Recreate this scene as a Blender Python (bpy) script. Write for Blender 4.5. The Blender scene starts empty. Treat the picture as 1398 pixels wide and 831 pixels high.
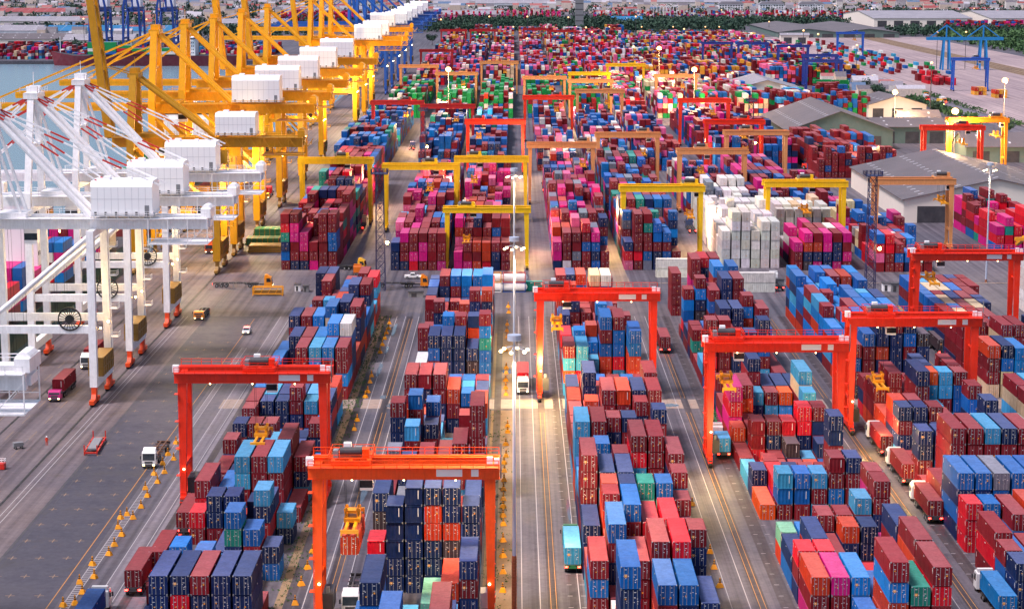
import bpy, bmesh, math, random
import numpy as np
from mathutils import Vector, Matrix
from mathutils.bvhtree import BVHTree
PI = math.pi
S = bpy.context.scene
COL = S.collection
rng = random.Random(7)

# ------------------------------------------------------------------ camera
FPX, CX, CY, TH, CAMH = 2850.0, 702.0, 415.5, math.radians(9.42), 90.0
cam_d = bpy.data.cameras.new('camera')
cam = bpy.data.objects.new('camera', cam_d)
COL.objects.link(cam)
cam.location = (0, 0, CAMH)
cam.rotation_euler = (PI / 2 - TH, 0, 0)
cam_d.sensor_width = 36.0
cam_d.lens = FPX / 1398 * 36
cam_d.shift_x = -3.0 / 1398
cam_d.clip_start = 1.0
cam_d.clip_end = 20000
S.camera = cam


def at(px, py, z=0.0):
    """ground (or height z) point measured from a pixel of the photograph"""
    xr = (px - CX) / FPX
    yr = (py - CY) / FPX
    dy = math.cos(TH) - yr * math.sin(TH)
    dz = -math.sin(TH) - yr * math.cos(TH)
    t = (z - CAMH) / dz
    return xr * t, dy * t


# ------------------------------------------------------------------ materials
def lin(c):
    return tuple(((x / 255) / 12.92 if x / 255 <= 0.04045 else ((x / 255 + 0.055) / 1.055) ** 2.4) for x in c)


def _mat(name):
    m = bpy.data.materials.new(name)
    m.use_nodes = True
    n = m.node_tree.nodes
    n.clear()
    out = n.new('ShaderNodeOutputMaterial')
    b = n.new('ShaderNodeBsdfPrincipled')
    m.node_tree.links.new(b.outputs[0], out.inputs[0])
    return m, n, m.node_tree.links, b


def _noise(n, l, coord, scale, detail=4, rough=0.6, dims='3D'):
    t = n.new('ShaderNodeTexNoise')
    t.inputs['Scale'].default_value = scale
    t.inputs['Detail'].default_value = detail
    t.inputs['Roughness'].default_value = rough
    l.new(coord, t.inputs['Vector'])
    return t.outputs['Fac']


def _ramp(n, l, fac, a, b, ca=(0, 0, 0, 1), cb=(1, 1, 1, 1)):
    r = n.new('ShaderNodeValToRGB')
    r.color_ramp.elements[0].position = a
    r.color_ramp.elements[1].position = b
    r.color_ramp.elements[0].color = ca
    r.color_ramp.elements[1].color = cb
    l.new(fac, r.inputs[0])
    return r.outputs[0]


def _mix(n, l, fac, a, b, mode='MIX'):
    m = n.new('ShaderNodeMix')
    m.data_type = 'RGBA'
    m.blend_type = mode
    for s, v in ((0, fac), (6, a), (7, b)):
        if isinstance(v, (int, float)):
            m.inputs[s].default_value = v
        elif isinstance(v, tuple):
            m.inputs[s].default_value = v if len(v) == 4 else v + (1,)
        else:
            l.new(v, m.inputs[s])
    return m.outputs[2]


def paint(name, rgb=None, src=None, rough=0.45, wear=0.10, rust=0.10, scale=0.35, metal=0.0, spec=0.4, streak=0.8):
    """weathered paint: rgb (sRGB 0-255) or src 'object' (object colour) / 'attr' (per face paint colour)"""
    m, n, l, b = _mat(name)
    geo = n.new('ShaderNodeNewGeometry')
    pos = geo.outputs['Position']
    if src == 'object':
        o = n.new('ShaderNodeObjectInfo')
        base = o.outputs['Color']
    elif src == 'attr':
        o = n.new('ShaderNodeAttribute')
        o.attribute_name = 'paint'
        base = o.outputs['Color']
    else:
        base = lin(rgb) + (1,)
    f1 = _noise(n, l, pos, scale, 5, 0.65)
    fade = _ramp(n, l, f1, 0.35, 0.75)
    f2 = n.new('ShaderNodeMath')
    f2.operation = 'MULTIPLY'
    l.new(fade, f2.inputs[0])
    f2.inputs[1].default_value = wear
    c = _mix(n, l, f2.outputs[0], base, (0.42, 0.40, 0.40, 1))
    f3 = _noise(n, l, pos, scale * 5, 4, 0.7)
    rr = _ramp(n, l, f3, 0.62, 0.74)
    f4 = n.new('ShaderNodeMath')
    f4.operation = 'MULTIPLY'
    l.new(rr, f4.inputs[0])
    f4.inputs[1].default_value = rust
    c = _mix(n, l, f4.outputs[0], c, (0.10, 0.045, 0.025, 1))
    if src:                                   # rain streaks and broad grime
        mp = n.new('ShaderNodeMapping')
        mp.inputs['Scale'].default_value = (2.6, 2.6, 0.22)
        l.new(pos, mp.inputs['Vector'])
        c = _mix(n, l, streak, c, _ramp(n, l, _noise(n, l, mp.outputs[0], 1.0, 4, 0.7), 0.34, 0.66, (0.78, 0.76, 0.75, 1), (1.12, 1.12, 1.12, 1)), 'MULTIPLY')
        c = _mix(n, l, streak, c, _ramp(n, l, _noise(n, l, pos, 0.8, 5, 0.75), 0.36, 0.64, (0.8, 0.79, 0.78, 1), (1.1, 1.1, 1.1, 1)), 'MULTIPLY')
    l.new(c, b.inputs['Base Color'])
    b.inputs['Roughness'].default_value = rough
    b.inputs['Metallic'].default_value = metal
    b.inputs['Specular IOR Level'].default_value = spec
    return m


def flat(name, rgb, rough=0.6, metal=0.0):
    return paint(name, rgb, rough=rough, wear=0.12, rust=0.05, metal=metal)


def glow(name, rgb, strength):
    m, n, l, b = _mat(name)
    b.inputs['Base Color'].default_value = (0.9, 0.8, 0.6, 1)
    b.inputs['Emission Color'].default_value = lin(rgb) + (1,)
    b.inputs['Emission Strength'].default_value = strength
    return m


M = {}
M['steel'] = flat('galvanised_steel', (150, 152, 155), 0.45, 0.3)
M['rod'] = flat('door_rod_steel', (138, 128, 132), 0.5)
M['mark'] = flat('white_lettering_paint', (235, 232, 230), 0.6)
M['sticker'] = flat('yellow_sticker', (240, 160, 20), 0.6)
M['dark'] = flat('dark_rubber', (22, 22, 25), 0.8)
M['gasket'] = flat('door_gasket', (28, 22, 26), 0.8)  # dark seal colour between and behind the door leaves
M['white'] = paint('white_paint', (248, 248, 250), wear=0.05, rust=0.03)
M['grey'] = flat('grey_paint', (128, 130, 135))
M['dkgrey'] = flat('dark_grey_paint', (58, 58, 64))
M['black'] = flat('black_paint', (18, 18, 20))
M['glass'] = flat('dark_window_glass', (22, 30, 40), 0.08)
M['yellow'] = paint('safety_yellow_paint', (240, 160, 4), wear=0.12, rust=0.15)
M['red'] = paint('red_paint', (205, 38, 25), wear=0.1)
M['orange'] = paint('orange_paint', (240, 105, 10), wear=0.1)
M['blue'] = paint('blue_paint', (25, 80, 165), wear=0.12)
M['green'] = paint('green_paint', (20, 110, 60), wear=0.12)
M['pink'] = paint('pink_paint', (225, 40, 120), wear=0.1)
M['brown'] = flat('rusty_brown', (105, 68, 48), 0.8)
M['obj'] = paint('object_colour_paint', src='object', wear=0.05, rust=0.14, streak=0.42)
M['lamp_warm'] = glow('sodium_lamp', (255, 190, 90), 60)
M['lamp_white'] = glow('warm_white_lamp', (255, 214, 150), 6)
M['lamp_sodium'] = glow('far_sodium_lamp', (255, 168, 80), 1.0)
M['lamp_big'] = glow('big_sodium_lamp', (255, 158, 66), 1.7)
M['lamp_red'] = glow('red_tail_lamp', (255, 20, 12), 14)
M['lamp_green'] = glow('green_signal', (30, 255, 120), 6)
M['lamp_orange'] = glow('amber_lamp', (255, 120, 10), 14)
M['cont'] = paint('container_paint', src='object', rough=0.62, wear=0.05, rust=0.2, scale=0.5, spec=.16)
M['contfar'] = paint('stacked_container_paint', src='attr', rough=0.62, wear=0.05, rust=0.14, scale=0.5, spec=.16)


# ------------------------------------------------------------------ mesh builder
class MB:
    def __init__(s):
        s.v, s.f, s.m = [], [], []

    def face(s, pts, mi=0):
        k = len(s.v)
        s.v += [tuple(p) for p in pts]
        s.f.append(tuple(range(k, k + len(pts))))
        s.m.append(mi)

    def hexa(s, p, mi=0):
        """8 points: bottom ring 0-3 counter-clockwise from above, top ring 4-7"""
        k = len(s.v)
        s.v += [tuple(q) for q in p]
        for q in ((3, 2, 1, 0), (4, 5, 6, 7), (0, 1, 5, 4), (1, 2, 6, 5), (2, 3, 7, 6), (3, 0, 4, 7)):
            s.f.append(tuple(k + i for i in q))
            s.m.append(mi)

    def box(s, x0, x1, y0, y1, z0, z1, mi=0):
        s.hexa([(x0, y0, z0), (x1, y0, z0), (x1, y1, z0), (x0, y1, z0), (x0, y0, z1), (x1, y0, z1), (x1, y1, z1), (x0, y1, z1)], mi)

    def cbox(s, c, d, mi=0):
        s.box(c[0] - d[0] / 2, c[0] + d[0] / 2, c[1] - d[1] / 2, c[1] + d[1] / 2, c[2] - d[2] / 2, c[2] + d[2] / 2, mi)

    def bar(s, p, q, w, h=None, mi=0, w2=None, h2=None):
        h = h or w
        w2 = w2 or w
        h2 = h2 or h
        p, q = Vector(p), Vector(q)
        d = (q - p).normalized()
        up = Vector((0, 0, 1)) if abs(d.z) < 0.95 else Vector((0, 1, 0))
        a = d.cross(up).normalized()
        u = a.cross(d).normalized()
        r = []
        for c, ww, hh in ((p, w, h), (q, w2, h2)):
            r += [c - a * ww / 2 - u * hh / 2, c + a * ww / 2 - u * hh / 2, c + a * ww / 2 + u * hh / 2, c - a * ww / 2 + u * hh / 2]
        k = len(s.v)
        s.v += [tuple(x) for x in r]
        for f in ((0, 1, 2, 3), (7, 6, 5, 4), (4, 5, 1, 0), (5, 6, 2, 1), (6, 7, 3, 2), (7, 4, 0, 3)):
            s.f.append(tuple(k + i for i in f))
            s.m.append(mi)

    def tube(s, p, q, r, mi=0, n=8, r2=None, caps=True):
        p, q = Vector(p), Vector(q)
        r2 = r if r2 is None else r2
        d = (q - p).normalized()
        up = Vector((0, 0, 1)) if abs(d.z) < 0.95 else Vector((0, 1, 0))
        a = d.cross(up).normalized()
        u = a.cross(d).normalized()
        k = len(s.v)
        for c, rr in ((p, r), (q, r2)):
            for i in range(n):
                t = 2 * PI * i / n
                s.v.append(tuple(c + a * math.cos(t) * rr + u * math.sin(t) * rr))
        for i in range(n):
            j = (i + 1) % n
            s.f.append((k + i, k + n + i, k + n + j, k + j))
            s.m.append(mi)
        if caps:
            s.f.append(tuple(k + i for i in range(n)))
            s.f.append(tuple(k + n + i for i in reversed(range(n))))
            s.m += [mi, mi]

    def ball(s, c, r, mi=0, n=8, sz=1.0):
        k = len(s.v)
        rings = max(3, n // 2)
        s.v.append((c[0], c[1], c[2] + r * sz))
        for i in range(1, rings):
            t = PI * i / rings
            for j in range(n):
                a = 2 * PI * j / n
                s.v.append((c[0] + r * math.sin(t) * math.cos(a), c[1] + r * math.sin(t) * math.sin(a), c[2] + r * sz * math.cos(t)))
        s.v.append((c[0], c[1], c[2] - r * sz))
        e = len(s.v) - 1
        for j in range(n):
            s.f.append((k, k + 1 + j, k + 1 + (j + 1) % n))
            s.f.append((e, k + 1 + (rings - 2) * n + (j + 1) % n, k + 1 + (rings - 2) * n + j))
            s.m += [mi, mi]
        for i in range(rings - 2):
            for j in range(n):
                a, b = k + 1 + i * n + j, k + 1 + i * n + (j + 1) % n
                s.f.append((a, a + n, b + n, b))
                s.m.append(mi)

    def prism(s, poly, y0, y1, mi=0, axis='y'):
        """extrude a 2D outline (x,z) along y, or (y,z) along x, or (x,y) along z"""
        def P(a, b, t):
            return {'y': (a, t, b), 'x': (t, a, b), 'z': (a, b, t)}[axis]
        n = len(poly)
        k = len(s.v)
        s.v += [P(a, b, y0) for a, b in poly] + [P(a, b, y1) for a, b in poly]
        s.f.append(tuple(k + i for i in range(n)))
        s.f.append(tuple(k + n + i for i in reversed(range(n))))
        s.m += [mi, mi]
        for i in range(n):
            j = (i + 1) % n
            s.f.append((k + j, k + i, k + n + i, k + n + j))
            s.m.append(mi)

    def build(s, name, mats, parent=None, loc=None, rz=0, fix=True):
        me = bpy.data.meshes.new(name)
        me.from_pydata(s.v, [], s.f)
        for m in (mats if isinstance(mats, (list, tuple)) else [mats]):
            me.materials.append(m)
        me.polygons.foreach_set('material_index', s.m)
        if fix:
            bm = bmesh.new()
            bm.from_mesh(me)
            bmesh.ops.recalc_face_normals(bm, faces=bm.faces)
            bm.to_mesh(me)
            bm.free()
        me.update()
        o = bpy.data.objects.new(name, me)
        COL.objects.link(o)
        if parent:
            o.parent = parent
        if loc:
            o.location = loc
        if rz:
            o.rotation_euler = (0, 0, rz)
        return o


def tag(o, label=None, cat=None, group=None, kind=None):
    if label:
        o['label'] = label
    if cat:
        o['category'] = cat
    if group:
        o['group'] = group
    if kind:
        o['kind'] = kind
    return o


def empty(name, loc=(0, 0, 0), rz=0, label=None, cat=None, group=None):
    o = bpy.data.objects.new(name, None)
    o.empty_display_size = 0.5
    COL.objects.link(o)
    o.location = loc
    o.rotation_euler = (0, 0, rz)
    return tag(o, label, cat, group)


def copy_tree(o, parent=None):
    c = o.copy()
    COL.objects.link(c)
    if parent:
        c.parent = parent
    for ch in list(o.children):
        copy_tree(ch, c)
    return c


def colour_tree(o, rgb):
    o.color = lin(rgb) + (1,)
    for c in o.children:
        colour_tree(c, rgb)


ORD = 'zeroth first second third fourth fifth sixth seventh eighth ninth tenth eleventh twelfth thirteenth fourteenth fifteenth sixteenth seventeenth eighteenth nineteenth twentieth'.split()


def ordw(i):
    if i <= 20:
        return ORD[i]
    t = {2: 'twenty', 3: 'thirty', 4: 'forty', 5: 'fifty'}[i // 10]
    return t + '-' + ORD[i % 10] if i % 10 else t.replace('y', 'ieth')
# block, column, length, tier height, near end (dm), colours from the top
STACKS = [
(0,1,1,0,3656,0,4,6),(3,0,1,0,3032,14,2),(3,2,1,0,3288,5,25,0),(2,1,2,1,2574,12,2),(0,4,2,2,5248,0,6,6,2),(3,1,1,0,3288,26,25,0),(3,3,1,0,3672,21,21,1),(3,4,1,0,3672,1,1,4,0),
(3,3,2,2,4544,4,4,0,2,6),(0,3,2,2,4352,7,7,0,0),(4,0,2,3,2906,0,1,0),(2,3,2,1,3214,0,1,6,4,0,0),(0,4,2,2,4352,7,2,0,7,5),(3,3,1,0,3288,6,0,6),(3,2,2,2,5312,0,0,10,1,10),(0,2,1,0,3656,0,0,7),
(0,1,1,0,3848,4,4,0),(3,4,1,0,3928,3,6,2),(2,3,2,1,2702,0,0,0,0,0),(3,2,2,2,4800,0,5,0,1,0),(0,5,2,1,4928,0,4,6,4,6),(0,4,2,2,3272,6,0,0,7),(4,4,2,2,3354,4,0,0,4,1),(0,1,2,2,4352,4,4,4,4),
(0,5,2,1,3400,0,4,6),(4,0,1,1,2842,0,5,1),(3,2,1,0,3672,0,4,0),(0,3,2,2,3272,0,0,0,6),(0,4,2,1,4928,4,4,4,5,2),(0,2,2,2,4352,0,0,4,4),(3,3,1,0,2968,2,4,0),(3,2,2,1,2904,0,2),
(3,3,1,0,3928,0,6,4),(3,0,1,0,4288,0,0,0,1,0,5),(4,4,2,2,3162,5,0,4,5),(3,4,2,1,3992,4,0,0),(4,1,1,0,3738,0,0,4,4),(3,5,2,1,3992,4,0,6),(0,0,2,1,3848,0,5,5),(3,5,2,2,4544,0,5,0,1,10),
(3,2,2,3,2520,7,0),(4,1,2,2,3162,5,4,4,4),(3,4,1,0,2968,4,4,0),(0,5,2,2,4352,12,5,4,4,0),(4,1,1,0,3674,4,4,5,0),(2,4,2,1,3214,0,0,0,0,0,0),(2,4,2,1,2702,1,0,6,6,0),(0,5,2,1,4608,0,4,4,2,4),
(4,3,2,2,3162,5,6,1,4),(3,5,1,0,3608,4,0),(4,2,2,2,3162,13,5,5,0),(3,2,2,1,2712,7,5,5),(3,3,1,0,4288,4,0,0,4,1),(3,3,2,2,4800,4,4,4,0,0,0),(3,4,1,0,3032,6,0,5,1),(0,2,2,2,3272,6,6,0,7),
(4,3,2,2,3354,6,0,0,0,0),(3,4,2,1,5376,0,0,0,6,4),(3,4,2,2,4800,0,0,0,1,4,4),(0,2,1,0,4864,6,5,0,0),(0,2,1,0,3848,4,4,0),(3,2,2,2,4544,4,0,1,10,0),(3,1,1,0,3032,7,0),
(3,2,1,0,4288,0,1,4,4,1),(4,0,1,3,3418,0),(4,0,1,0,3098,1,1,1),(0,3,2,1,4608,5,15,6,0,7),(2,1,2,1,3086,4,6,0,5,0),(3,1,2,1,3352,1,10),(4,2,2,2,3354,0,0,0,0,4),(2,4,1,0,3598,0,4,0,0,0),
(3,4,2,1,2584,8,0,0,10),(3,1,2,1,3864,0,2,0,10),(4,5,2,2,3354,0,0,0,5,6),(4,2,1,0,3674,0,0,5,0),(3,1,2,1,2712,10,0,0),(2,2,2,1,3086,4,0,0,2,4),(3,5,2,1,3864,6,15,0,5,4),(4,0,1,0,2778,4,4,4),
(3,0,2,1,3288,3),(0,0,1,0,3528,0,5,7),(2,5,2,3,2574,4,6,4),(3,1,1,0,4288,20,2,0,0,0,0),(3,4,1,0,3288,20,0,7,8),(2,1,1,0,3726,2,6,2,0),(4,1,2,3,3930,0,0,4,4),(3,5,2,3,2840,4,0,0,0),
(0,1,1,0,4864,0,0,4,5),(4,0,1,0,3738,2,0,4,6),(3,1,1,0,4864,0,7,4,16,0,0),(2,1,2,1,3854,4,4,0,0,4),(0,1,2,3,3272,5,4),(3,3,2,2,2584,0,7,2,2,1),(0,0,2,3,3208,0,1,0),(3,1,1,1,2840,1,0,4),
(3,5,1,0,3672,0,24,0,6),(0,0,2,1,3400,0,4),(3,3,2,1,5376,1,4,10,2,1),(0,0,1,0,3784,0,0,7),(3,3,2,2,4992,7,0,0,6,4,4),(4,2,2,3,3802,4,0,0,0,0),(0,4,2,1,4672,4,6,0,4,4),(0,4,2,2,3400,0,0,0,0),
(4,0,2,3,3290,0,6),(3,1,2,1,2904,4,2,4),(3,5,1,0,3288,4,0,0,0),(3,3,1,0,3608,36,4),(3,5,2,1,2584,0,1,0,4,0),(4,0,1,0,3674,4,0,4,6),(3,0,2,2,5248,0,0,0,0),(0,4,1,0,2952,5,0,0),
(3,4,1,0,4288,4,4,5,0,6,1),(4,0,2,3,3802,2,0),(4,1,2,2,3354,0,0,0,0,5),(0,4,1,0,3848,6,0,5),(4,0,2,2,3162,5,4,5,4),(2,1,1,0,3278,5,0,0,0,0),(3,0,2,1,2712,2,0,10),(3,1,1,0,3672,20,20,1),
(2,5,2,3,3790,0,0,4,5,4),(3,5,2,2,5184,5,5,1,6,6),(4,3,2,3,2906,1,6),(3,5,1,0,3800,6,2,0,2),(3,0,2,3,3800,10,1,10,2),(4,0,1,0,3482,4,4,0,0),(3,0,1,1,2840,1,0,4),(2,2,1,0,3214,0,0,6,0,0),
(0,1,1,0,3144,4,4,0),(4,3,2,3,3034,2,16,0),(0,3,1,0,2952,5,8,4,6),(3,5,2,1,2712,0,2,1,10,6),(3,2,1,0,3032,0,4,0),(0,3,1,0,3208,24,4),(3,5,1,0,3032,0,0,4,4,0),(3,5,1,0,3096,0,10,1,0,2),
(3,0,2,1,2904,4,5),(0,3,1,0,3848,0,0,4,0),(3,4,1,0,4608,0,7,2,4,10,6),(4,1,1,0,3098,5,6,4),(3,2,1,0,3928,6,4,4),(4,1,1,0,3482,4,4,5,5),(0,2,1,0,3144,4,4,4),(3,1,1,0,3480,0,0),
(4,5,2,1,3930,0,5,4,4,5),(0,5,1,0,3656,0,4,4),(0,4,1,0,3144,4,1,4),(4,0,2,3,3930,0,0,2),(3,0,1,0,4864,0,27,25,1,4),(3,0,1,0,3736,2,0),(4,3,2,1,3930,4,0,0,6,4),(0,5,1,0,3144,6,4),
(3,5,1,0,3480,4,24,0,0,4),(2,3,1,0,3470,4,0,0,0,6),(2,2,1,0,3470,0,4,6,4,0),(4,3,1,0,3866,3,6,5,5,1),(4,5,1,0,3866,0,5,5,6,4),(0,0,1,0,3656,4,0,7),(3,0,1,0,3416,4,4),
(2,5,1,0,3534,4,0,6,4,0),(3,0,1,0,4608,0,8,0),(4,5,1,0,3738,0,5,4,0,4),(4,5,1,0,3610,4,4,4,0,0),(4,4,1,0,3866,6,6,0,5,6),(0,5,1,0,2760,0),(1,5,1,0,2892,4,4,4,4,4),(1,0,1,0,2892,21,21,2),
(1,4,2,1,4232,1),(1,5,2,1,4232,6),(4,4,2,2,4230,4,5,0,4,4,4),(5,1,2,2,4244,4,5,15,15),(0,4,1,0,3080,6,4,0,4),(5,0,2,2,4244,2,0,0,15),(4,3,2,2,4230,0,4,4,4,4,0),(0,5,2,2,4224,0,0,7,0),
(0,4,2,2,4224,7,0,0,0),(4,2,2,2,4230,4,4,2,4,0,4),(0,5,2,1,2632,4,4,4,0),(0,4,2,1,2632,4,4,0,0),(1,0,2,1,3532,0,5,0),(0,3,2,1,2632,0,4,2,4),(1,0,2,1,4360,12,0),(5,2,2,1,4244,7,7,0,0),
(2,5,2,1,5546,0,6),(4,5,2,2,4230,16,4,4,0,4),(2,0,2,1,3086,0,0,0,4,0,0),(2,2,2,1,2702,0,0,0,6),(1,1,1,0,2892,24,24,24,4,4),(1,3,2,2,4360,4,4,4,2),(5,3,2,1,4372,0,0,0,0,0),(0,1,1,0,3016,7),
(5,2,2,1,4372,0,15,4,5,12),(4,1,2,2,4230,5,0,0,2,16),(2,1,1,0,2958,0,2,2,0,5),(0,3,2,2,4224,6,7,4,0),(1,4,2,2,4360,4,16,4),(0,2,2,1,2632,4,1,5,0),(0,1,2,1,2632,4,4,6,6),(2,5,1,0,5290,0),
(0,0,1,0,3144,1,0),(1,2,2,1,3212,0,4,0,4),(2,1,1,0,3022,2,2,2,4,6),(1,4,1,0,4488,24,22,4,4,0),(2,1,1,0,4458,7,0,0,0),(1,1,2,1,5064,0,4,4,0,4),(1,0,2,3,3916,0,0,2,4),(0,2,2,2,4224,0,0,4,0),
(1,5,2,3,3276,0,4,4),(2,3,2,2,2574,5,0,2,0),(1,1,2,3,3916,20,4,0,5),(2,2,1,0,3022,4,4,2,5,4),(2,5,1,0,3086,0,6,0,0,0),(1,5,2,1,2700,4,0,4,4),(2,0,2,2,4522,1,0,0),(2,5,2,2,4266,5,5,2,2,4),
(2,0,2,1,2702,0,7,0,0),(0,2,2,2,4608,7,6,0,2),(2,4,2,2,2574,5,4,2,6),(1,4,1,0,2892,4,4,2,16,2,4),(1,4,2,2,2380,0,5,6,0,4),(0,5,2,1,3272,0),(2,0,2,2,3406,6,6,6,2,2),(2,5,1,0,3022,0,4,2,0),
(1,3,1,0,4488,0,2,2,2,4),(2,1,2,1,4266,6,6,1,6),(2,1,2,2,3406,0,4,5,0,4),(2,4,1,0,3022,5,14,0,2,2),(1,2,1,0,3596,5,0,4,6,5),(1,2,2,3,3916,0,0,4,4),(2,4,2,2,3662,4,2,0,2,0),
(1,3,2,2,3084,0,6,4,0),(0,5,2,2,5184,1,6,2,0),(2,1,2,2,5226,4,2,5,2),(2,5,2,2,3662,0,0,6,0,0),(1,3,1,0,2892,4,2,2,4,4,4),(5,5,2,2,4820,4,0),(2,4,2,2,2894,1,2,6,5),(2,2,2,2,5226,2,5,4,0),
(1,5,1,0,4360,0,7,8,5,5,0),(1,2,2,2,4360,4,4,4,4),(2,0,2,1,4266,0,6,3,6),(2,3,1,0,3022,8,14,5,6,2),(1,5,2,2,3404,0,0,0,4,0,4),(1,3,2,3,3916,2,0,4),(2,2,1,0,4522,22,5,0,4),
(1,0,2,3,3020,4,16,5,0),(1,1,2,1,3212,4,4,0,0),(1,5,2,2,3020,4,4,0,4),(1,0,1,0,4872,20,0,0,4),(2,0,2,2,2958,4,4,4),(1,4,2,3,3340,0,4,6,5),(1,2,1,0,2892,24,24,24,4,4,4),
(1,1,2,2,4360,4,5,0,5),(2,2,2,2,3662,0,0,2,4,0),(1,5,1,0,4680,2,4,5,2,4,0),(2,4,2,2,5034,12,5,5,2,0),(1,2,2,2,2252,5,2,4,2,4,2),(2,3,2,2,3662,22,0,2,0,0),(0,1,2,2,4608,0,4,0,4),
(1,5,2,3,3788,2,6,6),(2,5,1,0,4650,0,4,0,0),(2,3,2,1,2894,1,0,0,0),(2,3,1,0,4522,0,0,0,0),(2,5,2,3,3150,0,4,5,0,5),(1,3,1,0,4808,2,4,2,0),(2,1,1,0,5098,2,0,5,0),(1,4,1,0,3724,20,20,0),
(2,1,2,2,2766,5,0,4,4,0),(2,2,1,0,4458,7,2,4),(1,1,1,0,3148,13,2,4),(1,3,2,1,5064,27,7,0,5,0),(2,2,2,1,2894,5,0,0,0,2),(1,4,2,3,3148,0,6,2,6),(1,4,1,0,4680,0,4,5,0,4,0),
(2,3,2,2,5034,15,0,0,0,0),(1,2,2,1,5064,7,0,4,0,6),(1,0,1,0,3660,0),(2,0,2,1,4650,4,0,0,6),(0,0,2,2,4608,4,0,0,0),(2,3,1,0,4650,7,4,4,5,6),(1,3,2,1,2764,14),(1,1,2,3,2380,4,5,4,2,4,4),
(0,0,1,0,2760,0,4),(0,0,2,2,5248,4,4,4,7),(2,0,2,2,5034,0,4,0,0,0),(1,0,1,0,3340,13,0,4,5),(5,1,2,3,4500,0,4,0,4),(1,2,1,0,5000,0,4,4),(1,4,1,0,4808,0,4,4,6),(2,4,2,3,4394,0,5,5,1,6),
(1,4,2,2,2764,2,0),(4,0,2,3,4230,0,5,0,16),(3,5,2,3,4224,0,0),(0,1,2,2,5248,4,4,4,2),(1,4,2,1,5064,7,0,4,0,4),(1,0,1,0,4488,0,0,6,6),(0,1,2,2,5120,0,0,4,2),(1,5,2,3,4808,27,6,4,4,4,0),
(2,3,2,3,4394,5,0,5,2,2),(0,0,2,2,4224,7,0,5),(3,2,2,1,3992,4,0,0,4,2),(1,2,1,0,4488,7,4,4,0,4),(2,1,1,0,4842,4,0,0,0),(1,5,1,0,4488,4,13),(0,0,1,0,2952,7,0),(0,5,1,0,2952,4,5),
(1,1,1,0,4680,0,4,4,5,0),(1,2,1,0,3340,0,0,4,6),(1,1,1,0,3532,25,0,4,4,4,4),(2,2,1,0,4842,0,0,5),(2,5,1,0,2766,0,4,4,0,2),(1,1,1,0,4808,7,0,4),(1,2,1,0,3532,4,0,2,5),
(1,1,1,0,3404,26,0,4,0,4),(2,1,2,3,2446,5,4,4,0,0,0),(1,0,1,0,3468,0,4,4,4,5,4),(0,0,2,1,2376,4,5),(0,0,2,1,2504,4,4),(0,0,2,1,2632,4),(0,0,2,1,2824,2),(0,0,1,1,3336,0),(0,0,1,1,3592,0),
(0,0,1,1,3720,5,6),(0,0,1,1,3976,7,0,5),(0,0,1,1,4040,5,4,2),(0,1,2,1,2376,4,4),(0,1,2,1,2504,6,4),(0,1,2,1,2760,4),(0,1,1,1,3208,5),(0,1,1,1,3400,4,5),(0,1,2,1,3464,4),(0,1,1,1,3592,0),
(0,1,1,1,3720,6),(0,1,1,1,3784,4),(0,1,2,1,3912,6,0,4),(0,1,1,1,4040,0,0,7),(0,2,2,1,2376,0,4),(0,2,1,1,2504,4,2),(0,2,1,1,2568,0,0),(0,2,2,1,2760,5,6,7),(0,2,2,1,2888,7),(0,2,2,1,3016,4),
(0,2,1,1,3208,2),(0,2,1,1,3400,4,0,4),(0,2,2,1,3464,4,2),(0,2,1,1,3592,7,4),(0,2,2,1,3720,7),(0,2,2,1,3912,4,4,4),(0,2,1,1,4040,2,4,0),(0,3,2,1,2376,0,4),(0,3,2,1,2504,0,7),(0,3,2,1,2760,4),
(0,3,1,1,2888,0),(0,3,1,1,3016,0,2),(0,3,2,1,3080,6),(0,3,2,1,3400,0,0),(0,3,1,1,3528,6,7,4),(0,3,2,1,3592,4,5),(0,3,1,1,3720,4),(0,3,1,1,3784,0),(0,3,2,1,3912,4,4,2),(0,3,1,1,4040,0,5,4),
(0,4,2,1,2376,6,4),(0,4,2,1,2504,0,5),(0,4,2,1,2760,6),(0,4,1,1,2888,4),(0,4,1,1,3208,7),(0,4,2,1,3528,4,4),(0,4,1,1,3656,4,4),(0,4,2,1,3720,4),(0,4,2,1,3912,6,7,7),(0,4,1,1,4040,4,6,2),
(0,5,1,1,2376,4,6),(0,5,2,1,2440,5,2),(0,5,1,1,2568,4),(0,5,2,1,3528,5),(0,5,2,1,3720,7,0),(0,5,2,1,3848,4,0,4),(0,5,2,1,3976,2,0,7),(0,0,2,1,4352,5,0,7),(0,0,2,1,4480,2,0),
(0,0,2,1,4736,0,4,0),(0,0,2,1,4864,0,0),(0,0,2,1,4992,5,4),(0,0,2,1,5120,6),(0,1,1,1,4288,2,4),(0,1,1,1,4480,4,4,0),(0,1,1,1,4544,2,0,7),(0,1,1,1,4736,4,0,5),(0,1,1,1,4800,6,2,0),
(0,1,2,1,4928,0,5),(0,1,1,1,5056,0,4),(0,2,2,1,4480,5,0,4),(0,2,2,1,4736,4,4,0),(0,2,2,1,4928,4,0,0),(0,2,1,1,5056,0,7,6),(0,2,1,1,5120,0,4,0),(0,2,1,1,5184,4,0),(0,3,2,1,4480,7,6,7),
(0,3,2,1,4736,4,5,0,4),(0,3,2,1,4864,2,6,4,6),(0,3,1,1,4992,4,2,0,6),(0,3,1,1,5056,5,0,4,0),(0,3,1,1,5120,5,2,2,4),(0,3,1,1,5184,0,4,0,6),(0,4,1,1,4480,4,5,7,0),(0,4,2,1,4544,0,4,2),
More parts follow.
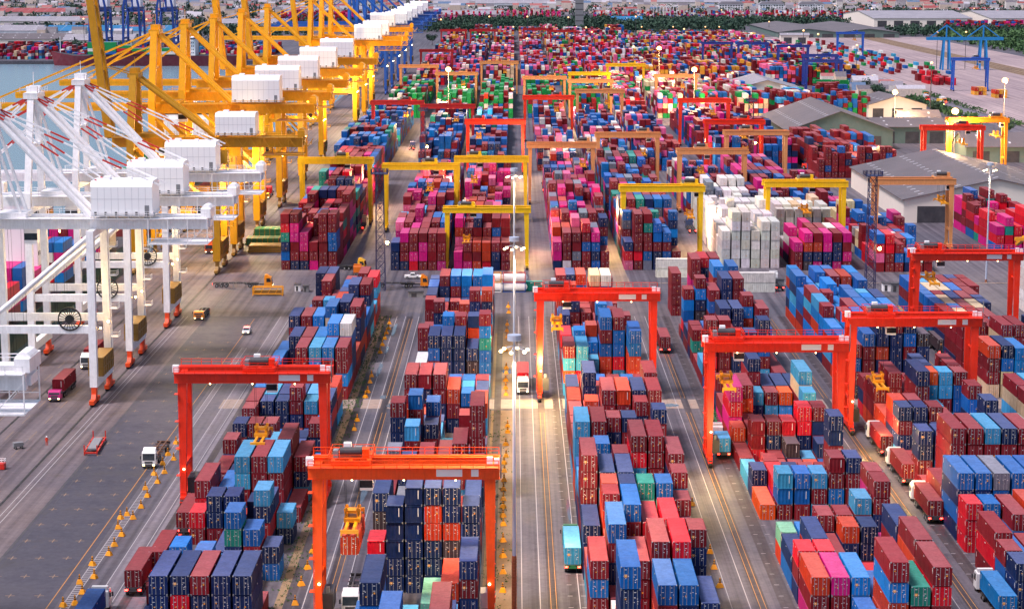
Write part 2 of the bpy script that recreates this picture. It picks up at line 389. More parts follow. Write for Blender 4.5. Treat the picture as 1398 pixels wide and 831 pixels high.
(0,4,2,1,4800,7,4,2),(0,4,2,1,5056,0,0,4),(0,4,1,1,5184,0,0,0),(0,5,2,1,4480,2,0),(0,5,1,1,4736,0,7,2,2),(0,5,2,1,4800,5,4,0),(0,5,1,1,5056,0,2),(0,5,1,1,5120,6,0),(1,0,1,1,2380,4,4),
(1,0,2,1,2444,0,2),(1,0,2,1,2572,5,0),(1,0,1,1,2956,0),(1,0,2,1,3148,0,5,0),(1,0,1,1,3276,4,5),(1,0,1,1,3404,6),(1,0,2,1,3724,4),(1,0,1,1,3852,0),(1,0,1,1,4044,4,2,4),(1,1,1,1,2508,2,0),
(1,1,2,1,2572,0,4),(1,1,2,1,2956,4,5),(1,1,1,1,3084,0,0),(1,1,1,1,3340,0,0,4),(1,1,1,1,3468,5,6),(1,1,2,1,3596,0),(1,1,2,1,3724,4,4),(1,1,1,1,3852,2,0),(1,1,1,1,4044,0,4,5),
(1,2,2,1,2380,0,4),(1,2,2,1,2508,4,4),(1,2,2,1,2636,6),(1,2,2,1,2956,4,5,0),(1,2,2,1,3084,4,4,0),(1,2,2,1,3404,4,2),(1,2,2,1,3660,6,4),(1,2,1,1,3788,4,6),(1,2,1,1,3852,0),
(1,2,1,1,4044,4,0,0),(1,3,2,1,2380,6,4),(1,3,2,1,2508,4),(1,3,1,1,2956,5),(1,3,1,1,3020,0,4,6),(1,3,2,1,3212,2,4,0),(1,3,1,1,3340,4,6,0),(1,3,2,1,3404,0,4,4),(1,3,2,1,3532,6,4),
(1,3,1,1,3660,0),(1,3,1,1,4044,5,0,4),(1,4,2,1,2508,0,4),(1,4,1,1,2636,4,6),(1,4,1,1,2700,6),(1,4,2,1,2956,4,5),(1,4,1,1,3084,2,4,0),(1,4,1,1,3276,0,4,2),(1,4,2,1,3468,4,0),(1,4,2,1,3596,0),
(1,4,2,1,3788,4),(1,4,1,1,3916,5,4,4),(1,4,1,1,3980,6,4,4),(1,4,1,1,4044,5,5,4),(1,5,1,1,2380,0,6),(1,5,2,1,2444,2,4),(1,5,2,1,2572,4),(1,5,1,1,2956,0,4,6),(1,5,1,1,3148,6),(1,5,1,1,3212,4),
(1,5,1,1,3532,4,0),(1,5,1,1,3596,4,0),(1,5,2,1,3660,0),(1,5,2,1,3916,4,4,4),(1,5,1,1,4044,0,4,2),(1,0,1,1,4296,4),(1,0,2,1,4552,4,6),(1,0,2,1,4680,2,0),(1,0,1,1,4808,0,2),
(1,0,2,1,4936,4,4,4,0),(1,0,2,1,5064,5,2,4,0),(1,0,1,1,5192,4,6,4,0),(1,1,1,1,4296,4,0),(1,1,2,1,4488,4,5,0),(1,1,1,1,4616,5,4,4),(1,1,1,1,4744,0,4),(1,1,2,1,4872,0,0,2),
(1,1,1,1,5000,4,4,0),(1,1,1,1,5192,4,4,4,4),(1,2,1,1,4296,0),(1,2,2,1,4552,4,0,0,4),(1,2,1,1,4680,4,4,0),(1,2,2,1,4744,2,4,4),(1,2,2,1,4872,2,0),(1,2,1,1,5192,4,0,4),(1,3,1,1,4296,4),
(1,3,2,1,4552,0,5,2,0),(1,3,2,1,4680,6,6,4),(1,3,2,1,4872,6,0,0),(1,3,1,1,5000,4,4,0),(1,3,1,1,5192,2,0,0,0),(1,4,1,1,4552,6,4,0),(1,4,1,1,4616,5,0,0,0),(1,4,1,1,4744,4,4,5),
(1,4,1,1,4872,2,2,0,6),(1,4,1,1,4936,6,4,4,5),(1,4,1,1,5000,4,4,4,5),(1,4,1,1,5192,6,6,5,4),(1,5,2,1,4552,0,4),(1,5,1,1,4744,0,6,5,4),(1,5,2,1,4936,0,0,0,0),(1,5,2,1,5064,2,6,4,6),
(1,5,1,1,5192,0,0,4,4),(2,0,2,1,2382,4,2),(2,0,1,1,2510,6,0),(2,0,2,1,2574,2),(2,0,2,1,2830,0,6),(2,0,2,1,3214,6,0,4),(2,0,1,1,3342,5,6,4),(2,0,2,1,3534,0,0,6),(2,0,1,1,3662,0,0,6),
(2,0,2,1,3726,0,0,0),(2,0,2,1,3854,2,0,0),(2,0,2,1,3982,4,6,5),(2,1,1,1,2382,0,0),(2,1,1,1,2702,0,4),(2,1,1,1,2894,2,0,5),(2,1,1,1,3214,4,4,4),(2,1,1,1,3342,0,0,0),(2,1,2,1,3534,0,4,0),
(2,1,1,1,3662,6,5,0),(2,1,1,1,3790,0,0,5),(2,1,2,1,3982,2,0,6),(2,2,2,1,2382,0,6),(2,2,1,1,2510,6,6),(2,2,2,1,2574,0),(2,2,1,1,2830,0,2,5),(2,2,2,1,3278,4,0,2),(2,2,1,1,3406,4,2,5),
(2,2,2,1,3534,0,4,0),(2,2,2,1,3790,4,0,0),(2,2,2,1,3918,0,0,4),(2,2,1,1,4046,5,6,0),(2,3,1,1,2382,5,4),(2,3,2,1,2446,2,0),(2,3,1,1,2830,0,6,0),(2,3,2,1,3086,0,4,5),(2,3,2,1,3342,0,2,2),
(2,3,2,1,3534,5,0,0),(2,3,1,1,3790,6,5,0),(2,3,2,1,3854,0,0,4),(2,3,2,1,3982,0,0,0),(2,4,1,1,2382,6,0),(2,4,1,1,2446,4,0),(2,4,1,1,2510,0,2),(2,4,1,1,2830,0,4,0),(2,4,1,1,3086,0,5,6),
(2,4,1,1,3150,5,4,4),(2,4,2,1,3342,0,5,0),(2,4,2,1,3470,0,4,0),(2,4,2,1,3790,0,6,4),(2,4,2,1,3918,2,4,0),(2,4,1,1,4046,5,0,4),(2,5,1,1,2382,5,4),(2,5,2,1,2446,6,4),(2,5,1,1,2702,4,4),
(2,5,2,1,2830,4,4,4),(2,5,1,1,2958,0,6,5),(2,5,2,1,3278,0,0,0),(2,5,2,1,3406,5,5,0),(2,5,1,1,3598,6,6,5),(2,5,1,1,3918,0,2,4),(2,5,2,1,3982,0,0,0),(2,0,2,1,4394,0,0),(2,0,2,1,4778,5,0,0),
(2,0,2,1,4906,2,0,2,4),(2,0,1,1,5162,0,0,4,0),(2,1,1,1,4394,0,0,0),(2,1,2,1,4522,6,4,4),(2,1,2,1,4650,2,6),(2,1,1,1,4778,0,0),(2,1,2,1,4906,2,0,0),(2,1,1,1,5034,0,4,0),(2,1,1,1,5162,2,6,0),
(2,2,2,1,4266,5),(2,2,1,1,4394,6,0),(2,2,2,1,4586,5,4,4),(2,2,2,1,4714,0,4),(2,2,1,1,4906,0,5,0),(2,2,2,1,4970,0,0,0),(2,2,2,1,5098,4,0,0),(2,3,1,1,4586,0,4,4),(2,3,2,1,4714,0,0,0),
(2,3,2,1,4842,0,0,4,4),(2,3,1,1,4970,2,0,5,4),(2,3,1,1,5162,2,6,0,4),(2,4,2,1,4522,4,0,5,5),(2,4,1,1,4650,5,0,2,4),(2,4,1,1,4714,0,6,0,0),(2,4,2,1,4778,4,6,5),(2,4,2,1,4906,4,0,4),
(2,4,1,1,5162,0,4),(2,5,2,1,4394,0,0,6,0),(2,5,2,1,4522,4,2,0),(2,5,2,1,4714,4,0),(2,5,2,1,4842,0,0),(2,5,1,1,4970,5),(3,0,2,1,2392,2,5),(3,0,2,1,3480,6),(3,0,2,1,3608,0),
(3,0,2,1,3928,0,10),(3,0,1,1,4056,0,4,4),(3,1,2,1,2392,2,4),(3,1,2,1,2520,6),(3,1,1,1,2648,0),(3,1,1,1,3096,2),(3,1,2,1,3736,0,6),(3,1,2,1,3992,4,1,0),(3,2,2,1,2392,0),(3,2,1,1,2648,5,4),
(3,2,1,1,2840,4),(3,2,1,1,3096,4),(3,2,2,1,3352,4,4),(3,2,2,1,3480,0),(3,2,1,1,3608,0),(3,2,2,1,3736,0),(3,2,1,1,3864,0),(3,3,2,1,2392,4,0),(3,3,1,1,2520,5,0),(3,3,2,1,2712,5,0),
(3,3,2,1,2840,2),(3,3,1,1,3032,0,0,4),(3,3,2,1,3096,1),(3,3,1,1,3224,4),(3,3,2,1,3352,0,6),(3,3,2,1,3480,0),(3,3,1,1,3736,4,0),(3,3,1,1,3800,10),(3,3,1,1,3864,10),(3,3,2,1,3992,4,6,10),
(3,4,2,1,2392,1,0),(3,4,1,1,2520,0,6),(3,4,2,1,2712,5,2),(3,4,2,1,2840,1),(3,4,2,1,3352,0,1),(3,4,2,1,3480,2),(3,4,1,1,3608,6),(3,4,2,1,3736,1),(3,4,1,1,3864,6),(3,5,1,1,2392,5,0),
(3,5,1,1,2456,0,6),(3,5,1,1,2520,0,0),(3,5,1,1,2968,10,0),(3,5,1,1,3160,4,0),(3,5,1,1,3224,4),(3,5,2,1,3352,6,0),(3,5,1,1,3544,5),(3,5,1,1,3736,10,0),(3,0,2,1,4352,6,0),(3,0,2,1,4480,0),
(3,0,1,1,4672,0,0,4),(3,0,2,1,4736,4,0),(3,0,1,1,4928,0),(3,1,2,1,4352,0,10,0),(3,1,2,1,4480,0,2),(3,1,2,1,4608,5,5,0),(3,1,1,1,4736,4,10),(3,1,1,1,4800,4,10),(3,1,2,1,4928,0,0),
(3,1,2,1,5056,0,0),(3,1,1,1,5184,4),(3,2,2,1,4352,1,1,4,4),(3,2,1,1,4480,0,0,4,4),(3,2,1,1,4672,0,10,4),(3,2,1,1,4736,1,5,4),(3,2,2,1,4928,0,4,2,5),(3,2,2,1,5056,1,0,4,0),
(3,2,1,1,5184,4,0,10),(3,3,2,1,4352,6,5,0),(3,3,1,1,4480,1,0,6),(3,3,2,1,4672,4,4,1,6),(3,3,1,1,4928,4,4,10,0),(3,3,2,1,5120,5,4,0),(3,4,2,1,4352,5,5,4,4),(3,4,2,1,4480,1,0,2),
(3,4,2,1,4672,0,0,4,0),(3,4,2,1,4928,10,4,0,10),(3,4,2,1,5056,6,0,4,0),(3,4,1,1,5184,6,2,4,6),(3,5,2,1,4352,0,0),(3,5,1,1,4480,5,5,0,10),(3,5,2,1,4672,0,0,6,10),(3,5,2,1,4800,10,0,2,1),
(3,5,2,1,4928,4,0,2,5),(3,5,2,1,5056,0,0,0,10),(4,0,2,1,2394,4,6),(4,0,1,1,2522,0,5),(4,0,1,1,3546,4),(4,0,1,1,3610,0),(4,0,1,1,4058,0,4,1),(4,1,2,1,2394,0,4),(4,1,2,1,2522,0,1),
(4,1,2,1,2650,4),(4,1,2,1,2778,4),(4,1,2,1,2906,5,6),(4,1,1,1,3034,0),(4,1,1,1,3290,0),(4,1,2,1,3546,0,1),(4,1,2,1,3802,5),(4,1,1,1,4058,0,5,0),(4,2,2,1,2394,0,5),(4,2,2,1,2522,1,0),
(4,2,2,1,2650,6,4,1),(4,2,2,1,2778,0,5),(4,2,2,1,2906,0,4),(4,2,2,1,3034,0,5,4),(4,2,1,1,3290,4,1),(4,2,1,1,3482,1,0,5),(4,2,2,1,3546,4,4,4),(4,2,1,1,3738,6,5,4),(4,2,2,1,3930,0,0,4),
(4,2,1,1,4058,1,0,0),(4,3,2,1,2394,1,4),(4,3,2,1,2522,4,0),(4,3,2,1,2650,0,4),(4,3,2,1,2778,4),(4,3,1,1,3290,1,6),(4,3,2,1,3482,0,0,4),(4,3,1,1,3610,4,4,4),(4,3,2,1,3674,0,4,0),
(4,3,1,1,3802,6,0,1),(4,3,1,1,4058,0,4,4),(4,4,2,1,2394,5,4),(4,4,2,1,2522,4,0),(4,4,2,1,2650,4,4,4),(4,4,2,1,2778,0,0),(4,4,1,1,2906,4,0,6),(4,4,2,1,2970,0,1),(4,4,1,1,3098,0,4,0),
(4,4,1,1,3290,4,1),(4,4,2,1,3482,5,4,0),(4,4,2,1,3610,0,6,0),(4,4,2,1,3738,6,5),(4,4,1,1,3930,0,0,4),(4,4,2,1,3994,0,0,5),(4,5,2,1,2394,1,0),(4,5,1,1,2522,4,0),(4,5,2,1,2586,1,0),
(4,5,1,1,2714,0,0,4),(4,5,2,1,2778,0,5,5),(4,5,2,1,2906,6,6,5),(4,5,2,1,3034,5,1,6),(4,5,2,1,3162,0,4),(4,5,1,1,3290,4,0),(4,5,2,1,3482,4,5,1),(4,5,1,1,3674,6,6,4),(4,5,1,1,3802,5,4),
(4,5,1,1,4058,4,4,5),(4,0,2,1,4358,5,0,5,2),(4,0,2,1,4486,7,0,6,0),(4,0,1,1,4614,0,7,5,6,4),(4,0,2,1,4678,6,7,2,7,4),(4,0,2,1,4806,0,6,0,7,5),(4,0,2,1,4934,5,5,0,2),(4,0,2,1,5062,5,4,6,7,2),
(4,0,1,1,5190,7,2,5,4,2),(4,1,1,1,4358,6,0,5,5,5),(4,1,2,1,4422,7,5,7,5,5),(4,1,1,1,4550,0,6,0,6,4),(4,1,2,1,4614,6,0,5,2),(4,1,1,1,4742,5,5,7,0),(4,1,1,1,4806,0,5,0,0,5),
(4,1,2,1,4870,5,0,5,4),(4,1,2,1,4998,7,0,7,4),(4,1,1,1,5126,7,5,7,7),(4,1,1,1,5190,7,5,7,5),(4,2,2,1,4358,5,7,6,7),(4,2,2,1,4486,5,0,0,7,0),(4,2,2,1,4614,0,2,7,4,0),(4,2,1,1,4742,7,0,6,0),
(4,2,2,1,4806,7,0,0,7),(4,2,2,1,4934,7,5,2,5,6),(4,2,1,1,5062,6,0,7,4),(4,2,2,1,5126,5,4,4,4,7),(4,3,1,1,4358,7,7,7,5,5),(4,3,1,1,4422,6,2,4,0,4),(4,3,1,1,4486,7,7,7,7),
(4,3,1,1,4550,0,5,0,7,7),(4,3,2,1,4614,5,5,7,4,7),(4,3,2,1,4742,5,7,0,5,5),(4,3,1,1,4870,5,6,5,5,0),(4,3,2,1,4934,7,6,5,5),(4,3,2,1,5062,0,4,5,4,7),(4,3,1,1,5190,5,7,5,0,7),
(4,4,2,1,4358,5,0,7,7,5),(4,4,1,1,4486,5,7,0,0,6),(4,4,2,1,4550,7,0,6,0,5),(4,4,1,1,4678,5,0,5,0,4),(4,4,1,1,4742,7,7,0,7,0),(4,4,1,1,4806,6,6,7,5,6),(4,4,1,1,4870,7,7,6,6),
(4,4,2,1,4934,7,5,5,6),(4,4,2,1,5062,2,5,0,7,7),(4,4,1,1,5190,5,6,7,6),(4,5,2,1,4358,7,6,4,7,5),(4,5,2,1,4486,4,0,0,5,7),(4,5,2,1,4614,7,5,5,0,6),(4,5,2,1,4742,4,7,5,0,4),
(4,5,2,1,4870,0,0,7,5),(4,5,2,1,4998,5,7,0,4,0),(4,5,2,1,5126,7,6,0,2,5),(5,0,1,1,2394,0,0),(5,0,2,1,2458,15,0),(5,0,2,1,2586,0,5),(5,0,2,1,2714,4,0,5),(5,0,2,1,2842,12,5,15),
(5,0,2,1,2970,5,0,5),(5,0,2,1,3098,6,6,12),(5,0,2,1,3226,4,5,15),(5,0,2,1,3354,0,15,12),(5,0,2,1,3482,4,0,5),(5,0,2,1,3610,6,0,5),(5,0,2,1,3738,0,0,5),(5,0,2,1,3866,0,15,12),
(5,0,2,1,3994,0,15,6),(5,1,2,1,2394,15,0),(5,1,2,1,2522,15,15),(5,1,2,1,2650,0,0,4),(5,1,2,1,2778,0,0,4),(5,1,1,1,2906,0,6,0),(5,1,2,1,2970,12,0,6),(5,1,2,1,3098,0,0,15),
(5,1,1,1,3226,0,4,5),(5,1,1,1,3290,12,12,5),(5,1,1,1,3354,0,15,4),(5,1,1,1,3418,0,0,4),(5,1,1,1,3482,0,0,15),(5,1,2,1,3546,0,0,0),(5,1,1,1,3674,5,15,6),(5,1,1,1,3738,0,0,0),
(5,1,2,1,3802,4,6,4),(5,1,2,1,3930,4,0,0),(5,1,1,1,4058,6,6,6),(5,2,1,1,2394,0,4),(5,2,1,1,2458,15,0),(5,2,2,1,2522,5,0),(5,2,2,1,2650,0,15,0),(5,2,2,1,2778,0,0,12),(5,2,2,1,2906,15,4,0),
(5,2,2,1,3034,4,0,5),(5,2,2,1,3162,0,0,4),(5,2,2,1,3290,4,15,0),(5,2,2,1,3418,4,0,12),(5,2,1,1,3546,0,0,0),(5,2,1,1,3610,12,0,15),(5,2,1,1,3674,12,0,4),(5,2,2,1,3738,5,0,6),
(5,2,2,1,3866,0,5,0),(5,2,1,1,3994,4,12,12),(5,2,1,1,4058,6,0,6),(5,3,1,1,2394,15,0),(5,3,2,1,2458,6,15),(5,3,2,1,2586,12,12),(5,3,1,1,2714,4,12,6),(5,3,1,1,2778,12,0,0),
(5,3,2,1,2842,0,0,0),(5,3,2,1,2970,4,5,4),(5,3,1,1,3098,0,0,15),(5,3,2,1,3162,0,15,0),(5,3,1,1,3290,0,12,0),(5,3,2,1,3354,15,15,0),(5,3,1,1,3482,15,0,6),(5,3,1,1,3546,0,6,0),
(5,3,2,1,3610,0,0,0),(5,3,2,1,3738,6,0,6),(5,3,2,1,3866,6,15,0),(5,3,2,1,3994,0,15,5),(5,4,1,1,2394,0,5),(5,4,2,1,2458,0,12),(5,4,2,1,2586,6,0),(5,4,2,1,2714,0,4,15),(5,4,2,1,2842,6,0,15),
(5,4,2,1,2970,0,0,6),(5,4,1,1,3098,0,15,15),(5,4,2,1,3162,12,15,6),(5,4,2,1,3290,12,6,0),(5,4,2,1,3418,4,0,15),(5,4,2,1,3546,4,0,0),(5,4,2,1,3674,5,6,0),(5,4,1,1,3802,5,6,4),
(5,4,2,1,3866,6,0,6),(5,4,2,1,3994,0,6,0),(5,5,2,1,2394,0,0),(5,5,1,1,2522,6,0),(5,5,2,1,2586,5,5),(5,5,2,1,2714,4,4,12),(5,5,2,1,2842,0,0,0),(5,5,1,1,2970,5,12,0),(5,5,2,1,3034,5,12,15),
(5,5,2,1,3162,15,15,4),(5,5,1,1,3290,6,0,0),(5,5,2,1,3354,15,15,12),(5,5,2,1,3482,15,0,4),(5,5,2,1,3610,0,0,0),(5,5,2,1,3738,0,5,0),(5,5,2,1,3866,4,0,5),(5,5,2,1,3994,12,0,12),
(5,0,2,1,4372,0),(5,0,1,1,4500,0,0,0,0),(5,0,2,1,4564,0,0,0,4),(5,0,2,1,4692,0,0,4,5),(5,0,2,1,4820,5,5,5,0),(5,0,1,1,4948,5,0,15,4),(5,0,2,1,5012,5,0,12,0),(5,0,2,1,5140,5,0,5,15),
(5,1,2,1,4628,15,5,5,0),(5,1,1,1,4756,5,0,15,5),(5,1,2,1,4820,15,0,0,12),(5,1,1,1,4948,0,0,5,0),(5,1,2,1,5012,15,12,6,0),(5,1,1,1,5140,6,0,0,12),(5,1,1,1,5204,4,0,0,5),
(5,2,2,1,4500,0,12,0,5),(5,2,2,1,4628,0,0,4,4),(5,2,2,1,4756,0,5,4,6),(5,2,2,1,4884,4,0,0,0),(5,2,1,1,5012,15,12,0,4),(5,2,2,1,5076,15,12,0,6),(5,2,1,1,5204,6,5,12,4),(5,3,2,1,4244,12,12,0),
(5,3,2,1,4500,6,0,0,15),(5,3,2,1,4628,0,5,12,15),(5,3,2,1,4756,15,0,6,12),(5,3,2,1,4884,0,0,0,0),(5,3,2,1,5012,5,12,6,12),(5,3,2,1,5140,0,4,12,5),(5,4,1,1,4244,0,12,0,0),
(5,4,1,1,4308,6,0,15,12),(5,4,1,1,4372,6,12,0,0),(5,4,2,1,4436,0,15,0,15),(5,4,2,1,4564,5,0,0),(5,4,2,1,4692,0,0),(5,4,2,1,4820,4,5,0,12),(5,4,2,1,4948,0,4,0,0),(5,4,1,1,5076,0,5,0,0),
(5,4,1,1,5140,0,0,15,5),(5,4,1,1,5204,4,0,5,0),(5,5,2,1,4244,0,4,6,4),(5,5,2,1,4372,0,6,15),(5,5,2,1,4500,0,0),(5,5,2,1,4628,4),(5,5,1,1,4756,0),(5,5,2,1,4948,0,0),(5,5,2,1,5076,0,6,5,15),
(5,5,1,1,5204,0,0,6,15),]
# ------------------------------------------------------------------ containers
CC = dict(r=(126, 18, 32), R=(210, 4, 36), o=(188, 52, 18), O=(244, 86, 10), n=(8, 36, 86), b=(0, 92, 170), s=(56, 152, 202),
          c=(0, 120, 200), t=(16, 136, 122), g=(0, 138, 70), m=(208, 12, 122), p=(236, 100, 150), w=(226, 222, 216), y=(108, 112, 126),
          k=(128, 200, 168), e=(220, 194, 154), d=(60, 50, 56), a=(226, 158, 50))
CNAME = dict(r='maroon', R='crimson', o='rust-orange', O='bright orange', n='navy', b='royal blue', s='pale blue', c='sky blue', t='teal',
             g='green', m='magenta', p='pink', w='white', y='grey', k='mint', e='cream', d='dark brown', a='amber')
CW, CG = 2.44, 0.075


def shade(c, k=None):
    r = rng
    b = lin(CC[c])
    v = r.uniform(0.78, 1.18)
    h = [r.uniform(0.92, 1.08) for _ in range(3)]
    return tuple(min(0.9, x * v * q) for x, q in zip(b, h)) + (1,)


def door_marks(mb, x0, x1, H, kind, y):
    """lettering blocks and placards on one door leaf; the same kind of door carries the same marks"""
    r = random.Random(kind * 17 + 3)
    w = x1 - x0
    for i in range(4):
        z = H * (0.86 - 0.075 * i)
        a = x0 + w * (0.30 if x0 < 0 else 0.34)
        ww = r.uniform(0.12, 0.3)
        if i in (0, 3):
            mb.face([(a, y, z), (a + ww, y, z), (a + ww, y, z + 0.06), (a, y, z + 0.06)], 2)
    for i in range(r.randint(2, 5)):
        a, z = x0 + r.uniform(0.1, w - 0.3), r.uniform(0.25, 0.62) * H
        ww, hh = r.uniform(0.06, 0.18), r.uniform(0.05, 0.11)
        mb.face([(a, y, z), (a + ww, y, z), (a + ww, y, z + hh), (a, y, z + hh)], 2)
    if r.random() < 0.75:
        a, z = x0 + r.uniform(0.2, w - 0.45), r.uniform(0.3, 0.55) * H
        q = r.choice((0.16, 0.2, 0.34))
        mb.face([(a, y, z), (a + q, y, z), (a + q, y, z + q), (a, y, z + q)], 3)


CH = 2.57


def container_protos(L):
    """(body mesh, [left/right door meshes for each marking kind], blank-end body)"""
    W, H = CW, CH
    b, fr, ro = MB(), MB(), MB()
    t = 0.1
    for sx in (-1, 1):
        for y in (0, L - t):
            x = sx * W / 2
            fr.box(min(x, x - sx * t), max(x, x - sx * t), y, y + t, 0.12, H - 0.12)
            for z in (0.0, H - 0.12):
                fr.box(min(x + sx * .004, x - sx * .17), max(x + sx * .004, x - sx * .17), y - .004 if y == 0 else y - .07, y + .17 if y == 0 else y + t + .004, z, z + 0.12, 1)
        fr.box(min(sx * W / 2, sx * (W / 2 - .07)), max(sx * W / 2, sx * (W / 2 - .07)), t, L - t, 0.02, 0.16)
        fr.box(min(sx * W / 2, sx * (W / 2 - .07)), max(sx * W / 2, sx * (W / 2 - .07)), t, L - t, H - 0.1, H - 0.015)
        # corrugated side wall
        y, st = 0.17, 0
        n = int((L - 0.34) / 0.14)
        dy = (L - 0.34) / n
        prev = None
        for i in range(n + 1):
            d = 0.012 if (i // 2) % 2 == 0 else 0.05
            p = (sx * (W / 2 - d), 0.17 + i * dy)
            if prev:
                q = [(prev[0], prev[1], 0.15), (p[0], p[1], 0.15), (p[0], p[1], H - 0.09), (prev[0], prev[1], H - 0.09)]
                b.face(q if sx > 0 else q[::-1])
            prev = p
    # number panels on the long sides
    for sx in (-1, 1):
        x = sx * (W / 2 + .003)
        for y0, y1, z0, z1 in ((.35, .5, .62, .9), (.6, .72, .7, .9), (L - .75, L - .6, .6, .88), (L * .5, L * .5 + .5, .84, .9)):
            b.face([(x, y0, z0 * H), (x, y1, z0 * H), (x, y1, z1 * H), (x, y0, z1 * H)], 2)
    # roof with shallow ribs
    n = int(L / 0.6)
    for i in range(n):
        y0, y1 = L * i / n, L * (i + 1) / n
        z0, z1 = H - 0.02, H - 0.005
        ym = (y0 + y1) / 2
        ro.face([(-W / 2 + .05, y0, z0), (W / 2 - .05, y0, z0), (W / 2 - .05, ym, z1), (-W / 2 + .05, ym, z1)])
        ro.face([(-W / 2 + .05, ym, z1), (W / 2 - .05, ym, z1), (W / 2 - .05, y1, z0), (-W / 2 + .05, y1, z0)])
    b.face([(-W / 2, 0, .03), (-W / 2, L, .03), (W / 2, L, .03), (W / 2, 0, .03)])
    fr.box(-W / 2 + t, W / 2 - t, 0.004, 0.09, H - 0.13, H - 0.01)
    fr.box(-W / 2 + t, W / 2 - t, 0.004, 0.09, 0.0, 0.13)
    # blank far end (corrugated)
    def end(mb, y, sgn):
        n = 16
        w = W - 2 * t
        for i in range(n):
            d0 = (0.0 if (i // 2) % 2 == 0 else 0.045)
            d1 = (0.0 if ((i + 1) // 2) % 2 == 0 else 0.045)
            xa, xb = -w / 2 + w * i / n, -w / 2 + w * (i + 1) / n
            q = [(xa, y + sgn * d0, 0.12), (xb, y + sgn * d1, 0.12), (xb, y + sgn * d1, H - .12), (xa, y + sgn * d0, H - .12)]
            mb.face(q if sgn > 0 else q[::-1])
    import copy
    bb = copy.deepcopy(b)
    end(b, L - .03, -1)
    b.face([(-W / 2 + t, .055, .1), (W / 2 - t, .055, .1), (W / 2 - t, .055, H - .1), (-W / 2 + t, .055, H - .1)], 4)
    end(bb, 0.03, 1)
    end(bb, L - .03, -1)
    bb.face([(W * .24, .022, H * .36), (W * .28, .022, H * .36), (W * .28, .022, H * .86), (W * .24, .022, H * .86)], 2)
    mats = [M['cont'], M['steel'], M['mark'], M['sticker'], M['gasket']]
    body = b.build('shipping_container', mats, fix=False)
    blank = bb.build('shipping_container', mats, fix=False)
    frame = fr.build('frame', mats, fix=False)
    roof = ro.build('roof', mats, fix=False)
    doors = []
    for kind in range(5):
        pair = []
        for sx in (-1, 1):
            d, lk = MB(), MB()
            x0, x1 = (-W / 2 + t + .015, -.012) if sx < 0 else (.012, W / 2 - t - .015)
            d.box(x0, x1, 0.02, 0.05, 0.135, H - 0.135)
            for k in range(5):
                z = 0.2 + (H - 0.42) * k / 5
                d.box(x0 + .06, x1 - .06, 0.008, 0.02, z + .03, z + (H - .42) / 5 - .05)
            for fx in (0.27, 0.73):
                x = x0 + (x1 - x0) * fx
                lk.box(x - .03, x + .03, -0.022, 0.008, 0.1, H - 0.1, 1)
                lk.box(x - .06, x + .06, -0.026, 0.006, 0.08, 0.16, 1)
                lk.box(x - .06, x + .06, -0.026, 0.006, H - .17, H - .09, 1)
                lk.box(x - .05, x + .09, -0.03, -0.022, H * .42, H * .42 + .04, 1)
            door_marks(d, x0, x1, H, kind * 2 + (sx > 0), -0.031)
            pair.append((d.build('door', mats, fix=False), lk.build('locking_bar', mats, fix=False)))
        doors.append(pair)
    return body, blank, doors, frame, roof


PROTO = {2: container_protos(12.19), 1: container_protos(6.06)}
for tr in PROTO.values():
    for o in [tr[0], tr[1], tr[3], tr[4]] + [w for p in tr[2] for q in p for w in q]:
        COL.objects.unlink(o)


def faded_lit_roof(c):
    """container roof colour: dusty faded paint, with the light on the tops painted in"""
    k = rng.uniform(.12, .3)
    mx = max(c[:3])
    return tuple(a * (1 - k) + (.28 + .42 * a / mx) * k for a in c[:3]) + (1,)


def make_container(x, y, z, L, c, h=2.6, blank=False, rz=0, marks=None):
    """one container standing with its near end centre at (x, y)"""
    body, bl, doors, frame, roof = PROTO[L]
    o = (bl if blank else body).copy()
    COL.objects.link(o)
    o.location = (x, y, z)
    o.rotation_euler = (0, 0, rz)
    o.scale = (1, 1, (h - CG) / CH)
    col = c if isinstance(c, tuple) else shade(c)
    o.color = col
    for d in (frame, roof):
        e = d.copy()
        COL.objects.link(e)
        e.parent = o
        e.color = faded_lit_roof(col) if d is roof else col
    if not blank:
        k = rng.randrange(5) if marks is None else marks
        for d, lk in doors[k]:
            e = d.copy()
            COL.objects.link(e)
            e.parent = o
            e.color = col
            q = lk.copy()
            COL.objects.link(q)
            q.parent = e
    return o


# --- the front yard, block by block
BX = dict(A=(-50.5, 2.73), B=(-21.05, 2.73), C=(10.2, 2.75), D=(40.0, 2.75), E=(69.2, 2.78), F=(98.2, 2.75))
BLOCK = dict(A='quayside block', B='orange-gantry block', C='lamp-mast block', D='double-gantry block', E='truck-queue block', F='far corner block')
boxes = []     # dict(x,y,z,L,h,c,blank, block,col,depth-from-top,...)
PER_STACK = {}
CKEY = 'rRoOnbsctgmpwyked'
for t in STACKS:
    blk, col, L, hz, yy = 'ABCDEF'[t[0]], t[1], t[2], t[3], t[4]
    h = (2.6, 2.62, 2.75, 2.88)[hz]
    cols = [CKEY[c % 20] + ('-' if c >= 20 else '') for c in t[5:]]
    x = BX[blk][0] + BX[blk][1] * col + CW / 2 + rng.uniform(-.05, .05)
    y = yy / 10
    n = len(cols)
    for i, cl in enumerate(cols):
        boxes.append(dict(x=x + rng.uniform(-.03, .03), y=y + rng.uniform(-.06, .06), z=(n - 1 - i) * h + 0.02, L=L, h=h, c=cl[0], blank=cl.endswith('-'),
                          blk=blk, col=col, top=i, n=n, near=1))
N_NEAR = len(boxes)


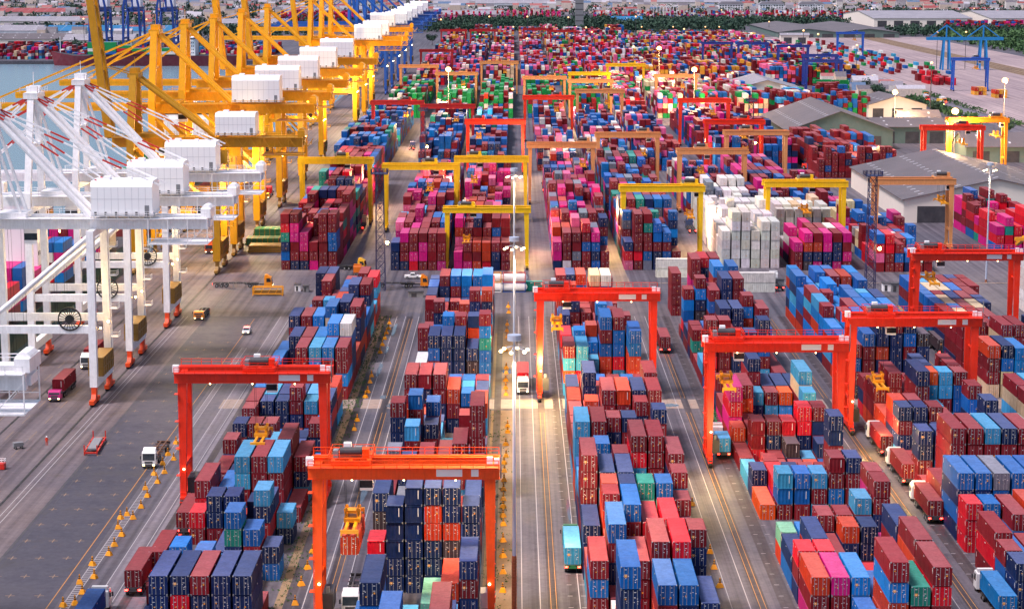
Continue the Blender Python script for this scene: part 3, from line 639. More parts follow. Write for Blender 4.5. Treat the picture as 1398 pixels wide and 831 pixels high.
def fill_block(x0, ncol, pitch, ya, yb, pal, hmin, hmax, front=None, L40=0.7, gap=0.03, amp=1.6):
    """a block of stacks whose heights drift from bay to bay; front: explicit first bay"""
    y = ya
    bay = 0
    lvl = rng.uniform(hmin, hmax)
    while y < yb - 6:
        L = 2 if (rng.random() < L40 and y < yb - 12.4) else 1
        lvl = min(hmax, max(hmin, lvl + rng.uniform(-amp, amp)))
        run = rng.choice(pal)
        for k in range(ncol):
            if front and bay == 0:
                cols = list(front[k]) if k < len(front) else []
                L = 2
            else:
                if rng.random() < gap:
                    continue
                n = int(round(min(hmax, max(1, lvl + rng.uniform(-1.2, 1.0)))))
                if rng.random() < .35:
                    run = rng.choice(pal)
                cols = [run if rng.random() < .3 else rng.choice(pal) for _ in range(n)]
            h = 2.75 if L == 2 else 2.6
            for i, c in enumerate(cols):
                boxes.append(dict(x=x0 + k * pitch + CW / 2 + rng.uniform(-.06, .06), y=y + rng.uniform(-.08, .08), z=(len(cols) - 1 - i) * h + .02, L=L, h=h,
                                  c=c, blank=rng.random() < .2, blk='Z', col=k, top=i, n=len(cols), near=0))
        y += 12.8 if L == 2 else 6.4
        bay += 1
# ------------------------------------------------------------------ the yard beyond the avenue
P6 = ['rRtnbr', 'rmmrrn', 'mmrn', 'rrm', 'rrrrrr', 'rrbbrr']
fill_block(-68.1, 6, 2.76, 604, 838, 'rrrrrmmRnbtr', 4.4, 6.4, front=P6)
fill_block(-36.0, 6, 2.72, 603, 838, 'rrrrmmpnbbsor', 3.4, 5.2, front=['nnn', 'mrrn', 'rrmR', 'rmmr', 'rrrr', 'rrrm'])
fill_block(-17.6, 6, 2.76, 603, 838, 'rrrmmmrooprpbn', 2.8, 4.6, front=['mm', 'rrm', 'oro', 'ooR', 'rnn', 'rrr'])
fill_block(11.4, 6, 2.8, 604, 838, 'rrrrmmpbbnyor', 4.0, 5.6, front=['mmn', 'rrrw', 'rryr', 'Rrbrr', 'mbnb', 'rr'])
fill_block(32.2, 6, 2.8, 604, 838, 'rrrrmbbcntyr', 4.0, 5.8, front=['nRp', 'rrrrRr', 'rtrrby', 'bbrnn', 'brbr', 'rr'])
fill_block(61.0, 6, 2.9, 608, 720, 'wwwwwwwwwy', 4.6, 6.0, front=['wwww', 'wwwwww', 'wwwwww', 'wwww', 'wwwww', 'wwwww'])
fill_block(61.0, 6, 2.9, 724, 838, 'rrrmmbbnw', 3.6, 5.2)
fill_block(81.6, 6, 2.86, 603, 642, 'mmrrwwn', 3.4, 4.4, front=['mrr', 'mond', 'ronm', 'mmnn', 'rnnm', 'mrmr'])
fill_block(81.6, 6, 2.86, 645, 700, 'wwwwwwe', 3.8, 5.4)
fill_block(81.6, 6, 2.86, 703, 838, 'mmrrpbnrr', 3.6, 5.0)
fill_block(105.0, 6, 2.8, 600, 700, 'rrrmRbbcwew', 3.0, 5.0, front=['bRpr', 'RRrr', 'rbr', 'bn', 'wr', 'rr'])
fill_block(105.0, 3, 2.8, 705, 800, 'rrrrnbm', 2.6, 4.4)
fill_block(149.0, 6, 2.8, 640, 706, 'RRmrbtrm', 3.4, 4.6)
fill_block(131.5, 4, 2.9, 505, 545, 'wwwe', 4.6, 5.4)
fill_block(122.0, 5, 2.8, 470, 500, 'rrnnre', 1.6, 3.0)
# avenue stacks lying at the far side
for x0, nc in ((-77, 8), (-41, 6), (-19.5, 6)):
    fill_block(x0, nc, 2.76, 892, 1148, 'nnbbbbrrrct', 2.4, 4.6)
for x0 in (10, 32, 55):
    fill_block(x0, 6, 2.8, 892, 1148, 'nbbbrrrrwp', 2.6, 4.8)
for x0 in (84, 106):
    fill_block(x0, 6, 2.8, 900, 1140, 'rrrrnnbbm', 2.4, 4.8)
fill_block(126, 12, 2.8, 862, 975, 'rrrrrrrrnb', 3.6, 4.6)
for x0 in (-72, -44, -20):
    fill_block(x0, 7, 2.8, 1190, 1450, 'gggrggorgbw', 2.6, 5.0, L40=.85, gap=.08)
for x0 in (8, 33):
    fill_block(x0, 6, 2.8, 1190, 1450, 'ggggrgbr', 3.0, 5.4, L40=.85)
for x0 in (58, 82, 106, 128):
    fill_block(x0, 6, 2.8, 1190, 1450, 'rrrpwbgRe', 3.0, 5.4, L40=.85)
fill_block(150, 9, 2.8, 1180, 1285, 'rrrwsgb', 3, 4.6)
fill_block(186, 7, 2.8, 1200, 1330, 'rrrrgb', 3, 4.6)
for zi, (ya, yb) in enumerate(((1490, 1740), (1775, 2020), (2055, 2290), (2320, 2490))):
    for k, x0 in enumerate(range(-70, 250, 25)):
        if zi == 3 and (x0 < -60 or x0 > 120):
            continue
        if zi == 0 and 60 < x0 < 75:
            continue
        fill_block(x0, 7, 2.9, ya + rng.uniform(0, 12), yb - rng.uniform(0, 30), rng.choice(('rrRrbwbaempg', 'rrrbnrRwapt', 'rRrbpobpnw', 'rrnbrabrwg', 'rrbraeonrp')), 2.4, 5.2, L40=.85, gap=.06)

# ------------------------------------------------------------------ which containers show largest: those become single things
TRI = ((0, 1, 2, 3), (0, 1, 5, 4), (1, 2, 6, 5), (3, 0, 4, 7))


def bvh_of(bs):
    v, f = [], []
    for b in bs:
        x0, x1, y0, y1, z0, z1 = b['x'] - CW / 2, b['x'] + CW / 2, b['y'], b['y'] + (12.19 if b['L'] == 2 else 6.06), b['z'], b['z'] + b['h']
        k = len(v)
        v += [(x0, y0, z0), (x1, y0, z0), (x1, y1, z0), (x0, y1, z0), (x0, y0, z1), (x1, y0, z1), (x1, y1, z1), (x0, y1, z1)]
        f += [(k + 4, k + 5, k + 6, k + 7), (k, k + 1, k + 5, k + 4), (k + 1, k + 2, k + 6, k + 5), (k + 3, k, k + 4, k + 7)]
    return BVHTree.FromPolygons(v, f)


near = [b for b in boxes if b['near']]
tree = bvh_of(near)
hits = {}
O3 = Vector((0, 0, CAMH))
for py in np.arange(390, 831, 2.0):
    for px in np.arange(0.5, 1398, 2.0):
        xr, yr = (px - CX) / FPX, (py - CY) / FPX
        d = Vector((xr, math.cos(TH) - yr * math.sin(TH), -math.sin(TH) - yr * math.cos(TH)))
        r = tree.ray_cast(O3, d, 900)
        if r[2] is not None:
            k = r[2] // 4
            hits[k] = hits.get(k, 0) + 1
order = sorted(hits, key=lambda k: -hits[k])
SINGLE = set(order[:292])
for i, b in enumerate(near):
    b['single'] = i in SINGLE

# labels: colour, tier from the top, column from the lane, bay before / beyond the concrete crossing, block
TIERW = ['topmost', 'one below topmost', 'two below topmost', 'three below topmost', 'four below topmost', 'five below topmost']
bays = {}
for b in near:
    key = (b['blk'], b['y'] > 416)
    bays.setdefault(key, set()).add(round(b['y'] / 6.4))
used_labels = {}
for b in near:
    if not b['single']:
        continue
    key = (b['blk'], b['y'] > 416)
    lst = sorted(bays[key], reverse=not key[1])
    bay = lst.index(round(b['y'] / 6.4)) + 1
    if b['top'] == 0:
        tw = 'topmost' if b['n'] > 1 else 'unstacked'
    else:
        tw = {1: 'second-from-top', 2: 'third-from-top', 3: 'fourth-from-top', 4: 'fifth-from-top', 5: 'sixth-from-top'}[b['top']]
    lab = '%s %s %s container, %s column from truck lane, %s bay %s crossing, %s' % (
        tw, 'long' if b['L'] == 2 else 'short', CNAME[b['c']], ordw(b['col'] + 1), ordw(bay), 'beyond' if key[1] else 'before', BLOCK[b['blk']])
    if lab in used_labels:
        used_labels[lab] += 1
        lab = lab.replace(' container', ' container again' if False else ' box')
    used_labels[lab] = 1
    b['label'] = lab
    o = make_container(b['x'], b['y'], b['z'], b['L'], b['c'], b['h'], b['blank'])
    tag(o, lab, 'shipping container', 'containers stacked in the front yard blocks')


# everything else in the stacks: one mass
def template(detail):
    v, f, m = [], [], []
    def q(pts, mi):
        k = len(v)
        v.extend(pts)
        f.append((k, k + 1, k + 2, k + 3))
        m.append(mi)
    W = CW / 2
    q([(-W, 0, 1), (W, 0, 1), (W, 1, 1), (-W, 1, 1)], 0)
    q([(-W, 0, 0), (W, 0, 0), (W, 0, 1), (-W, 0, 1)], 0)
    q([(W, 0, 0), (W, 1, 0), (W, 1, 1), (W, 0, 1)], 0)
    q([(-W, 1, 0), (-W, 0, 0), (-W, 0, 1), (-W, 1, 1)], 0)
    q([(W, 1, 0), (-W, 1, 0), (-W, 1, 1), (W, 1, 1)], 0)
    if detail:
        e = -0.03
        q([(-.025, e, .04), (.025, e, .04), (.025, e, .96), (-.025, e, .96)], 4)
        for x in (-.85, -.38, .38, .85):
            q([(x - .022, e, .05), (x + .022, e, .05), (x + .022, e, .95), (x - .022, e, .95)], 1)
        for x0, x1, z0, z1 in ((.48, .82, .83, .852), (.5, .72, .75, .77), (-.68, -.52, .68, .72)):
            q([(x0, e * 1.3, z0), (x1, e * 1.3, z0), (x1, e * 1.3, z1), (x0, e * 1.3, z1)], 2)
        q([(.15, e * 1.3, .3), (.33, e * 1.3, .3), (.33, e * 1.3, .38), (.15, e * 1.3, .38)], 3)
    return np.array(v, float), np.array(f), np.array(m)


def mass(name, bs, mats):
    V, F, MI, CL = [], [], [], []
    off = 0
    T = {0: template(False), 1: template(True)}
    for b in bs:
        det = 1 if (b['y'] < 900 and not b['blank']) else 0
        v, f, m = T[det]
        L = 12.19 if b['L'] == 2 else 6.06
        V.append(v * (1, L, 1) * (1, 1, b['h'] - CG) + (b['x'], b['y'], b['z']))
        F.append(f + off)
        MI.append(m)
        sc = shade(b['c'])
        cl = np.tile(np.array(sc), (len(f), 1))
        cl[0] = faded_lit_roof(sc)  # top face lighter than the sides: faded paint plus painted-in sky light
        CL.append(cl)
        off += len(v)
    V, F, MI, CL = np.vstack(V), np.vstack(F), np.concatenate(MI), np.vstack(CL)
    me = bpy.data.meshes.new(name)
    me.vertices.add(len(V))
    me.vertices.foreach_set('co', V.ravel())
    me.loops.add(F.size)
    me.loops.foreach_set('vertex_index', F.ravel().astype(np.int32))
    me.polygons.add(len(F))
    me.polygons.foreach_set('loop_start', np.arange(0, F.size, 4, dtype=np.int32))
    me.polygons.foreach_set('material_index', MI.astype(np.int32))
    for mt in mats:
        me.materials.append(mt)
    a = me.attributes.new('paint', 'FLOAT_COLOR', 'FACE')
    a.data.foreach_set('color', CL.ravel().astype(np.float32))
    me.update()
    me.validate()
    o = bpy.data.objects.new(name, me)
    COL.objects.link(o)
    return o


rest = [b for b in boxes if not b.get('single')]
tag(mass('stacked_containers', rest, [M['contfar'], M['rod'], M['mark'], M['sticker'], M['gasket']]),
    'stacks of shipping containers of many colours filling the yard beyond the single ones', 'containers', kind='stuff')
# ------------------------------------------------------------------ ground
def ground_mat(name, a, b_, tracks=True, scale=1.0, wet=0.0, rough=0.75, joints=None):
    m, n, l, b = _mat(name)
    geo = n.new('ShaderNodeNewGeometry')
    pos = geo.outputs['Position']
    big = _noise(n, l, pos, 0.02 * scale, 5, 0.6)
    c = _mix(n, l, _ramp(n, l, big, 0.35, 0.65), lin(a) + (1,), lin(b_) + (1,))
    fine = _noise(n, l, pos, 0.9 * scale, 5, 0.75)
    dk = _ramp(n, l, fine, 0.30, 0.72, (0.72, 0.70, 0.72, 1), (1.12, 1.1, 1.08, 1))
    c = _mix(n, l, 1.0, c, dk, 'MULTIPLY')
    if tracks:                       # tyre tracks run along the lanes
        mp = n.new('ShaderNodeMapping')
        mp.inputs['Scale'].default_value = (0.7, 0.006, 1)
        l.new(pos, mp.inputs['Vector'])
        t = _noise(n, l, mp.outputs[0], 1.0, 4, 0.6)
        tr = _ramp(n, l, t, 0.42, 0.68, (1.15, 1.12, 1.08, 1), (0.42, 0.40, 0.43, 1))
        c = _mix(n, l, 0.85, c, tr, 'MULTIPLY')
    st = _noise(n, l, pos, 0.16 * scale, 6, 0.75)
    sr = _ramp(n, l, st, 0.54, 0.68, (1.05, 1.05, 1.05, 1), (0.56, 0.52, 0.51, 1))
    c = _mix(n, l, 0.75, c, sr, 'MULTIPLY')
    if joints:
        br = n.new('ShaderNodeTexBrick')
        br.inputs['Scale'].default_value = 1.0
        br.inputs['Brick Width'].default_value = joints
        br.inputs['Row Height'].default_value = joints
        br.inputs['Mortar Size'].default_value = 0.05
        br.offset = 0
        br.inputs['Color1'].default_value = (1, 1, 1, 1)
        br.inputs['Color2'].default_value = (0.9, 0.89, 0.9, 1)
        br.inputs['Mortar'].default_value = (0.55, 0.52, 0.52, 1)
        l.new(pos, br.inputs['Vector'])
        c = _mix(n, l, 0.8 if joints < 7 else 0.35, c, br.outputs['Color'], 'MULTIPLY')
    l.new(c, b.inputs['Base Color'])
    b.inputs['Specular IOR Level'].default_value = 0.28
    r = n.new('ShaderNodeMapRange')
    l.new(st, r.inputs[0])
    r.inputs[1].default_value, r.inputs[2].default_value = 0.3, 0.7
    r.inputs[3].default_value, r.inputs[4].default_value = rough, rough - 0.25
    l.new(r.outputs[0], b.inputs['Roughness'])
    return m


M['asphalt'] = ground_mat('yard_asphalt', (86, 86, 97), (108, 105, 114), joints=8.0)
M['apron_asphalt'] = ground_mat('dark_asphalt', (66, 67, 80), (80, 79, 91), tracks=False)
M['apron'] = ground_mat('quay_concrete', (100, 95, 104), (120, 110, 112), joints=6.0)
M['concrete'] = ground_mat('light_concrete', (150, 136, 130), (166, 150, 138), tracks=False, joints=4.5)
M['runway'] = ground_mat('runway_concrete', (114, 112, 123), (130, 126, 135), tracks=True)
M['rubber'] = ground_mat('rubber_streaked_asphalt', (66, 62, 68), (90, 85, 90))
M['soil'] = ground_mat('bare_soil', (122, 104, 88), (150, 128, 100), tracks=False, scale=4)
M['railyard'] = ground_mat('pale_yard_concrete', (158, 142, 146), (180, 163, 163), scale=.5)
M['linew'] = flat('white_road_paint', (170, 166, 170), 0.7)
M['liney'] = flat('yellow_road_paint', (196, 138, 62), 0.7)
M['linef'] = flat('faded_yellow_paint', (142, 118, 96), 0.8)
M['puddle'] = _mat('puddle_water')[0]
_b = [x for x in M['puddle'].node_tree.nodes if x.type == 'BSDF_PRINCIPLED'][0]
_b.inputs['Base Color'].default_value = (0.12, 0.14, 0.17, 1)
_b.inputs['Roughness'].default_value = 0.04
_b.inputs['Specular IOR Level'].default_value = 1.0


def sheet(name, rects, mat, z, kind='structure', mb=None):
    mb = MB()
    for x0, x1, y0, y1 in rects:
        mb.face([(x0, y0, z), (x1, y0, z), (x1, y1, z), (x0, y1, z)])
    return tag(mb.build(name, mat, fix=False), kind=kind)


QX = -113.0
g = MB()
pts = [(QX, 100), (6000, 100), (6000, 9000), (-6000, 9000), (-6000, 1860), (QX, 1860)]
g.face([(x, y, 0) for x, y in pts])
for (xa, ya), (xb, yb) in ((pts[0], pts[5]), (pts[5], pts[4])):
    g.face([(xa, ya, 0), (xb, yb, 0), (xb, yb, -6), (xa, ya, -6)])
tag(g.build('ground', M['asphalt'], fix=False), kind='structure')
sheet('quay_apron', [(QX + .2, -78.2, 100, 1850)], M['apron'], 0.004)
sheet('apron_asphalt', [(-78.2, -64.6, 100, 524)], M['apron_asphalt'], 0.004)
sheet('runway_strip', [(-59.4, -57.2, 100, 524), (-56.6, -52.3, 100, 524)], M['runway'], 0.004)
sheet('cross_road', [(-60, 160, 413.8, 422.8)], M['concrete'], 0.012)
sheet('soil_strip', [(-33.9, -32.4, 100, 524), (-4.6, .4, 100, 412), (-4.6, .4, 424, 500)], M['soil'], 0.008)
sheet('tyre_strip', [(x - .7, x + .7, 100, 524) for x in (-55.2, -31.9, -26.5, -3.4, 5.5, 28.6, 35.1, 58.4, 64.5, 87.9)] +
      [(x + 2.4, x + 4.4, 100, 524) for x in (5.5, 35.1, 64.5)], M['rubber'], 0.016)
sheet('rail_yard', [(276, 470, 900, 2420)], M['railyard'], 0.004)
sheet('truck_road', [(262, 274, 900, 2420)], M['runway'], 0.004)

ml = MB()


def line(x, y0, y1, w=0.13, z=0.022, mi=0):
    ml.face([(x - w / 2, y0, z), (x + w / 2, y0, z), (x + w / 2, y1, z), (x - w / 2, y1, z)], mi)


for x in (-84.1, -83.1, -59.4, -57.0, -29.8, -27.6, -24.2, 1.1, 3.7, 9.3, 30.6, 33.2, 59.9, 62.5, 89.4, 92):
    line(x, 100, 524)
for xl in (-26.1, 5.6, 35.0, 64.6, 93.6):
    for d in (-.4, .4):
        line(xl + d, 100, 410, .08, mi=1)
        line(xl + d, 424, 520, .08, mi=1)
line(-65.7, 100, 520, .12, mi=1)
line(-77.9, 100, 1200, .3, mi=3)
line(-76.9, 100, 1200, .12, mi=3)
for x in (-110.5, -106, -101.5, -96.5, -92):
    for k in range(60):
        line(x, 120 + k * 14, 127 + k * 14, .14, mi=2)
for x in (-63.7, -62.6):
    line(x, 100, 480, .12)
y = 100
while y < 480:
    ml.face([(-63.7, y, .022), (-62.6, y, .022), (-62.6, y + .22, .022), (-63.7, y + .22, .022)], 0)
    y += 0.95
for k in range(26):
    for x in (-76.4, -72.2, -68.0):
        yy = 250 + k * 9.5
        ml.face([(x - .7, yy - .1, .022), (x + .7, yy - .1, .022), (x + .7, yy + .1, .022), (x - .7, yy + .1, .022)], 2)
        ml.face([(x - .08, yy - .9, .0235), (x + .08, yy - .9, .0235), (x + .08, yy + .9, .0235), (x - .08, yy + .9, .0235)], 2)
for xl in (8.0, 38.2, 67.3):
    for k in range(50):
        for dx in (0, 1.9):
            yy = 250 + k * 5.4
            ml.face([(xl + dx - .35, yy, .022), (xl + dx + .35, yy, .022), (xl + dx + .35, yy + .16, .022), (xl + dx - .35, yy + .16, .022)], 0)
tag(ml.build('road_marking', [M['linew'], M['liney'], M['linef'], M['dkgrey']], fix=False), kind='structure')

rl = MB()
for x in (-85.8, -98.6, -109.6):
    rl.box(x - .25, x + .25, 100, 1800, 0.005, 0.02, 0)
    rl.box(x - .04, x + .04, 100, 1800, 0.01, 0.05, 1)
tag(rl.build('crane_rail', [M['black'], M['dkgrey']], fix=False), kind='structure')

pd = MB()
for x, y, rx, ry in ((-29.4, 505, .45, 9), (-29.7, 478, .4, 6), (-29.9, 455, .5, 8), (-25.6, 346, .5, 7), (-1.6, 452, 1.2, 3), (5, 470, .5, 5), (9.0, 335, .35, 7),
                     (9.4, 318, .3, 5), (-27.2, 425, .8, 2), (-25.2, 417, .9, 2), (61.0, 417, 1.4, 1.5), (32.0, 417, 1.6, 1.6)):
    pd.face([(x + rx * math.cos(2 * PI * k / 18) * rng.uniform(.7, 1.2), y + ry * math.sin(2 * PI * k / 18) * rng.uniform(.7, 1.2), .026) for k in range(18)])
tag(pd.build('puddle', M['puddle'], fix=False), kind='structure')

# water of the basin
m, n, l, b = _mat('harbour_water')
geo = n.new('ShaderNodeNewGeometry')
b.inputs['Base Color'].default_value = lin((112, 140, 156)) + (1,)
b.inputs['Roughness'].default_value = 0.22
bump = n.new('ShaderNodeBump')
bump.inputs['Strength'].default_value = 0.35
bump.inputs['Distance'].default_value = 0.5
l.new(_noise(n, l, geo.outputs['Position'], 0.35, 5, 0.65), bump.inputs['Height'])
l.new(bump.outputs[0], b.inputs['Normal'])
w = MB()
w.face([(-6000, 60, -3), (QX - .01, 60, -3), (QX - .01, 1859, -3), (-6000, 1859, -3)])
tag(w.build('water', m, fix=False), kind='structure')
# ------------------------------------------------------------------ rubber-tyred gantry cranes
def rail_run(mb, pts, h=1.05, post=1.5, r=0.035, mi=0, mid=True):
    """handrail along a polyline (top of kerb line)"""
    for p, q in zip(pts, pts[1:]):
        p, q = Vector(p), Vector(q)
        n = max(1, int((q - p).length / post))
        up = Vector((0, 0, h))
        mb.bar(p + up, q + up, r * 2, r * 2, mi)
        if mid:
            mb.bar(p + up * .55, q + up * .55, r * 1.4, r * 1.4, mi)
        for i in range(n + 1):
            c = p.lerp(q, i / n)
            mb.bar(c, c + up, r * 2, r * 2, mi)


def make_rtg(full=True):
    root = empty('gantry_crane')
    P = M['obj']
    GX, GT, GB = 11.75, 22.4, 20.75
    for sx in (-1, 1):
        for sy in (-1, 1):
            m = MB()
            xb, xt, yb, yt = sx * GX, sx * (GX - .15), sy * 3.3, sy * 2.6
            wb, wt = 0.42, 0.72
            m.hexa([(xb - wb, yb - .4, 1.7), (xb + wb, yb - .4, 1.7), (xb + wb, yb + .4, 1.7), (xb - wb, yb + .4, 1.7),
                    (xt - wt, yt - .5, GB), (xt + wt, yt - .5, GB), (xt + wt, yt + .5, GB), (xt - wt, yt + .5, GB)])
            m.box(xb - .55, xb + .55, yb - .5, yb + .5, 1.55, 2.3)
            if full:
                for k in range(9):
                    z = 3 + k * 2
                    x = xb + (xt - xb) * z / GB - sx * (wb + (wt - wb) * z / GB) * -1
                    m.bar((x + sx * .05, yb - .25, z), (x + sx * .05, yb + .25, z), .06, .06)
            m.build('leg', P, root)
        m = MB()
        m.box(sx * GX - .4, sx * GX + .4, -5.2, 5.2, 0.95, 1.75)
        sill = m.build('sill_beam', P, root)
        m = MB()
        m.box(sx * (GX - .05) - .3, sx * (GX - .05) + .3, -2.9, 2.9, 6.2, 6.9)
        m.build('side_brace', P, root)
        for sy in (-1, 1):
            b = MB()
            b.box(sx * GX - .35, sx * GX + .35, sy * 4.3 - 1.5, sy * 4.3 + 1.5, .75, 1.2)
            bo = b.build('bogie', P, root)
            for k in (-1, 1):
                t = MB()
                y = sy * 4.3 + k * .85
                t.tube((sx * GX - .3, y, .72), (sx * GX + .3, y, .72), .72, 0, 14)
                t.tube((sx * GX - .32, y, .72), (sx * GX + .32, y, .72), .3, 1, 10)
                t.build('wheel', [M['dark'], M['dkgrey']], bo)
        e = MB()
        y0 = -2.1
        e.tube((sx * (GX - .1), y0, 16.2), (sx * (GX - .1), -y0, 16.2), .22)
        e.box(sx * (GX + .1) - .5, sx * (GX + .1) + .5, -2.2, 2.2, 21.0, 22.0)
        e.build('tie_beam', P, root)
    for sy in (-1, 1):
        g = MB()
        y = sy * 2.7
        g.box(-12.9, 12.9, y - .55, y + .55, GB, GT)
        g.box(-12.95, 12.95, y - .68, y + .68, GT, GT + .07)
        g.box(-12.95, 12.95, y - .62, y + .62, GB - .06, GB + .001)
        g.bar((-12.8, y, GT + .13), (12.8, y, GT + .13), .12, .14)
        gr = g.build('girder', P, root)
        if sy < 0 and full:
            p = MB()
            p.box(4.4, 7.9, y - .575, y - .553, GB + .35, GT - .3)
            p.box(9.1, 10.1, y - .575, y - .553, GB + .35, GT - .3)
            p.build('sign_plate', M['white'], gr)
        if full:
            h = MB()
            yo = y + sy * .62
            h.box(-12.9, 12.9, min(y + sy * .5, y + sy * 1.25), max(y + sy * .5, y + sy * 1.25), GT - .02, GT + .04)
            rail_run(h, [(-12.8, y + sy * 1.22, GT), (12.8, y + sy * 1.22, GT)], post=1.7, r=.045)
            h.build('walkway', P, root)
    if full:
        b = MB()
        b.box(-13.2, -12.2, -3.0, -2.0, GT + .1, GT + 1.2, 0)
        b.box(11.2, 12.0, -2.6, -2.2, GT + .2, GT + 1.2, 0)
        b.box(12.2, 12.9, -2.6, -2.2, GT + .2, GT + 1.0, 0)
        b.build('electrical_box', M['white'], root)
        b = MB()
        b.tube((13.1, -2.7, GB), (13.1, -2.7, GT + 3.2), .09, 0, 6)
        b.build('antenna', M['grey'], root)
        b = MB()
        b.box(-GX + .45, -GX + 1.9, -2.2, 2.4, 1.9, 4.4, 0)
        b.box(-GX + .9, -GX + 1.4, -1.8, -1.2, 4.4, 5.2, 1)
        b.build('power_unit', [M['dkgrey'], M['grey']], root)
        b = MB()
        b.box(GX - 1.5, GX - .45, -1.2, 1.6, 2.0, 4.2, 0)
        b.build('switch_cabinet', M['white'], root)
        lamp = MB()
        for sx in (-1, 1):
            lamp.ball((sx * (GX - .2), -3.95, 6.3), .2, 0, 6)
        for x in (-7, 0, 7):
            lamp.ball((x, -3.0, GB - .2), .14, 0, 6)
        lamp.build('work_lamp', M['lamp_white'], root)
        ld = MB()
        for dx in (-.25, .25):
            ld.bar((-GX - .62 + 0 * dx, -3.0 + dx, 2), (-GX - .62, -2.6 + dx, GT), .06, .06)
        for k in range(24):
            z = 2.4 + k * .85
            ld.bar((-GX - .62, -3.25, z), (-GX - .62, -2.75, z), .05, .05)
        for k in range(4):
            z = 5 + k * 4.6
            ld.box(-GX - 1.2, -GX - .5, -3.6, -2.3, z, z + .06)
        ld.build('ladder', P, root)
    # trolley
    t = MB()
    t.box(-2.6, 2.6, -2.95, -2.45, GT + .2, GT + .7)
    t.box(-2.6, 2.6, 2.45, 2.95, GT + .2, GT + .7)
    for x in (-2.4, 0, 2.4):
        t.box(x - .25, x + .25, -2.6, 2.6, GT + .25, GT + .65)
    t.box(-2.6, 2.6, -1.2, 1.2, GT + .62, GT + .7)
    if full:
        rail_run(t, [(-2.9, -3.1, GT + .6), (2.9, -3.1, GT + .6), (2.9, 3.1, GT + .6), (-2.9, 3.1, GT + .6), (-2.9, -3.1, GT + .6)], post=1.4)
    tr = t.build('trolley', P, root)
    d = MB()
    d.tube((-1.6, -.2, GT + 1.45), (1.4, -.2, GT + 1.45), .62, 0, 12)
    d.box(1.5, 2.4, -1.0, .7, GT + .7, GT + 1.9, 1)
    d.box(-2.5, -1.8, -.9, .6, GT + .7, GT + 1.7, 2)
    d.box(-1.2, -.2, 1.0, 2.0, GT + .7, GT + 2.3, 3)
    d.box(.4, 1.3, 1.2, 2.1, GT + .7, GT + 1.7, 2)
    d.build('hoist_drum', [M['dkgrey'], P, M['grey'], M['white']], tr)
    c = MB()
    c.box(1.2, 2.9, -2.0, -.2, GB - 1.9, GB + .1, 0)
    c.box(1.15, 2.95, -2.05, -1.99, GB - 1.5, GB - .5, 1)
    c.build('operator_cabin', [M['white'], M['glass']], tr)
    # spreader
    s = MB()
    z = 0.0
    s.box(-1.22, 1.22, -6.0, -5.6, z, z + .5)
    s.box(-1.22, 1.22, 5.6, 6.0, z, z + .5)
    s.box(-.75, -.35, -5.7, 5.7, z + .12, z + .52)
    s.box(.35, .75, -5.7, 5.7, z + .12, z + .52)
    s.box(-1.1, 1.1, -1.6, 1.6, z + .35, z + .95)
    s.box(-1.1, 1.1, -.7, .7, z + 1.4, z + 1.8)
    for sx in (-1, 1):
        for sy in (-1, 1):
            s.box(sx * .8 - .2, sx * .8 + .2, sy * .7 - .2, sy * .7 + .2, z + .9, z + 1.55)
            s.tube((sx * .85, sy * .9 - .15, z + 2.0), (sx * .85, sy * .9 + .15, z + 2.0), .28, 0, 10)
            s.box(sx * 1.1 - .12, sx * 1.1 + .12, sy * 5.8 - .12, sy * 5.8 + .12, z - .35, z + .1)
    if not full:
        pass
    sp = s.build('spreader', M['yellow'], tr)
    ca = MB()
    for sx in (-1, 1):
        for sy in (-1, 1):
            ca.bar((sx * .85, sy * .9, 2.4), (sx * 1.0, sy * 1.1, 20), .05, .05)
    ca.build('hoist_rope', M['black'], sp)
    return root


def place_rtg(proto, first, x, y, colr, label, tx=-7.0, sz=14.0, group='yard gantry cranes', zs=1.0, rz=0.0, xs=1.0):
    r = proto if first else copy_tree(proto)
    r.location = (x, y, 0)
    r.rotation_euler = (0, 0, rz)
    r.scale = (xs, 1, zs)
    tag(r, label, 'gantry crane', group)
    colour_tree(r, colr)
    for c in r.children:
        if c.name.startswith('trolley'):
            c.location.x = tx
            for d in c.children:
                if d.name.startswith('spreader'):
                    d.location.z = sz
                    for e in d.children:
                        e.scale.z = (22.4 - sz) / 20.0
                        e.location.z = 0
    return r


RED, ORG = (240, 44, 4), (255, 82, 0)
YEL, TAN, DRED, BLU = (250, 200, 0), (222, 150, 92), (186, 18, 28), (34, 60, 150)
near_rtg = make_rtg(True)
PX = [(-43.3, 341.5, RED, 'red gantry crane over the quayside block with its trolley mid-span', 1.0, 10.8),
      (-14.9, 277, ORG, 'bright orange gantry crane lifting a rust-red container beside navy stacks', -7.2, 13.9),
      (17.0, 425, RED, 'red gantry crane over the concrete crossing beside the lamp masts', -8.2, 15.2),
      (46.8, 369, RED, 'red gantry crane standing before a slightly farther red twin, magenta stack beneath', -8.6, 14.3),
      (76.3, 395, RED, 'red gantry crane with its spreader lowered on a maroon container, behind the truck lane', -6.2, 9.0),
      (105.3, 483, RED, 'red gantry crane at the far corner block next to a white stack', -8.0, 15.4)]
for i, (x, y, c, lb, tx, sz) in enumerate(PX):
    place_rtg(near_rtg, i == 0, x, y, c, lb, tx, sz)
far_rtg = make_rtg(False)
YB = 'yellow gantry crane '
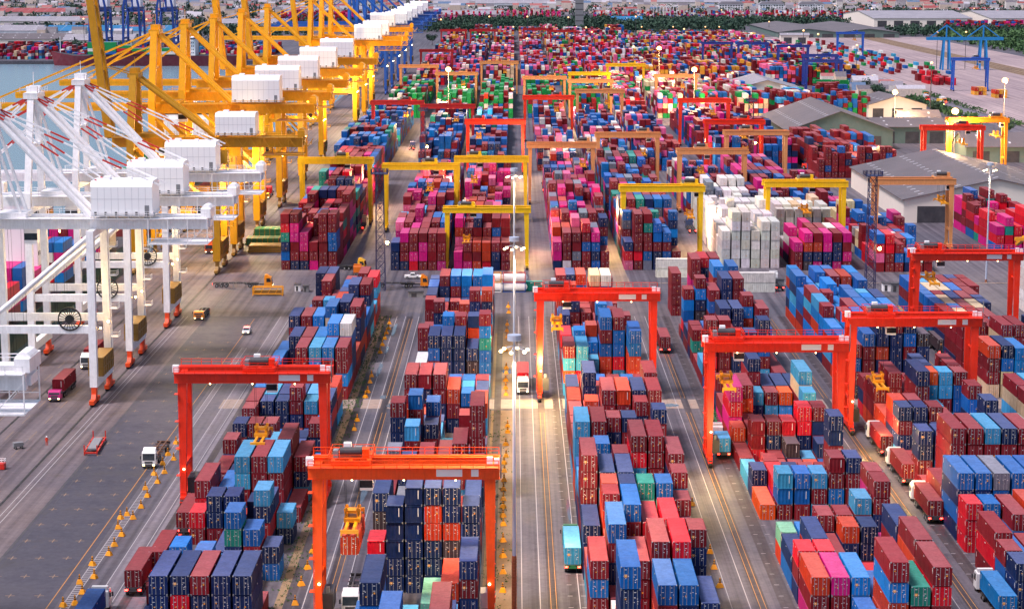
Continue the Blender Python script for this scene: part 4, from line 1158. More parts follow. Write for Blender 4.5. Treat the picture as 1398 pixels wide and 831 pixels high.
FX = [(44.5, 627, YEL, YB + 'over maroon and blue stacks beside the white reefers', 8.5, 13, 1),
      (-8, 609, YEL, YB + 'with a low beam over the stacks behind the lamp masts', -6, 10, .8),
      (-7.8, 718, YEL, YB + 'second behind the lamp masts, tall over pink stacks', -6, 14, 1),
      (-31, 693, YEL, YB + 'over pink and maroon stacks beside a dark lattice tower', 3, 14, 1),
      (-61, 713, YEL, YB + 'over the pink block next to the yellow quay cranes', 2, 14, 1),
      (89.5, 640, YEL, YB + 'behind the magenta stacks near the grey warehouse', 0, 13, 1),
      (17.5, 773, TAN, 'tan gantry crane over blue stacks behind the third lamp mast', 8, 14, 1),
      (44.5, 818, TAN, 'tan gantry crane straddling stacks beyond the yellow one', 6, 14, 1),
      (71, 748, TAN, 'tan gantry crane over maroon stacks behind the white reefers', -4, 14, 1),
      (96, 829, TAN, 'tan gantry crane beside the open yard before the maroon wall of containers', -4, 14, 1),
      (124, 647, TAN, 'tan gantry crane in front of the grey warehouse with white gable', 9, 15, 1),
      (-8, 884, RED, 'red gantry crane over blue stacks beyond the yellow cranes', -7, 15, 1),
      (17, 1040, RED, 'bright red gantry crane before the green container stacks', 4, 15, 1),
      (-56, 1003, DRED, 'dull red gantry crane at the quay side of the blue stacks', 4, 15, 1),
      (-31, 977, DRED, 'dull red gantry crane between two green container blocks', 4, 15, 1),
      (92.5, 1018, RED, 'red gantry crane over stacks in front of a pale shed', 4, 15, 1),
      (93, 884, RED, 'red gantry crane standing before the dark lattice post and blue stacks', 4, 15, 1),
      (44.5, 1090, TAN, 'tan gantry crane in front of the green stacks, near the middle road', 4, 15, 1),
      (17.5, 1213, TAN, 'tan gantry crane among the green stacks', 4, 15, 1),
      (43, 1181, TAN, 'tan gantry crane at the edge of the green stacks', -4, 15, 1),
      (-34.5, 1256, TAN, 'tan gantry crane beside a bright lamp over green stacks', 4, 15, 1),
      (-61, 1343, TAN, 'tan gantry crane over green stacks nearest the quay cranes', 4, 15, 1),
      (72, 1357, YEL, 'bright yellow gantry crane over white and maroon stacks', 4, 15, 1),
      (45, 1256, YEL, 'small yellow gantry crane among the tan ones by the green stacks', 4, 15, 1),
      (95, 1231, TAN, 'tan gantry crane under a very bright lamp', 4, 15, 1),
      (-10, 1390, TAN, 'tan gantry crane behind the green stacks', 4, 15, 1),
      (-58, 1569, DRED, 'dark red gantry crane over mixed stacks behind the green ones', 4, 15, 1),
      (-58, 2009, DRED, 'dark red gantry crane at the far end of the yard beside a white block', 4, 15, 1),
      (-30, 2009, DRED, 'dark red gantry crane far off before the trees', 4, 15, 1),
      (21, 2040, DRED, 'dark red gantry crane far off by the grey tower', 4, 15, 1),
      (46, 1990, DRED, 'dark red gantry crane far off behind pink stacks', 4, 15, 1),
      (165, 1708, BLU, 'dark blue gantry crane over mixed stacks, one of a far pair', -4, 15, 1),
      (193, 1700, BLU, 'dark blue gantry crane over mixed stacks, second of a far pair', 4, 15, 1),
      (219, 1650, BLU, 'dark blue gantry crane near the small gatehouse', 4, 15, 1),
      (217, 1490, BLU, 'dark blue gantry crane behind the bright green containers', 4, 15, 1),
      (208, 1410, BLU, 'dark blue gantry crane close to the bright green containers', -4, 15, 1),
      (310, 1940, (30, 90, 190), 'bright blue portal crane at the end of the rail yard', 4, 15, 1),
      (312, 1436, (30, 90, 190), 'bright blue portal crane on the pale rail yard', 4, 15, 1),
      (179, 853, RED, 'bright red portal crane behind the warehouse roofs', 4, 15, 1),
      (195, 880, (240, 150, 20), 'orange portal crane behind the warehouse roofs by a bright lamp', 8, 15, 1.05)]
for i, (x, y, c, lb, tx, sz, zs) in enumerate(FX):
    place_rtg(far_rtg, i == 0, x, y, c, lb, tx, sz, zs=zs)

# cantilever gantry over the rail yard
cg = empty('cantilever_gantry', (366, 1708, 0), 0, 'bright blue cantilever gantry with two peaked frames over the rail tracks', 'gantry crane')
b = MB()
b.box(-31, 31, -2.4, -1.2, 24, 26.4)
b.box(-31, 31, 1.2, 2.4, 24, 26.4)
b.build('girder', M['obj'], cg)
for sx in (-1, 1):
    b = MB()
    for dx in (-4, 4):
        for y in (-5, 5):
            b.bar((sx * 15 + dx * .8, y, 0), (sx * 15 + dx * .5, y * .35, 24), 1.3, 1.3)
    b.build('leg', M['obj'], cg)
    b = MB()
    for dx in (-13, 13):
        b.bar((sx * 15 + dx, 0, 26.4), (sx * 15, 0, 36), .8, .8)
    b.bar((sx * 15, 0, 26.4), (sx * 15, 0, 36.4), 1.0, 1.0)
    b.build('peak_frame', M['obj'], cg)
colour_tree(cg, (20, 130, 200))


# ------------------------------------------------------------------ ship-to-shore quay cranes
def make_sts(label, cat, group, y, colr, xl=-85.8, xw=-98.6, zg=37.7, apex=61, house=(-86, -73.5, 38.2, 45.3), tip=-150, raised=False, backend=-62.5,
             leg_w=1.35, stay_red=False, rz=0, origin=None, bogie=None, dull=False, detail=True, housecol=None, gd=2.3):
    ox = xl if origin is None else 0
    root = empty('quay_crane', (xl, y, 0) if origin is None else origin, rz, label, cat, group)
    X = lambda x: x - xl
    P = M['obj']
    hw = 8.0
    zs = 3.6
    zp = zg * .41
    for x in (xl, xw):
        for sy in (-1, 1):
            m = MB()
            top = zg - 2.2 if x == xl else zg + 1.0
            m.bar((X(x), sy * hw, zs), (X(x), sy * (hw - 1.0), top), leg_w, leg_w)
            m.build('leg', P, root)
            if detail:
                b = MB()
                for k in (-1, 1):
                    b.prism([(-1.7, 1.0), (1.7, 1.0), (.8, 2.2), (-.8, 2.2)], X(x) - .45, X(x) + .45, 0, 'x')
                    break
                b.v = [(vx, vy + sy * hw, vz) for vx, vy, vz in b.v]
                b.box(X(x) - .5, X(x) + .5, sy * hw - .7, sy * hw + .7, 2.1, 3.7, 0)
                for k in (-1, 1):
                    b.box(X(x) - .5, X(x) + .5, sy * hw + k * 1.9 - 1.4, sy * hw + k * 1.9 + 1.4, .5, 1.3, 0)
                    for q in (-.7, .7):
                        b.tube((X(x) - .35, sy * hw + k * 1.9 + q, .42), (X(x) + .35, sy * hw + k * 1.9 + q, .42), .42, 1, 10)
                b.build('bogie', [bogie or M['orange'], M['dark']], root)
        m = MB()
        m.box(X(x) - .7, X(x) + .7, -hw, hw, zs - .1, zs + 1.7)
        m.build('sill_beam', P, root)
        m = MB()
        m.box(X(x) - .6, X(x) + .6, -hw + 1, hw - 1, zg - 3.6, zg - 2.2)
        m.build('cross_beam', P, root)
    for sy in (-1, 1):
        yy = sy * (hw - .4)
        m = MB()
        m.box(X(xw), X(xl), yy - .55, yy + .55, zp - .8, zp + .8)
        m.tube((X(xw), yy, zp + 1.2), (X(xl), yy - sy * .5, zg - 3), .55, 0, 10)
        m.build('portal_beam', P, root)
    m = MB()
    for sy in (-1, 1):
        m.box(X(xw) - 6, X(backend), sy * 2.6 - .65 - (gd - 2.3) * .4, sy * 2.6 + .65 + (gd - 2.3) * .4, zg - gd, zg)
        m.box(X(xw) - 6, X(backend), min(sy * 3.3, sy * 4.5), max(sy * 3.3, sy * 4.5), zg - .1, zg)
    for k in range(5):
        x = X(xw) + (X(backend) - X(xw)) * k / 4
        m.box(x - .4, x + .4, -2, 2, zg - 1.9, zg - .6)
    m.build('girder', P, root)
    if detail:
        m = MB()
        for sy in (-1, 1):
            rail_run(m, [(X(xw) - 5, sy * 4.45, zg), (X(backend), sy * 4.45, zg)], post=2.2, r=.05)
        # hanging service platform at the back end
        e = X(backend)
        for sy in (-1, 1):
            for x in (e - 12, e - 8, e - 4, e):
                m.bar((x, sy * 4.4, zg - 5.2), (x, sy * 4.4, zg), .16, .16)
            m.bar((e - 12, sy * 4.4, zg - 5.2), (e, sy * 4.4, zg - 5.2), .2, .25)
            m.bar((e - 12, sy * 4.4, zg - 4.1), (e, sy * 4.4, zg - 4.1), .1, .1)
            m.bar((e - 8, sy * 4.4, zg - 5.2), (e - 4, sy * 4.4, zg - 1), .1, .1)
            m.bar((e - 4, sy * 4.4, zg - 5.2), (e, sy * 4.4, zg - 1), .1, .1)
        m.box(e - 12, e, -4.4, 4.4, zg - 5.3, zg - 5.2)
        m.box(e - 1.4, e + .6, -3.2, 3.2, zg, zg + 1.8)
        m.tube((e - .5, -2.2, zg + 1.4), (e - .5, 2.2, zg + 1.4), 1.1, 0, 12)
        m.build('service_platform', P, root)
    # boom
    bm_ = MB()
    Lb = X(xw) - 6 - X(tip)
    for sy in (-1, 1):
        bm_.box(-Lb, 0, sy * 2.6 - .6, sy * 2.6 + .6, -2.1, 0)
        for k in range(8):
            if detail:
                bm_.bar((-Lb * k / 8, sy * 3.5, 0), (-Lb * (k + 1) / 8, sy * 3.5, 0), .1, .1)
    for k in range(9):
        bm_.box(-Lb * k / 8 - .35, -Lb * k / 8 + .35, -2.2, 2.2, -1.6, -.5)
    bo = bm_.build('boom', P, root, (X(xw) - 6, 0, zg))
    if raised:
        bo.rotation_euler = (0, math.radians(84), 0)
    # A frame
    m = MB()
    ax = X(xw) + .6
    for sy in (-1, 1):
        m.bar((X(xw), sy * (hw - 1.0), zg), (ax, sy * 2.6, apex), leg_w * .95, leg_w * .95)
        if stay_red:
            m.bar((X(xw) + 7, sy * 2.6, zg), (ax, sy * 2.6, apex - 1), .55, .55)
    m.box(ax - 1.6, ax + 1.6, -3.6, 3.6, apex - .8, apex + .5)
    for sy in (-1.6, 1.6):
        m.box(ax - 1.2, ax + 1.2, sy - .5, sy + .5, apex + .5, apex + 1.9)
    m.box(X(xw) - .4, X(xw) + .9, -5, 5, (zg + apex) / 2 - .4, (zg + apex) / 2 + .4)
    if detail:
        rail_run(m, [(ax - 2.2, -3.8, apex + .5), (ax + 2.2, -3.8, apex + .5), (ax + 2.2, 3.8, apex + .5)], post=1.4)
        m.bar((ax, 0, apex + 1), (ax, 0, apex + 5), .12, .12)
    m.build('apex_frame', P, root)
    for sy in (-1, 1):
        st = MB()
        st.tube((ax, sy * 2.6, apex), (X(xl) - .6, sy * 2.6, zg + .2), .62, 0, 10)
        st.build('backstay', P, root)
    for sy in (-1, 1):
        th = MB()
        for tx_, z in ((house[1] - xl + 1.5, house[3] - 1.0), (X(backend) - 12, zg + .5)) if stay_red else ():
            p, q = Vector((ax, sy * 2.9, apex)), Vector((tx_, sy * 2.9, z))
            n = 9 if stay_red else 1
            for k in range(n):
                th.bar(p.lerp(q, k / n), p.lerp(q, (k + 1) / n), .32, .32, 1 if (stay_red and k % 3 == 0) else 0)
        if not raised:
            for f in (.5, .92):
                p, q = Vector((ax, sy * 2.6, apex)), Vector((X(xw) - 6 - Lb * f, sy * 2.6, zg))
                n = 10 if stay_red else 1
                for k in range(n):
                    th.bar(p.lerp(q, k / n), p.lerp(q, (k + 1) / n), .38, .38, 1 if (stay_red and k % 3 == 0) else 0)
        else:
            th.bar((ax, sy * 2.6, apex), (X(xw) - 7, sy * 2.6, zg + 20), .3, .3)
        th.build('forestay', [P, M['red']], root)
    # machinery house
    hx0, hx1, hz0, hz1 = X(house[0]), X(house[1]), house[2], house[3]
    m = MB()
    hh = hz1 - hz0
    m.prism([(-4.3, hz0), (4.3, hz0), (4.3, hz1 - hh * .16), (3.2, hz1), (-3.2, hz1), (-4.3, hz1 - hh * .16)], hx0, hx1, 0, 'x')
    ho = m.build('machinery_house', housecol or M['white'], root)
    if detail:
        if gd > 2.5:          # drive cabins, cable festoon and plant on the tall cranes
            e_ = MB()
            e_.box(X(xl) - 3, X(xl) + 3.5, -6.8, -3.6, zg - 7.5, zg - 3.4, 0)
            e_.box(X(xl) + 2, X(xl) + 6, 3, 6.5, zg - 6, zg - 3.2, 0)
            e_.box(X(xw) + 2, X(xw) + 6, -5, 5, zp + .8, zp + 3.2, 0)
            for k in range(14):
                x = X(xw) + (X(backend) - X(xw)) * k / 13
                e_.bar((x, -4.4, zg - .2), (x + 1.6, -4.4, zg - 2.6), .18, .18)
                e_.bar((x + 1.6, -4.4, zg - 2.6), (x + 3.2, -4.4, zg - .2), .18, .18)
            rail_run(e_, [(X(xw), -8, zp + .8), (X(xl), -8, zp + .8)], post=2, r=.06)
            for q in (-1, 1):
                e_.bar((X(xl), q * 6.8, zp), (X(xw), q * 6.8, zg - 3), .9, .9)
            e_.build('plant_platform', P, root)
        d = MB()
        rail_run(d, [(hx0, -4.6, hz0 - .1), (hx1 + .4, -4.6, hz0 - .1), (hx1 + .4, 4.6, hz0 - .1)], post=1.6)
        for k in range(6):
            x = hx0 + (hx1 - hx0) * (k + .3) / 6
            d.box(x, x + .5, -4.34, -4.30, hz0 + .25, hz0 + .9, 1)
        for k in range(1, 9):
            x = hx0 + (hx1 - hx0) * k / 9
            d.box(x - .03, x + .03, -4.315, -4.295, hz0 + .1, hz1 - hh * .18, 3)
        d.box(hx0, hx1, -4.32, -4.295, hz0 + hh * .485, hz0 + hh * .495, 3)
        d.box(hx1 - 1.6, hx1 - .7, -4.34, -4.30, hz0 + .1, hz0 + 2.2, 2)
        d.box(hx0 + 2, hx0 + 3.4, -1, 1, hz1, hz1 + .6, 0)
        d.box(hx0 + 7, hx0 + 7.8, -1, .2, hz1, hz1 + .5, 0)
        d.build('vent', [M['white'], M['dkgrey'], M['grey'], M['seam']], ho)
        t = MB()
        tx_ = X(xw) + 5
        t.box(tx_ - 3, tx_ + 3, -3.4, 3.4, zg - .1, zg + 1.0, 0)
        t.box(tx_ + 2, tx_ + 4.6, -1.2, 1.2, zg - 5.6, zg - 2.6, 1)
        t.box(tx_ + 1.95, tx_ + 4.65, -1.25, -1.19, zg - 4.8, zg - 3.4, 2)
        for sx in (-1, 1):
            for sy in (-1, 1):
                t.bar((tx_ + sx * 1.1, sy * 1.2, zp - 6), (tx_ + sx * 1.4, sy * 1.4, zg - .1), .05, .05, 3)
        t.build('trolley', [P, M['white'], M['glass'], M['black']], root)
        # ladder with landings and cable reel on the land side
        s = MB()
        x = X(xl) + leg_w / 2 + .35
        for yy in (hw - 1.2, hw - .7):
            s.bar((x, yy, zs + 1.7), (x, yy - .9, zg - 3), .08, .08)
        for z in (zp - 4, zp + 2, zp + 9, zp + 15):
            s.box(x - .2, x + 1.6, hw - 2.6, hw - .4, z, z + .08)
            rail_run(s, [(x - .1, hw - 2.6, z), (x + 1.6, hw - 2.6, z), (x + 1.6, hw - .4, z)], post=.9, r=.04)
        s.build('ladder', P, root)
        r = MB()
        rx, rzz = X(xl) - 4.5, zp + 2.2
        for k in range(20):
            a0, a1 = 2 * PI * k / 20, 2 * PI * (k + 1) / 20
            r.bar((rx, -hw - .2 + math.cos(a0) * 2.2 * 0, rzz), (rx + math.cos(a0) * 2.3, -hw - .2, rzz + math.sin(a0) * 2.3), .12, .12)
            r.bar((rx + math.cos(a0) * 2.3, -hw - .2, rzz + math.sin(a0) * 2.3), (rx + math.cos(a1) * 2.3, -hw - .2, rzz + math.sin(a1) * 2.3), .2, .3)
        r.tube((rx, -hw - .5, rzz), (rx, -hw + .1, rzz), .9, 0, 12)
        r.build('cable_reel', M['black'], root)
        bb = MB()
        bb.box(X(xl) - 1.5, X(xl) + 1.5, -5.8, 5.6, zs + 1.75, zs + 5.6, 0)
        for k in range(6):
            bb.box(X(xl) - 1.62, X(xl) + 1.62, -5.6 + k * 2.1, -5.35 + k * 2.1, zs + 1.8, zs + 5.5, 0)
        bb.box(X(xl) - 1.65, X(xl) + 1.65, -5.9, 5.7, zs + 3.5, zs + 3.75, 0)
        bb.build('ballast_box', M['ballast'], root)
        lm = MB()
        for q in (-1, 1):
            lm.ball((X(xl) + .9, q * 4.0, zp - .4), .22, 0, 6)
            lm.ball((X(xl) - 7, q * 3.2, zg - 2.7), .2, 0, 6)
        lm.build('flood_lamp', M['lamp_warm'], root)
    colour_tree(root, colr)
    return root


M['ballast'] = paint('weathered_ochre', (150, 112, 40), wear=.1, rust=.3)
M['redorange'] = paint('red_orange_paint', (236, 74, 14), wear=.08)
M['seam'] = flat('pale_seam', (196, 196, 202))
M['olive'] = paint('dull_ochre', (150, 120, 20), wear=.1, rust=.2)
WHT = (248, 247, 249)
for k, (y, lb) in enumerate(((265, 'white quay crane of which only the service platform end shows beside the maroon truck'),
                             (426, 'white quay crane with its machinery house foremost, red and white stays'),
                             (466, 'white quay crane standing second in the white group'),
                             (517, 'white quay crane standing last of the white group, next to the yellow cranes'))):
    make_sts(lb, 'quay crane', 'white quay cranes', y, WHT, stay_red=True, xw=-107.5, apex=60, tip=-152, leg_w=1.5, bogie=M['redorange'])
YQ = dict(xl=-85.8, xw=-110, zg=46, apex=68, house=(-86, -71.5, 46.5, 54.5), tip=-166, backend=-61)
yq = [(605, True, 39, 'yellow quay crane with raised boom and weathered mast, first after the white cranes'),
      (642, False, 46, 'yellow quay crane with boom lowered over the water, first of the tall ones'),
      (700, False, 46, 'yellow quay crane with boom lowered, second of the tall ones'),
      (768, False, 46, 'yellow quay crane with boom lowered, third of the tall ones'),
      (846, True, 46, 'yellow quay crane with boom raised, first behind the lowered three'),
      (935, True, 46, 'yellow quay crane with boom raised, second behind the lowered three'),
      (1135, True, 46, 'yellow quay crane with boom raised, farther along the quay'),
      (1200, False, 46, 'yellow quay crane with a house on its girder, beyond the raised booms'),
      (1262, False, 49, 'yellow quay crane with bright apex frame, last of the yellow cranes')]
for y, up, zg, lb in yq:
    d = dict(YQ)
    if zg != 46:
        dz = zg - 46
        d.update(zg=zg, apex=68 + dz * (1 if dz > 0 else 1.6), house=(-86, -74.5 if dz < 0 else -71.5, 46.5 + dz, (54.5 if dz > 0 else 53) + dz))
    make_sts(lb, 'quay crane', 'yellow quay cranes', y, (246, 172, 0) if zg != 39 else (200, 142, 0), raised=up, leg_w=2.1, gd=2.9, bogie=M['ballast'], **d)
for i, y in enumerate((1405, 1475, 1555, 1650, 1750)):
    make_sts('blue quay crane with white machinery house, %s beyond the yellow cranes' % ordw(i + 1), 'quay crane', 'blue quay cranes', y, (28, 92, 180), raised=i > 1,
             leg_w=1.7, bogie=M['blue'], **YQ)
for i, x in enumerate((-372, -342, -312)):
    make_sts('blue quay crane across the basin behind the red ship, %s from the open water' % ordw(i + 1), 'quay crane', 'blue quay cranes across the basin', 0, (34, 74, 160),
             origin=(x, 1905, 0), rz=-PI / 2 * -1, raised=True, leg_w=1.9, bogie=M['blue'], detail=False, **YQ)
# ------------------------------------------------------------------ lamp masts
M['sleeve'] = paint('rust_brown_sleeve', (150, 84, 52), wear=.1)
M['mastw'] = paint('mast_paint', (176, 186, 206), wear=.1, rust=.03)
M['latt'] = paint('dark_blue_lattice', (34, 38, 84), wear=.1, rust=.1)


def point(x, y, z, e, c=(1.0, .68, .34), r=1.2):
    d = bpy.data.lights.new('lamp_light', 'POINT')
    d.energy = e
    d.color = c
    d.shadow_soft_size = r
    o = bpy.data.objects.new('lamp_light', d)
    COL.objects.link(o)
    o.location = (x, y, z)


def light_mast(x, y, h, label, rust=0.0, lamps=6, r=.28, glowm='lamp_white', size=.27, light=0, group='high lamp masts'):
    root = empty('light_mast', (x, y, 0), 0, label, 'light mast', group)
    m = MB()
    m.tube((0, 0, rust), (0, 0, h), r, 0, 10, r2=r * .6)
    m.build('pole', M['mastw'], root)
    b = MB()
    b.tube((0, 0, 0), (0, 0, max(.8, rust)), r * 1.25, 0, 10, r2=r * 1.1)
    if rust:
        for k in range(int(rust * 2)):
            b.tube((0, 0, k * .5), (0, 0, k * .5 + .12), r * 1.4, 0, 10)
    b.build('base_sleeve', M['sleeve'], root)
    c = MB()
    c.tube((0, 0, h - .1), (0, 0, h + .7), r * 3.4, 0, 14)
    for k in range(lamps):
        a = 2 * PI * k / lamps + .3
        c.bar((0, 0, h - .8), (1.9 * math.cos(a), 1.9 * math.sin(a), h - 1.3), .1, .1)
    c.build('lamp_crown', M['mastw'], root)
    for k in range(lamps):
        a = 2 * PI * k / lamps + .3
        l = MB()
        l.ball((1.9 * math.cos(a), 1.9 * math.sin(a), h - 1.5), size, 0, 8, .8)
        l.build('lamp', M[glowm], root)
    if light:
        for dx in (-1.9, 1.9):
            d = bpy.data.lights.new('mast_light', 'SPOT')
            d.energy, d.color, d.spot_size, d.spot_blend, d.shadow_soft_size = light * .6, (1.0, .7, .38), math.radians(140), .5, .5
            o = bpy.data.objects.new('mast_light', d)
            COL.objects.link(o)
            o.location = (x + dx, y, h - 2.0)
            o.rotation_euler = (0, math.radians(12) * (-1 if dx > 0 else 1), 0)
    return root


light_mast(0, 281, 38.5, 'tall pale lamp mast with a rust-wrapped foot, foremost on the middle strip', rust=8, light=26000)
light_mast(0, 389, 37.6, 'tall pale lamp mast, second along the middle strip', light=26000)
light_mast(0, 515, 38, 'tall pale lamp mast, third along the middle strip by the avenue', light=22000)
x, y = at(1346, 385)
light_mast(x, y, 33, 'slim pale lamp mast beside the far corner block and the blue forklift', light=9000, lamps=4)


def lattice_tower(px, py, h, w, label, lit=None):
    x, y = at(px, py)
    root = empty('lattice_tower', (x, y, 0), 0, label, 'lattice tower', 'lattice lamp towers')
    m = MB()
    n = int(h / w)
    for sx in (-1, 1):
        for sy in (-1, 1):
            m.bar((sx * w / 2, sy * w / 2, 0), (sx * w / 2 * .8, sy * w / 2 * .8, h), .2, .2)
    for k in range(n):
        z0, z1 = h * k / n, h * (k + 1) / n
        f0, f1 = w / 2 * (1 - .2 * k / n), w / 2 * (1 - .2 * (k + 1) / n)
        for s in (-1, 1):
            m.bar((-f0, s * f0, z0), (f1, s * f1, z1), .1, .1)
            m.bar((f0, s * f0, z0), (-f1, s * f1, z1), .1, .1)
            m.bar((s * f0, -f0, z0), (s * f1, f1, z1), .1, .1)
            m.bar((-f0, s * f0, z0), (f0, s * f0, z0), .1, .1)
    m.build('lattice_shaft', M['latt'], root)
    p = MB()
    p.box(-w * .9, w * .9, -w * .9, w * .9, h, h + .2)
    rail_run(p, [(-w * .9, -w * .9, h + .2), (w * .9, -w * .9, h + .2), (w * .9, w * .9, h + .2), (-w * .9, w * .9, h + .2), (-w * .9, -w * .9, h + .2)], post=1, r=.06)
    for k in range(5):
        p.box(-w * .9 + k * w * .42, -w * .9 + k * w * .42 + .3, -w * .95, -w * .85, h + .5, h + 1.6)
    p.build('platform', M['latt'], root)
    l = MB()
    l.ball((w * .8, -w * .8, h * .42), .45, 0, 8)
    l.build('lamp', M['lamp_warm'], root)
    return root


lattice_tower(520, 396, 32, 2.5, 'dark blue lattice tower beside the pink stacks, rising from the avenue')
lattice_tower(1187, 408, 33, 2.5, 'dark blue lattice tower with a glowing lamp beside the magenta stacks')
lattice_tower(578, 235, 26, 2.2, 'dark lattice tower far off between two lanes behind the yellow gantry')
lattice_tower(1024, 235, 30, 2.4, 'dark lattice tower in front of a bright red gantry, far off')

# far lamp posts: (photo x, photo y of the lamp, height, brightness)
FL = [(612, 95, 30, 1, 'over the green stacks'), (900, 66, 30, 1, 'very bright one above the middle of the yard'), (948, 95, 30, 1, 'very bright one beside the tan gantry'),
      (1304, 152, 26, 1, 'beside the orange portal crane'), (1372, 110, 30, 1, 'at the edge of the pale rail yard'), (1272, 86, 32, 0, 'on the rail yard by the blue portal crane'),
      (1097, 42, 34, 0, 'at the head of the truck queue'), (1117, 47, 34, 0, 'second at the head of the truck queue'), (1222, 126, 18, 1, 'among the trees by the truck queue'),
      (668, 23, 34, 0, 'before the dark trees'), (1026, 46, 34, 0, 'at the far corner of the yard'), (720, 53, 30, 0, 'deep in the red stacks'), (865, 64, 30, 0, 'by the yellow container row'),
      (800, 38, 30, 0, 'far off, first of a pair'), (808, 44, 30, 0, 'far off, second of a pair'), (1280, 44, 30, 0, 'behind the cantilever gantry'), (1319, 44, 30, 0, 'above the cantilever gantry'),
      (1170, 62, 28, 0, 'in the middle of the rail yard'), (720, 23, 34, 0, 'first of the row before the trees'), (868, 23, 34, 0, 'bright double one before the trees'), (776, 24, 30, 0, 'beside the grey tower'),
      (1077, 65, 24, 0, 'above the gatehouse'), (934, 40, 30, 0, 'behind the yellow row of containers'), (602, 27, 34, 0, 'beyond the blue quay cranes'), (114, 26, 34, 0, 'across the basin by the blue sheds'),
      (200, 27, 30, 0, 'across the basin by the blue cranes')]
def far_lamp(px, py, h, big, lab):
    # the lamp's own height fixes how far off it stands
    x, y = at(px, py, h)
    root = empty('lamp_post', (x, y, 0), 0, 'lamp post, lit, ' + lab, 'lamp post', 'lit lamp posts beyond the avenue')
    m = MB()
    m.tube((0, 0, 0), (0, 0, h), .28, 0, 6, r2=.18)
    m.build('pole', M['dkgrey'], root)
    l = MB()
    s = 1.6 if big else .8
    l.ball((0, 0, h), s, 0, 10, .9)
    l.build('lamp', M['lamp_big' if big else 'lamp_sodium'], root)
    if big:
        point(x, y - 9, h - 7, 60000, (1.0, .6, .28))


for t in FL:
    far_lamp(*t)
for i, px in enumerate((701, 745, 787, 832, 876, 919, 963, 982)):
    far_lamp(px, 37, 12, 0, 'small orange one before the tree belt, %s counted from the quay' % ordw(i + 1))
for i, (px, py) in enumerate(((655, 47), (690, 62), (760, 47), (1010, 52), (1050, 30), (1090, 15), (1190, 12), (1140, 8), (1250, 12), (1330, 12), (985, 14), (860, 5), (640, 8), (560, 30), (40, 12), (150, 40), (1000, 100), (905, 118), (700, 122), (598, 137))):
    far_lamp(px, py, 14, 0, 'small scattered one beyond the avenue, %s of the scattered ones' % ordw(i + 1))

# ------------------------------------------------------------------ yellow bollards
bol = empty('bollard')
b = MB()
b.hexa([(-.5, -.4, .03), (.5, -.4, .03), (.5, .4, .03), (-.5, .4, .03), (-.28, -.22, .62), (.28, -.22, .62), (.28, .22, .62), (-.28, .22, .62)])
b.build('base', M['yellow'], bol)
b = MB()
b.hexa([(-.17, -.09, .62), (.17, -.09, .62), (.17, .09, .62), (-.17, .09, .62), (-.07, -.07, 1.45), (.07, -.07, 1.45), (.07, .07, 1.45), (-.07, .07, 1.45)])
b.build('post', M['yellow'], bol)
b = MB()
b.box(-.16, .16, -.10, .10, .78, .92)
b.box(-.12, .12, -.10, .10, 1.1, 1.22)
b.build('band', M['black'], bol)
BROWS = [('along the quay side of the ladder marking', 160, 700, [(30, 800), (85, 770), (245, 545), (320, 420), (395, 330), (440, 250), (510, 150)], (160, 580)),
         ('on the block side of the ladder marking', 160, 700, [(138, 800), (207, 705), (262, 610), (350, 490), (410, 405), (490, 290), (548, 200)], (160, 580)),
         ('near the foot of the ladder marking', 0, 0, [(345, 805), (410, 795), (435, 680), (450, 735), (505, 580), (515, 650), (595, 525), (625, 475), (665, 420), (645, 380)], (0, 623, 4)),
         ('on the dark strip between quayside and orange-gantry blocks', 0, 0, [(212, 795), (245, 690), (280, 600), (308, 512), (330, 430)], (350, 623, 4)),
         ('by the crossing between quayside and orange-gantry blocks', 0, 0, [(1230, 795), (1255, 715), (1325, 512), (1345, 468), (1365, 385), (1380, 330)], (290, 460)),
         ('beyond the crossing beside the quayside block', 0, 0, [(1072, 825), (1092, 760), (1112, 705), (1127, 658), (1147, 618), (1153, 572)], (350, 350)),
         ('on the lamp mast strip beside the orange gantry leg', 0, 0, [(1372, 670), (1375, 510), (1375, 370), (1375, 235), (1378, 95), (1375, 20)], (470, 700)),
         ('on the lamp mast strip behind the orange gantry', 0, 0, [(1250, 640), (1252, 575), (1252, 490), (1257, 410), (1260, 330), (1257, 260), (1275, 200), (1272, 100)], (490, 590)),
         ('on the lamp mast strip at the crossing', 0, 0, [(1225, 690), (1225, 640), (1210, 365), (1208, 310), (1208, 243), (1213, 178), (1213, 135)], (500, 480)),
         ('on the lamp mast strip beyond the crossing', 0, 0, [(1020, 745), (1030, 630), (1028, 575), (1030, 520), (1045, 415), (1040, 365)], (530, 360)),
         ('on the far side of the lamp-mast block', 0, 0, [(1350, 630), (1300, 470), (1265, 335)], (770, 700)),
         ('between the lamp-mast block and its white line', 0, 0, [(1110, 620)], (770, 590))]
first = True
for lab, _, _, pts_, o in BROWS:
    sc = o[2] if len(o) > 2 else 6.345
    for i, (zx, zy) in enumerate(pts_):
        x, y = at(o[0] + zx / sc, o[1] + (zy + 14) / sc)
        r = bol if first else copy_tree(bol)
        first = False
        r.location = (x, y, .02)
        r.rotation_euler = (0, 0, rng.uniform(-.6, .6))
        tag(r, 'yellow bollard %s, %s along' % (lab, ordw(i + 1)), 'bollard', 'yellow bollards beside the crane lanes')


# ------------------------------------------------------------------ vehicles
def wheelset(root, pts, r=.5, w=.32):
    for x, y in pts:
        m = MB()
        m.tube((x - w / 2, y, r), (x + w / 2, y, r), r, 0, 14)
        m.tube((x - w / 2 - .02, y, r), (x + w / 2 + .02, y, r), r * .5, 1, 10)
        m.build('wheel', [M['dark'], M['grey']], root)


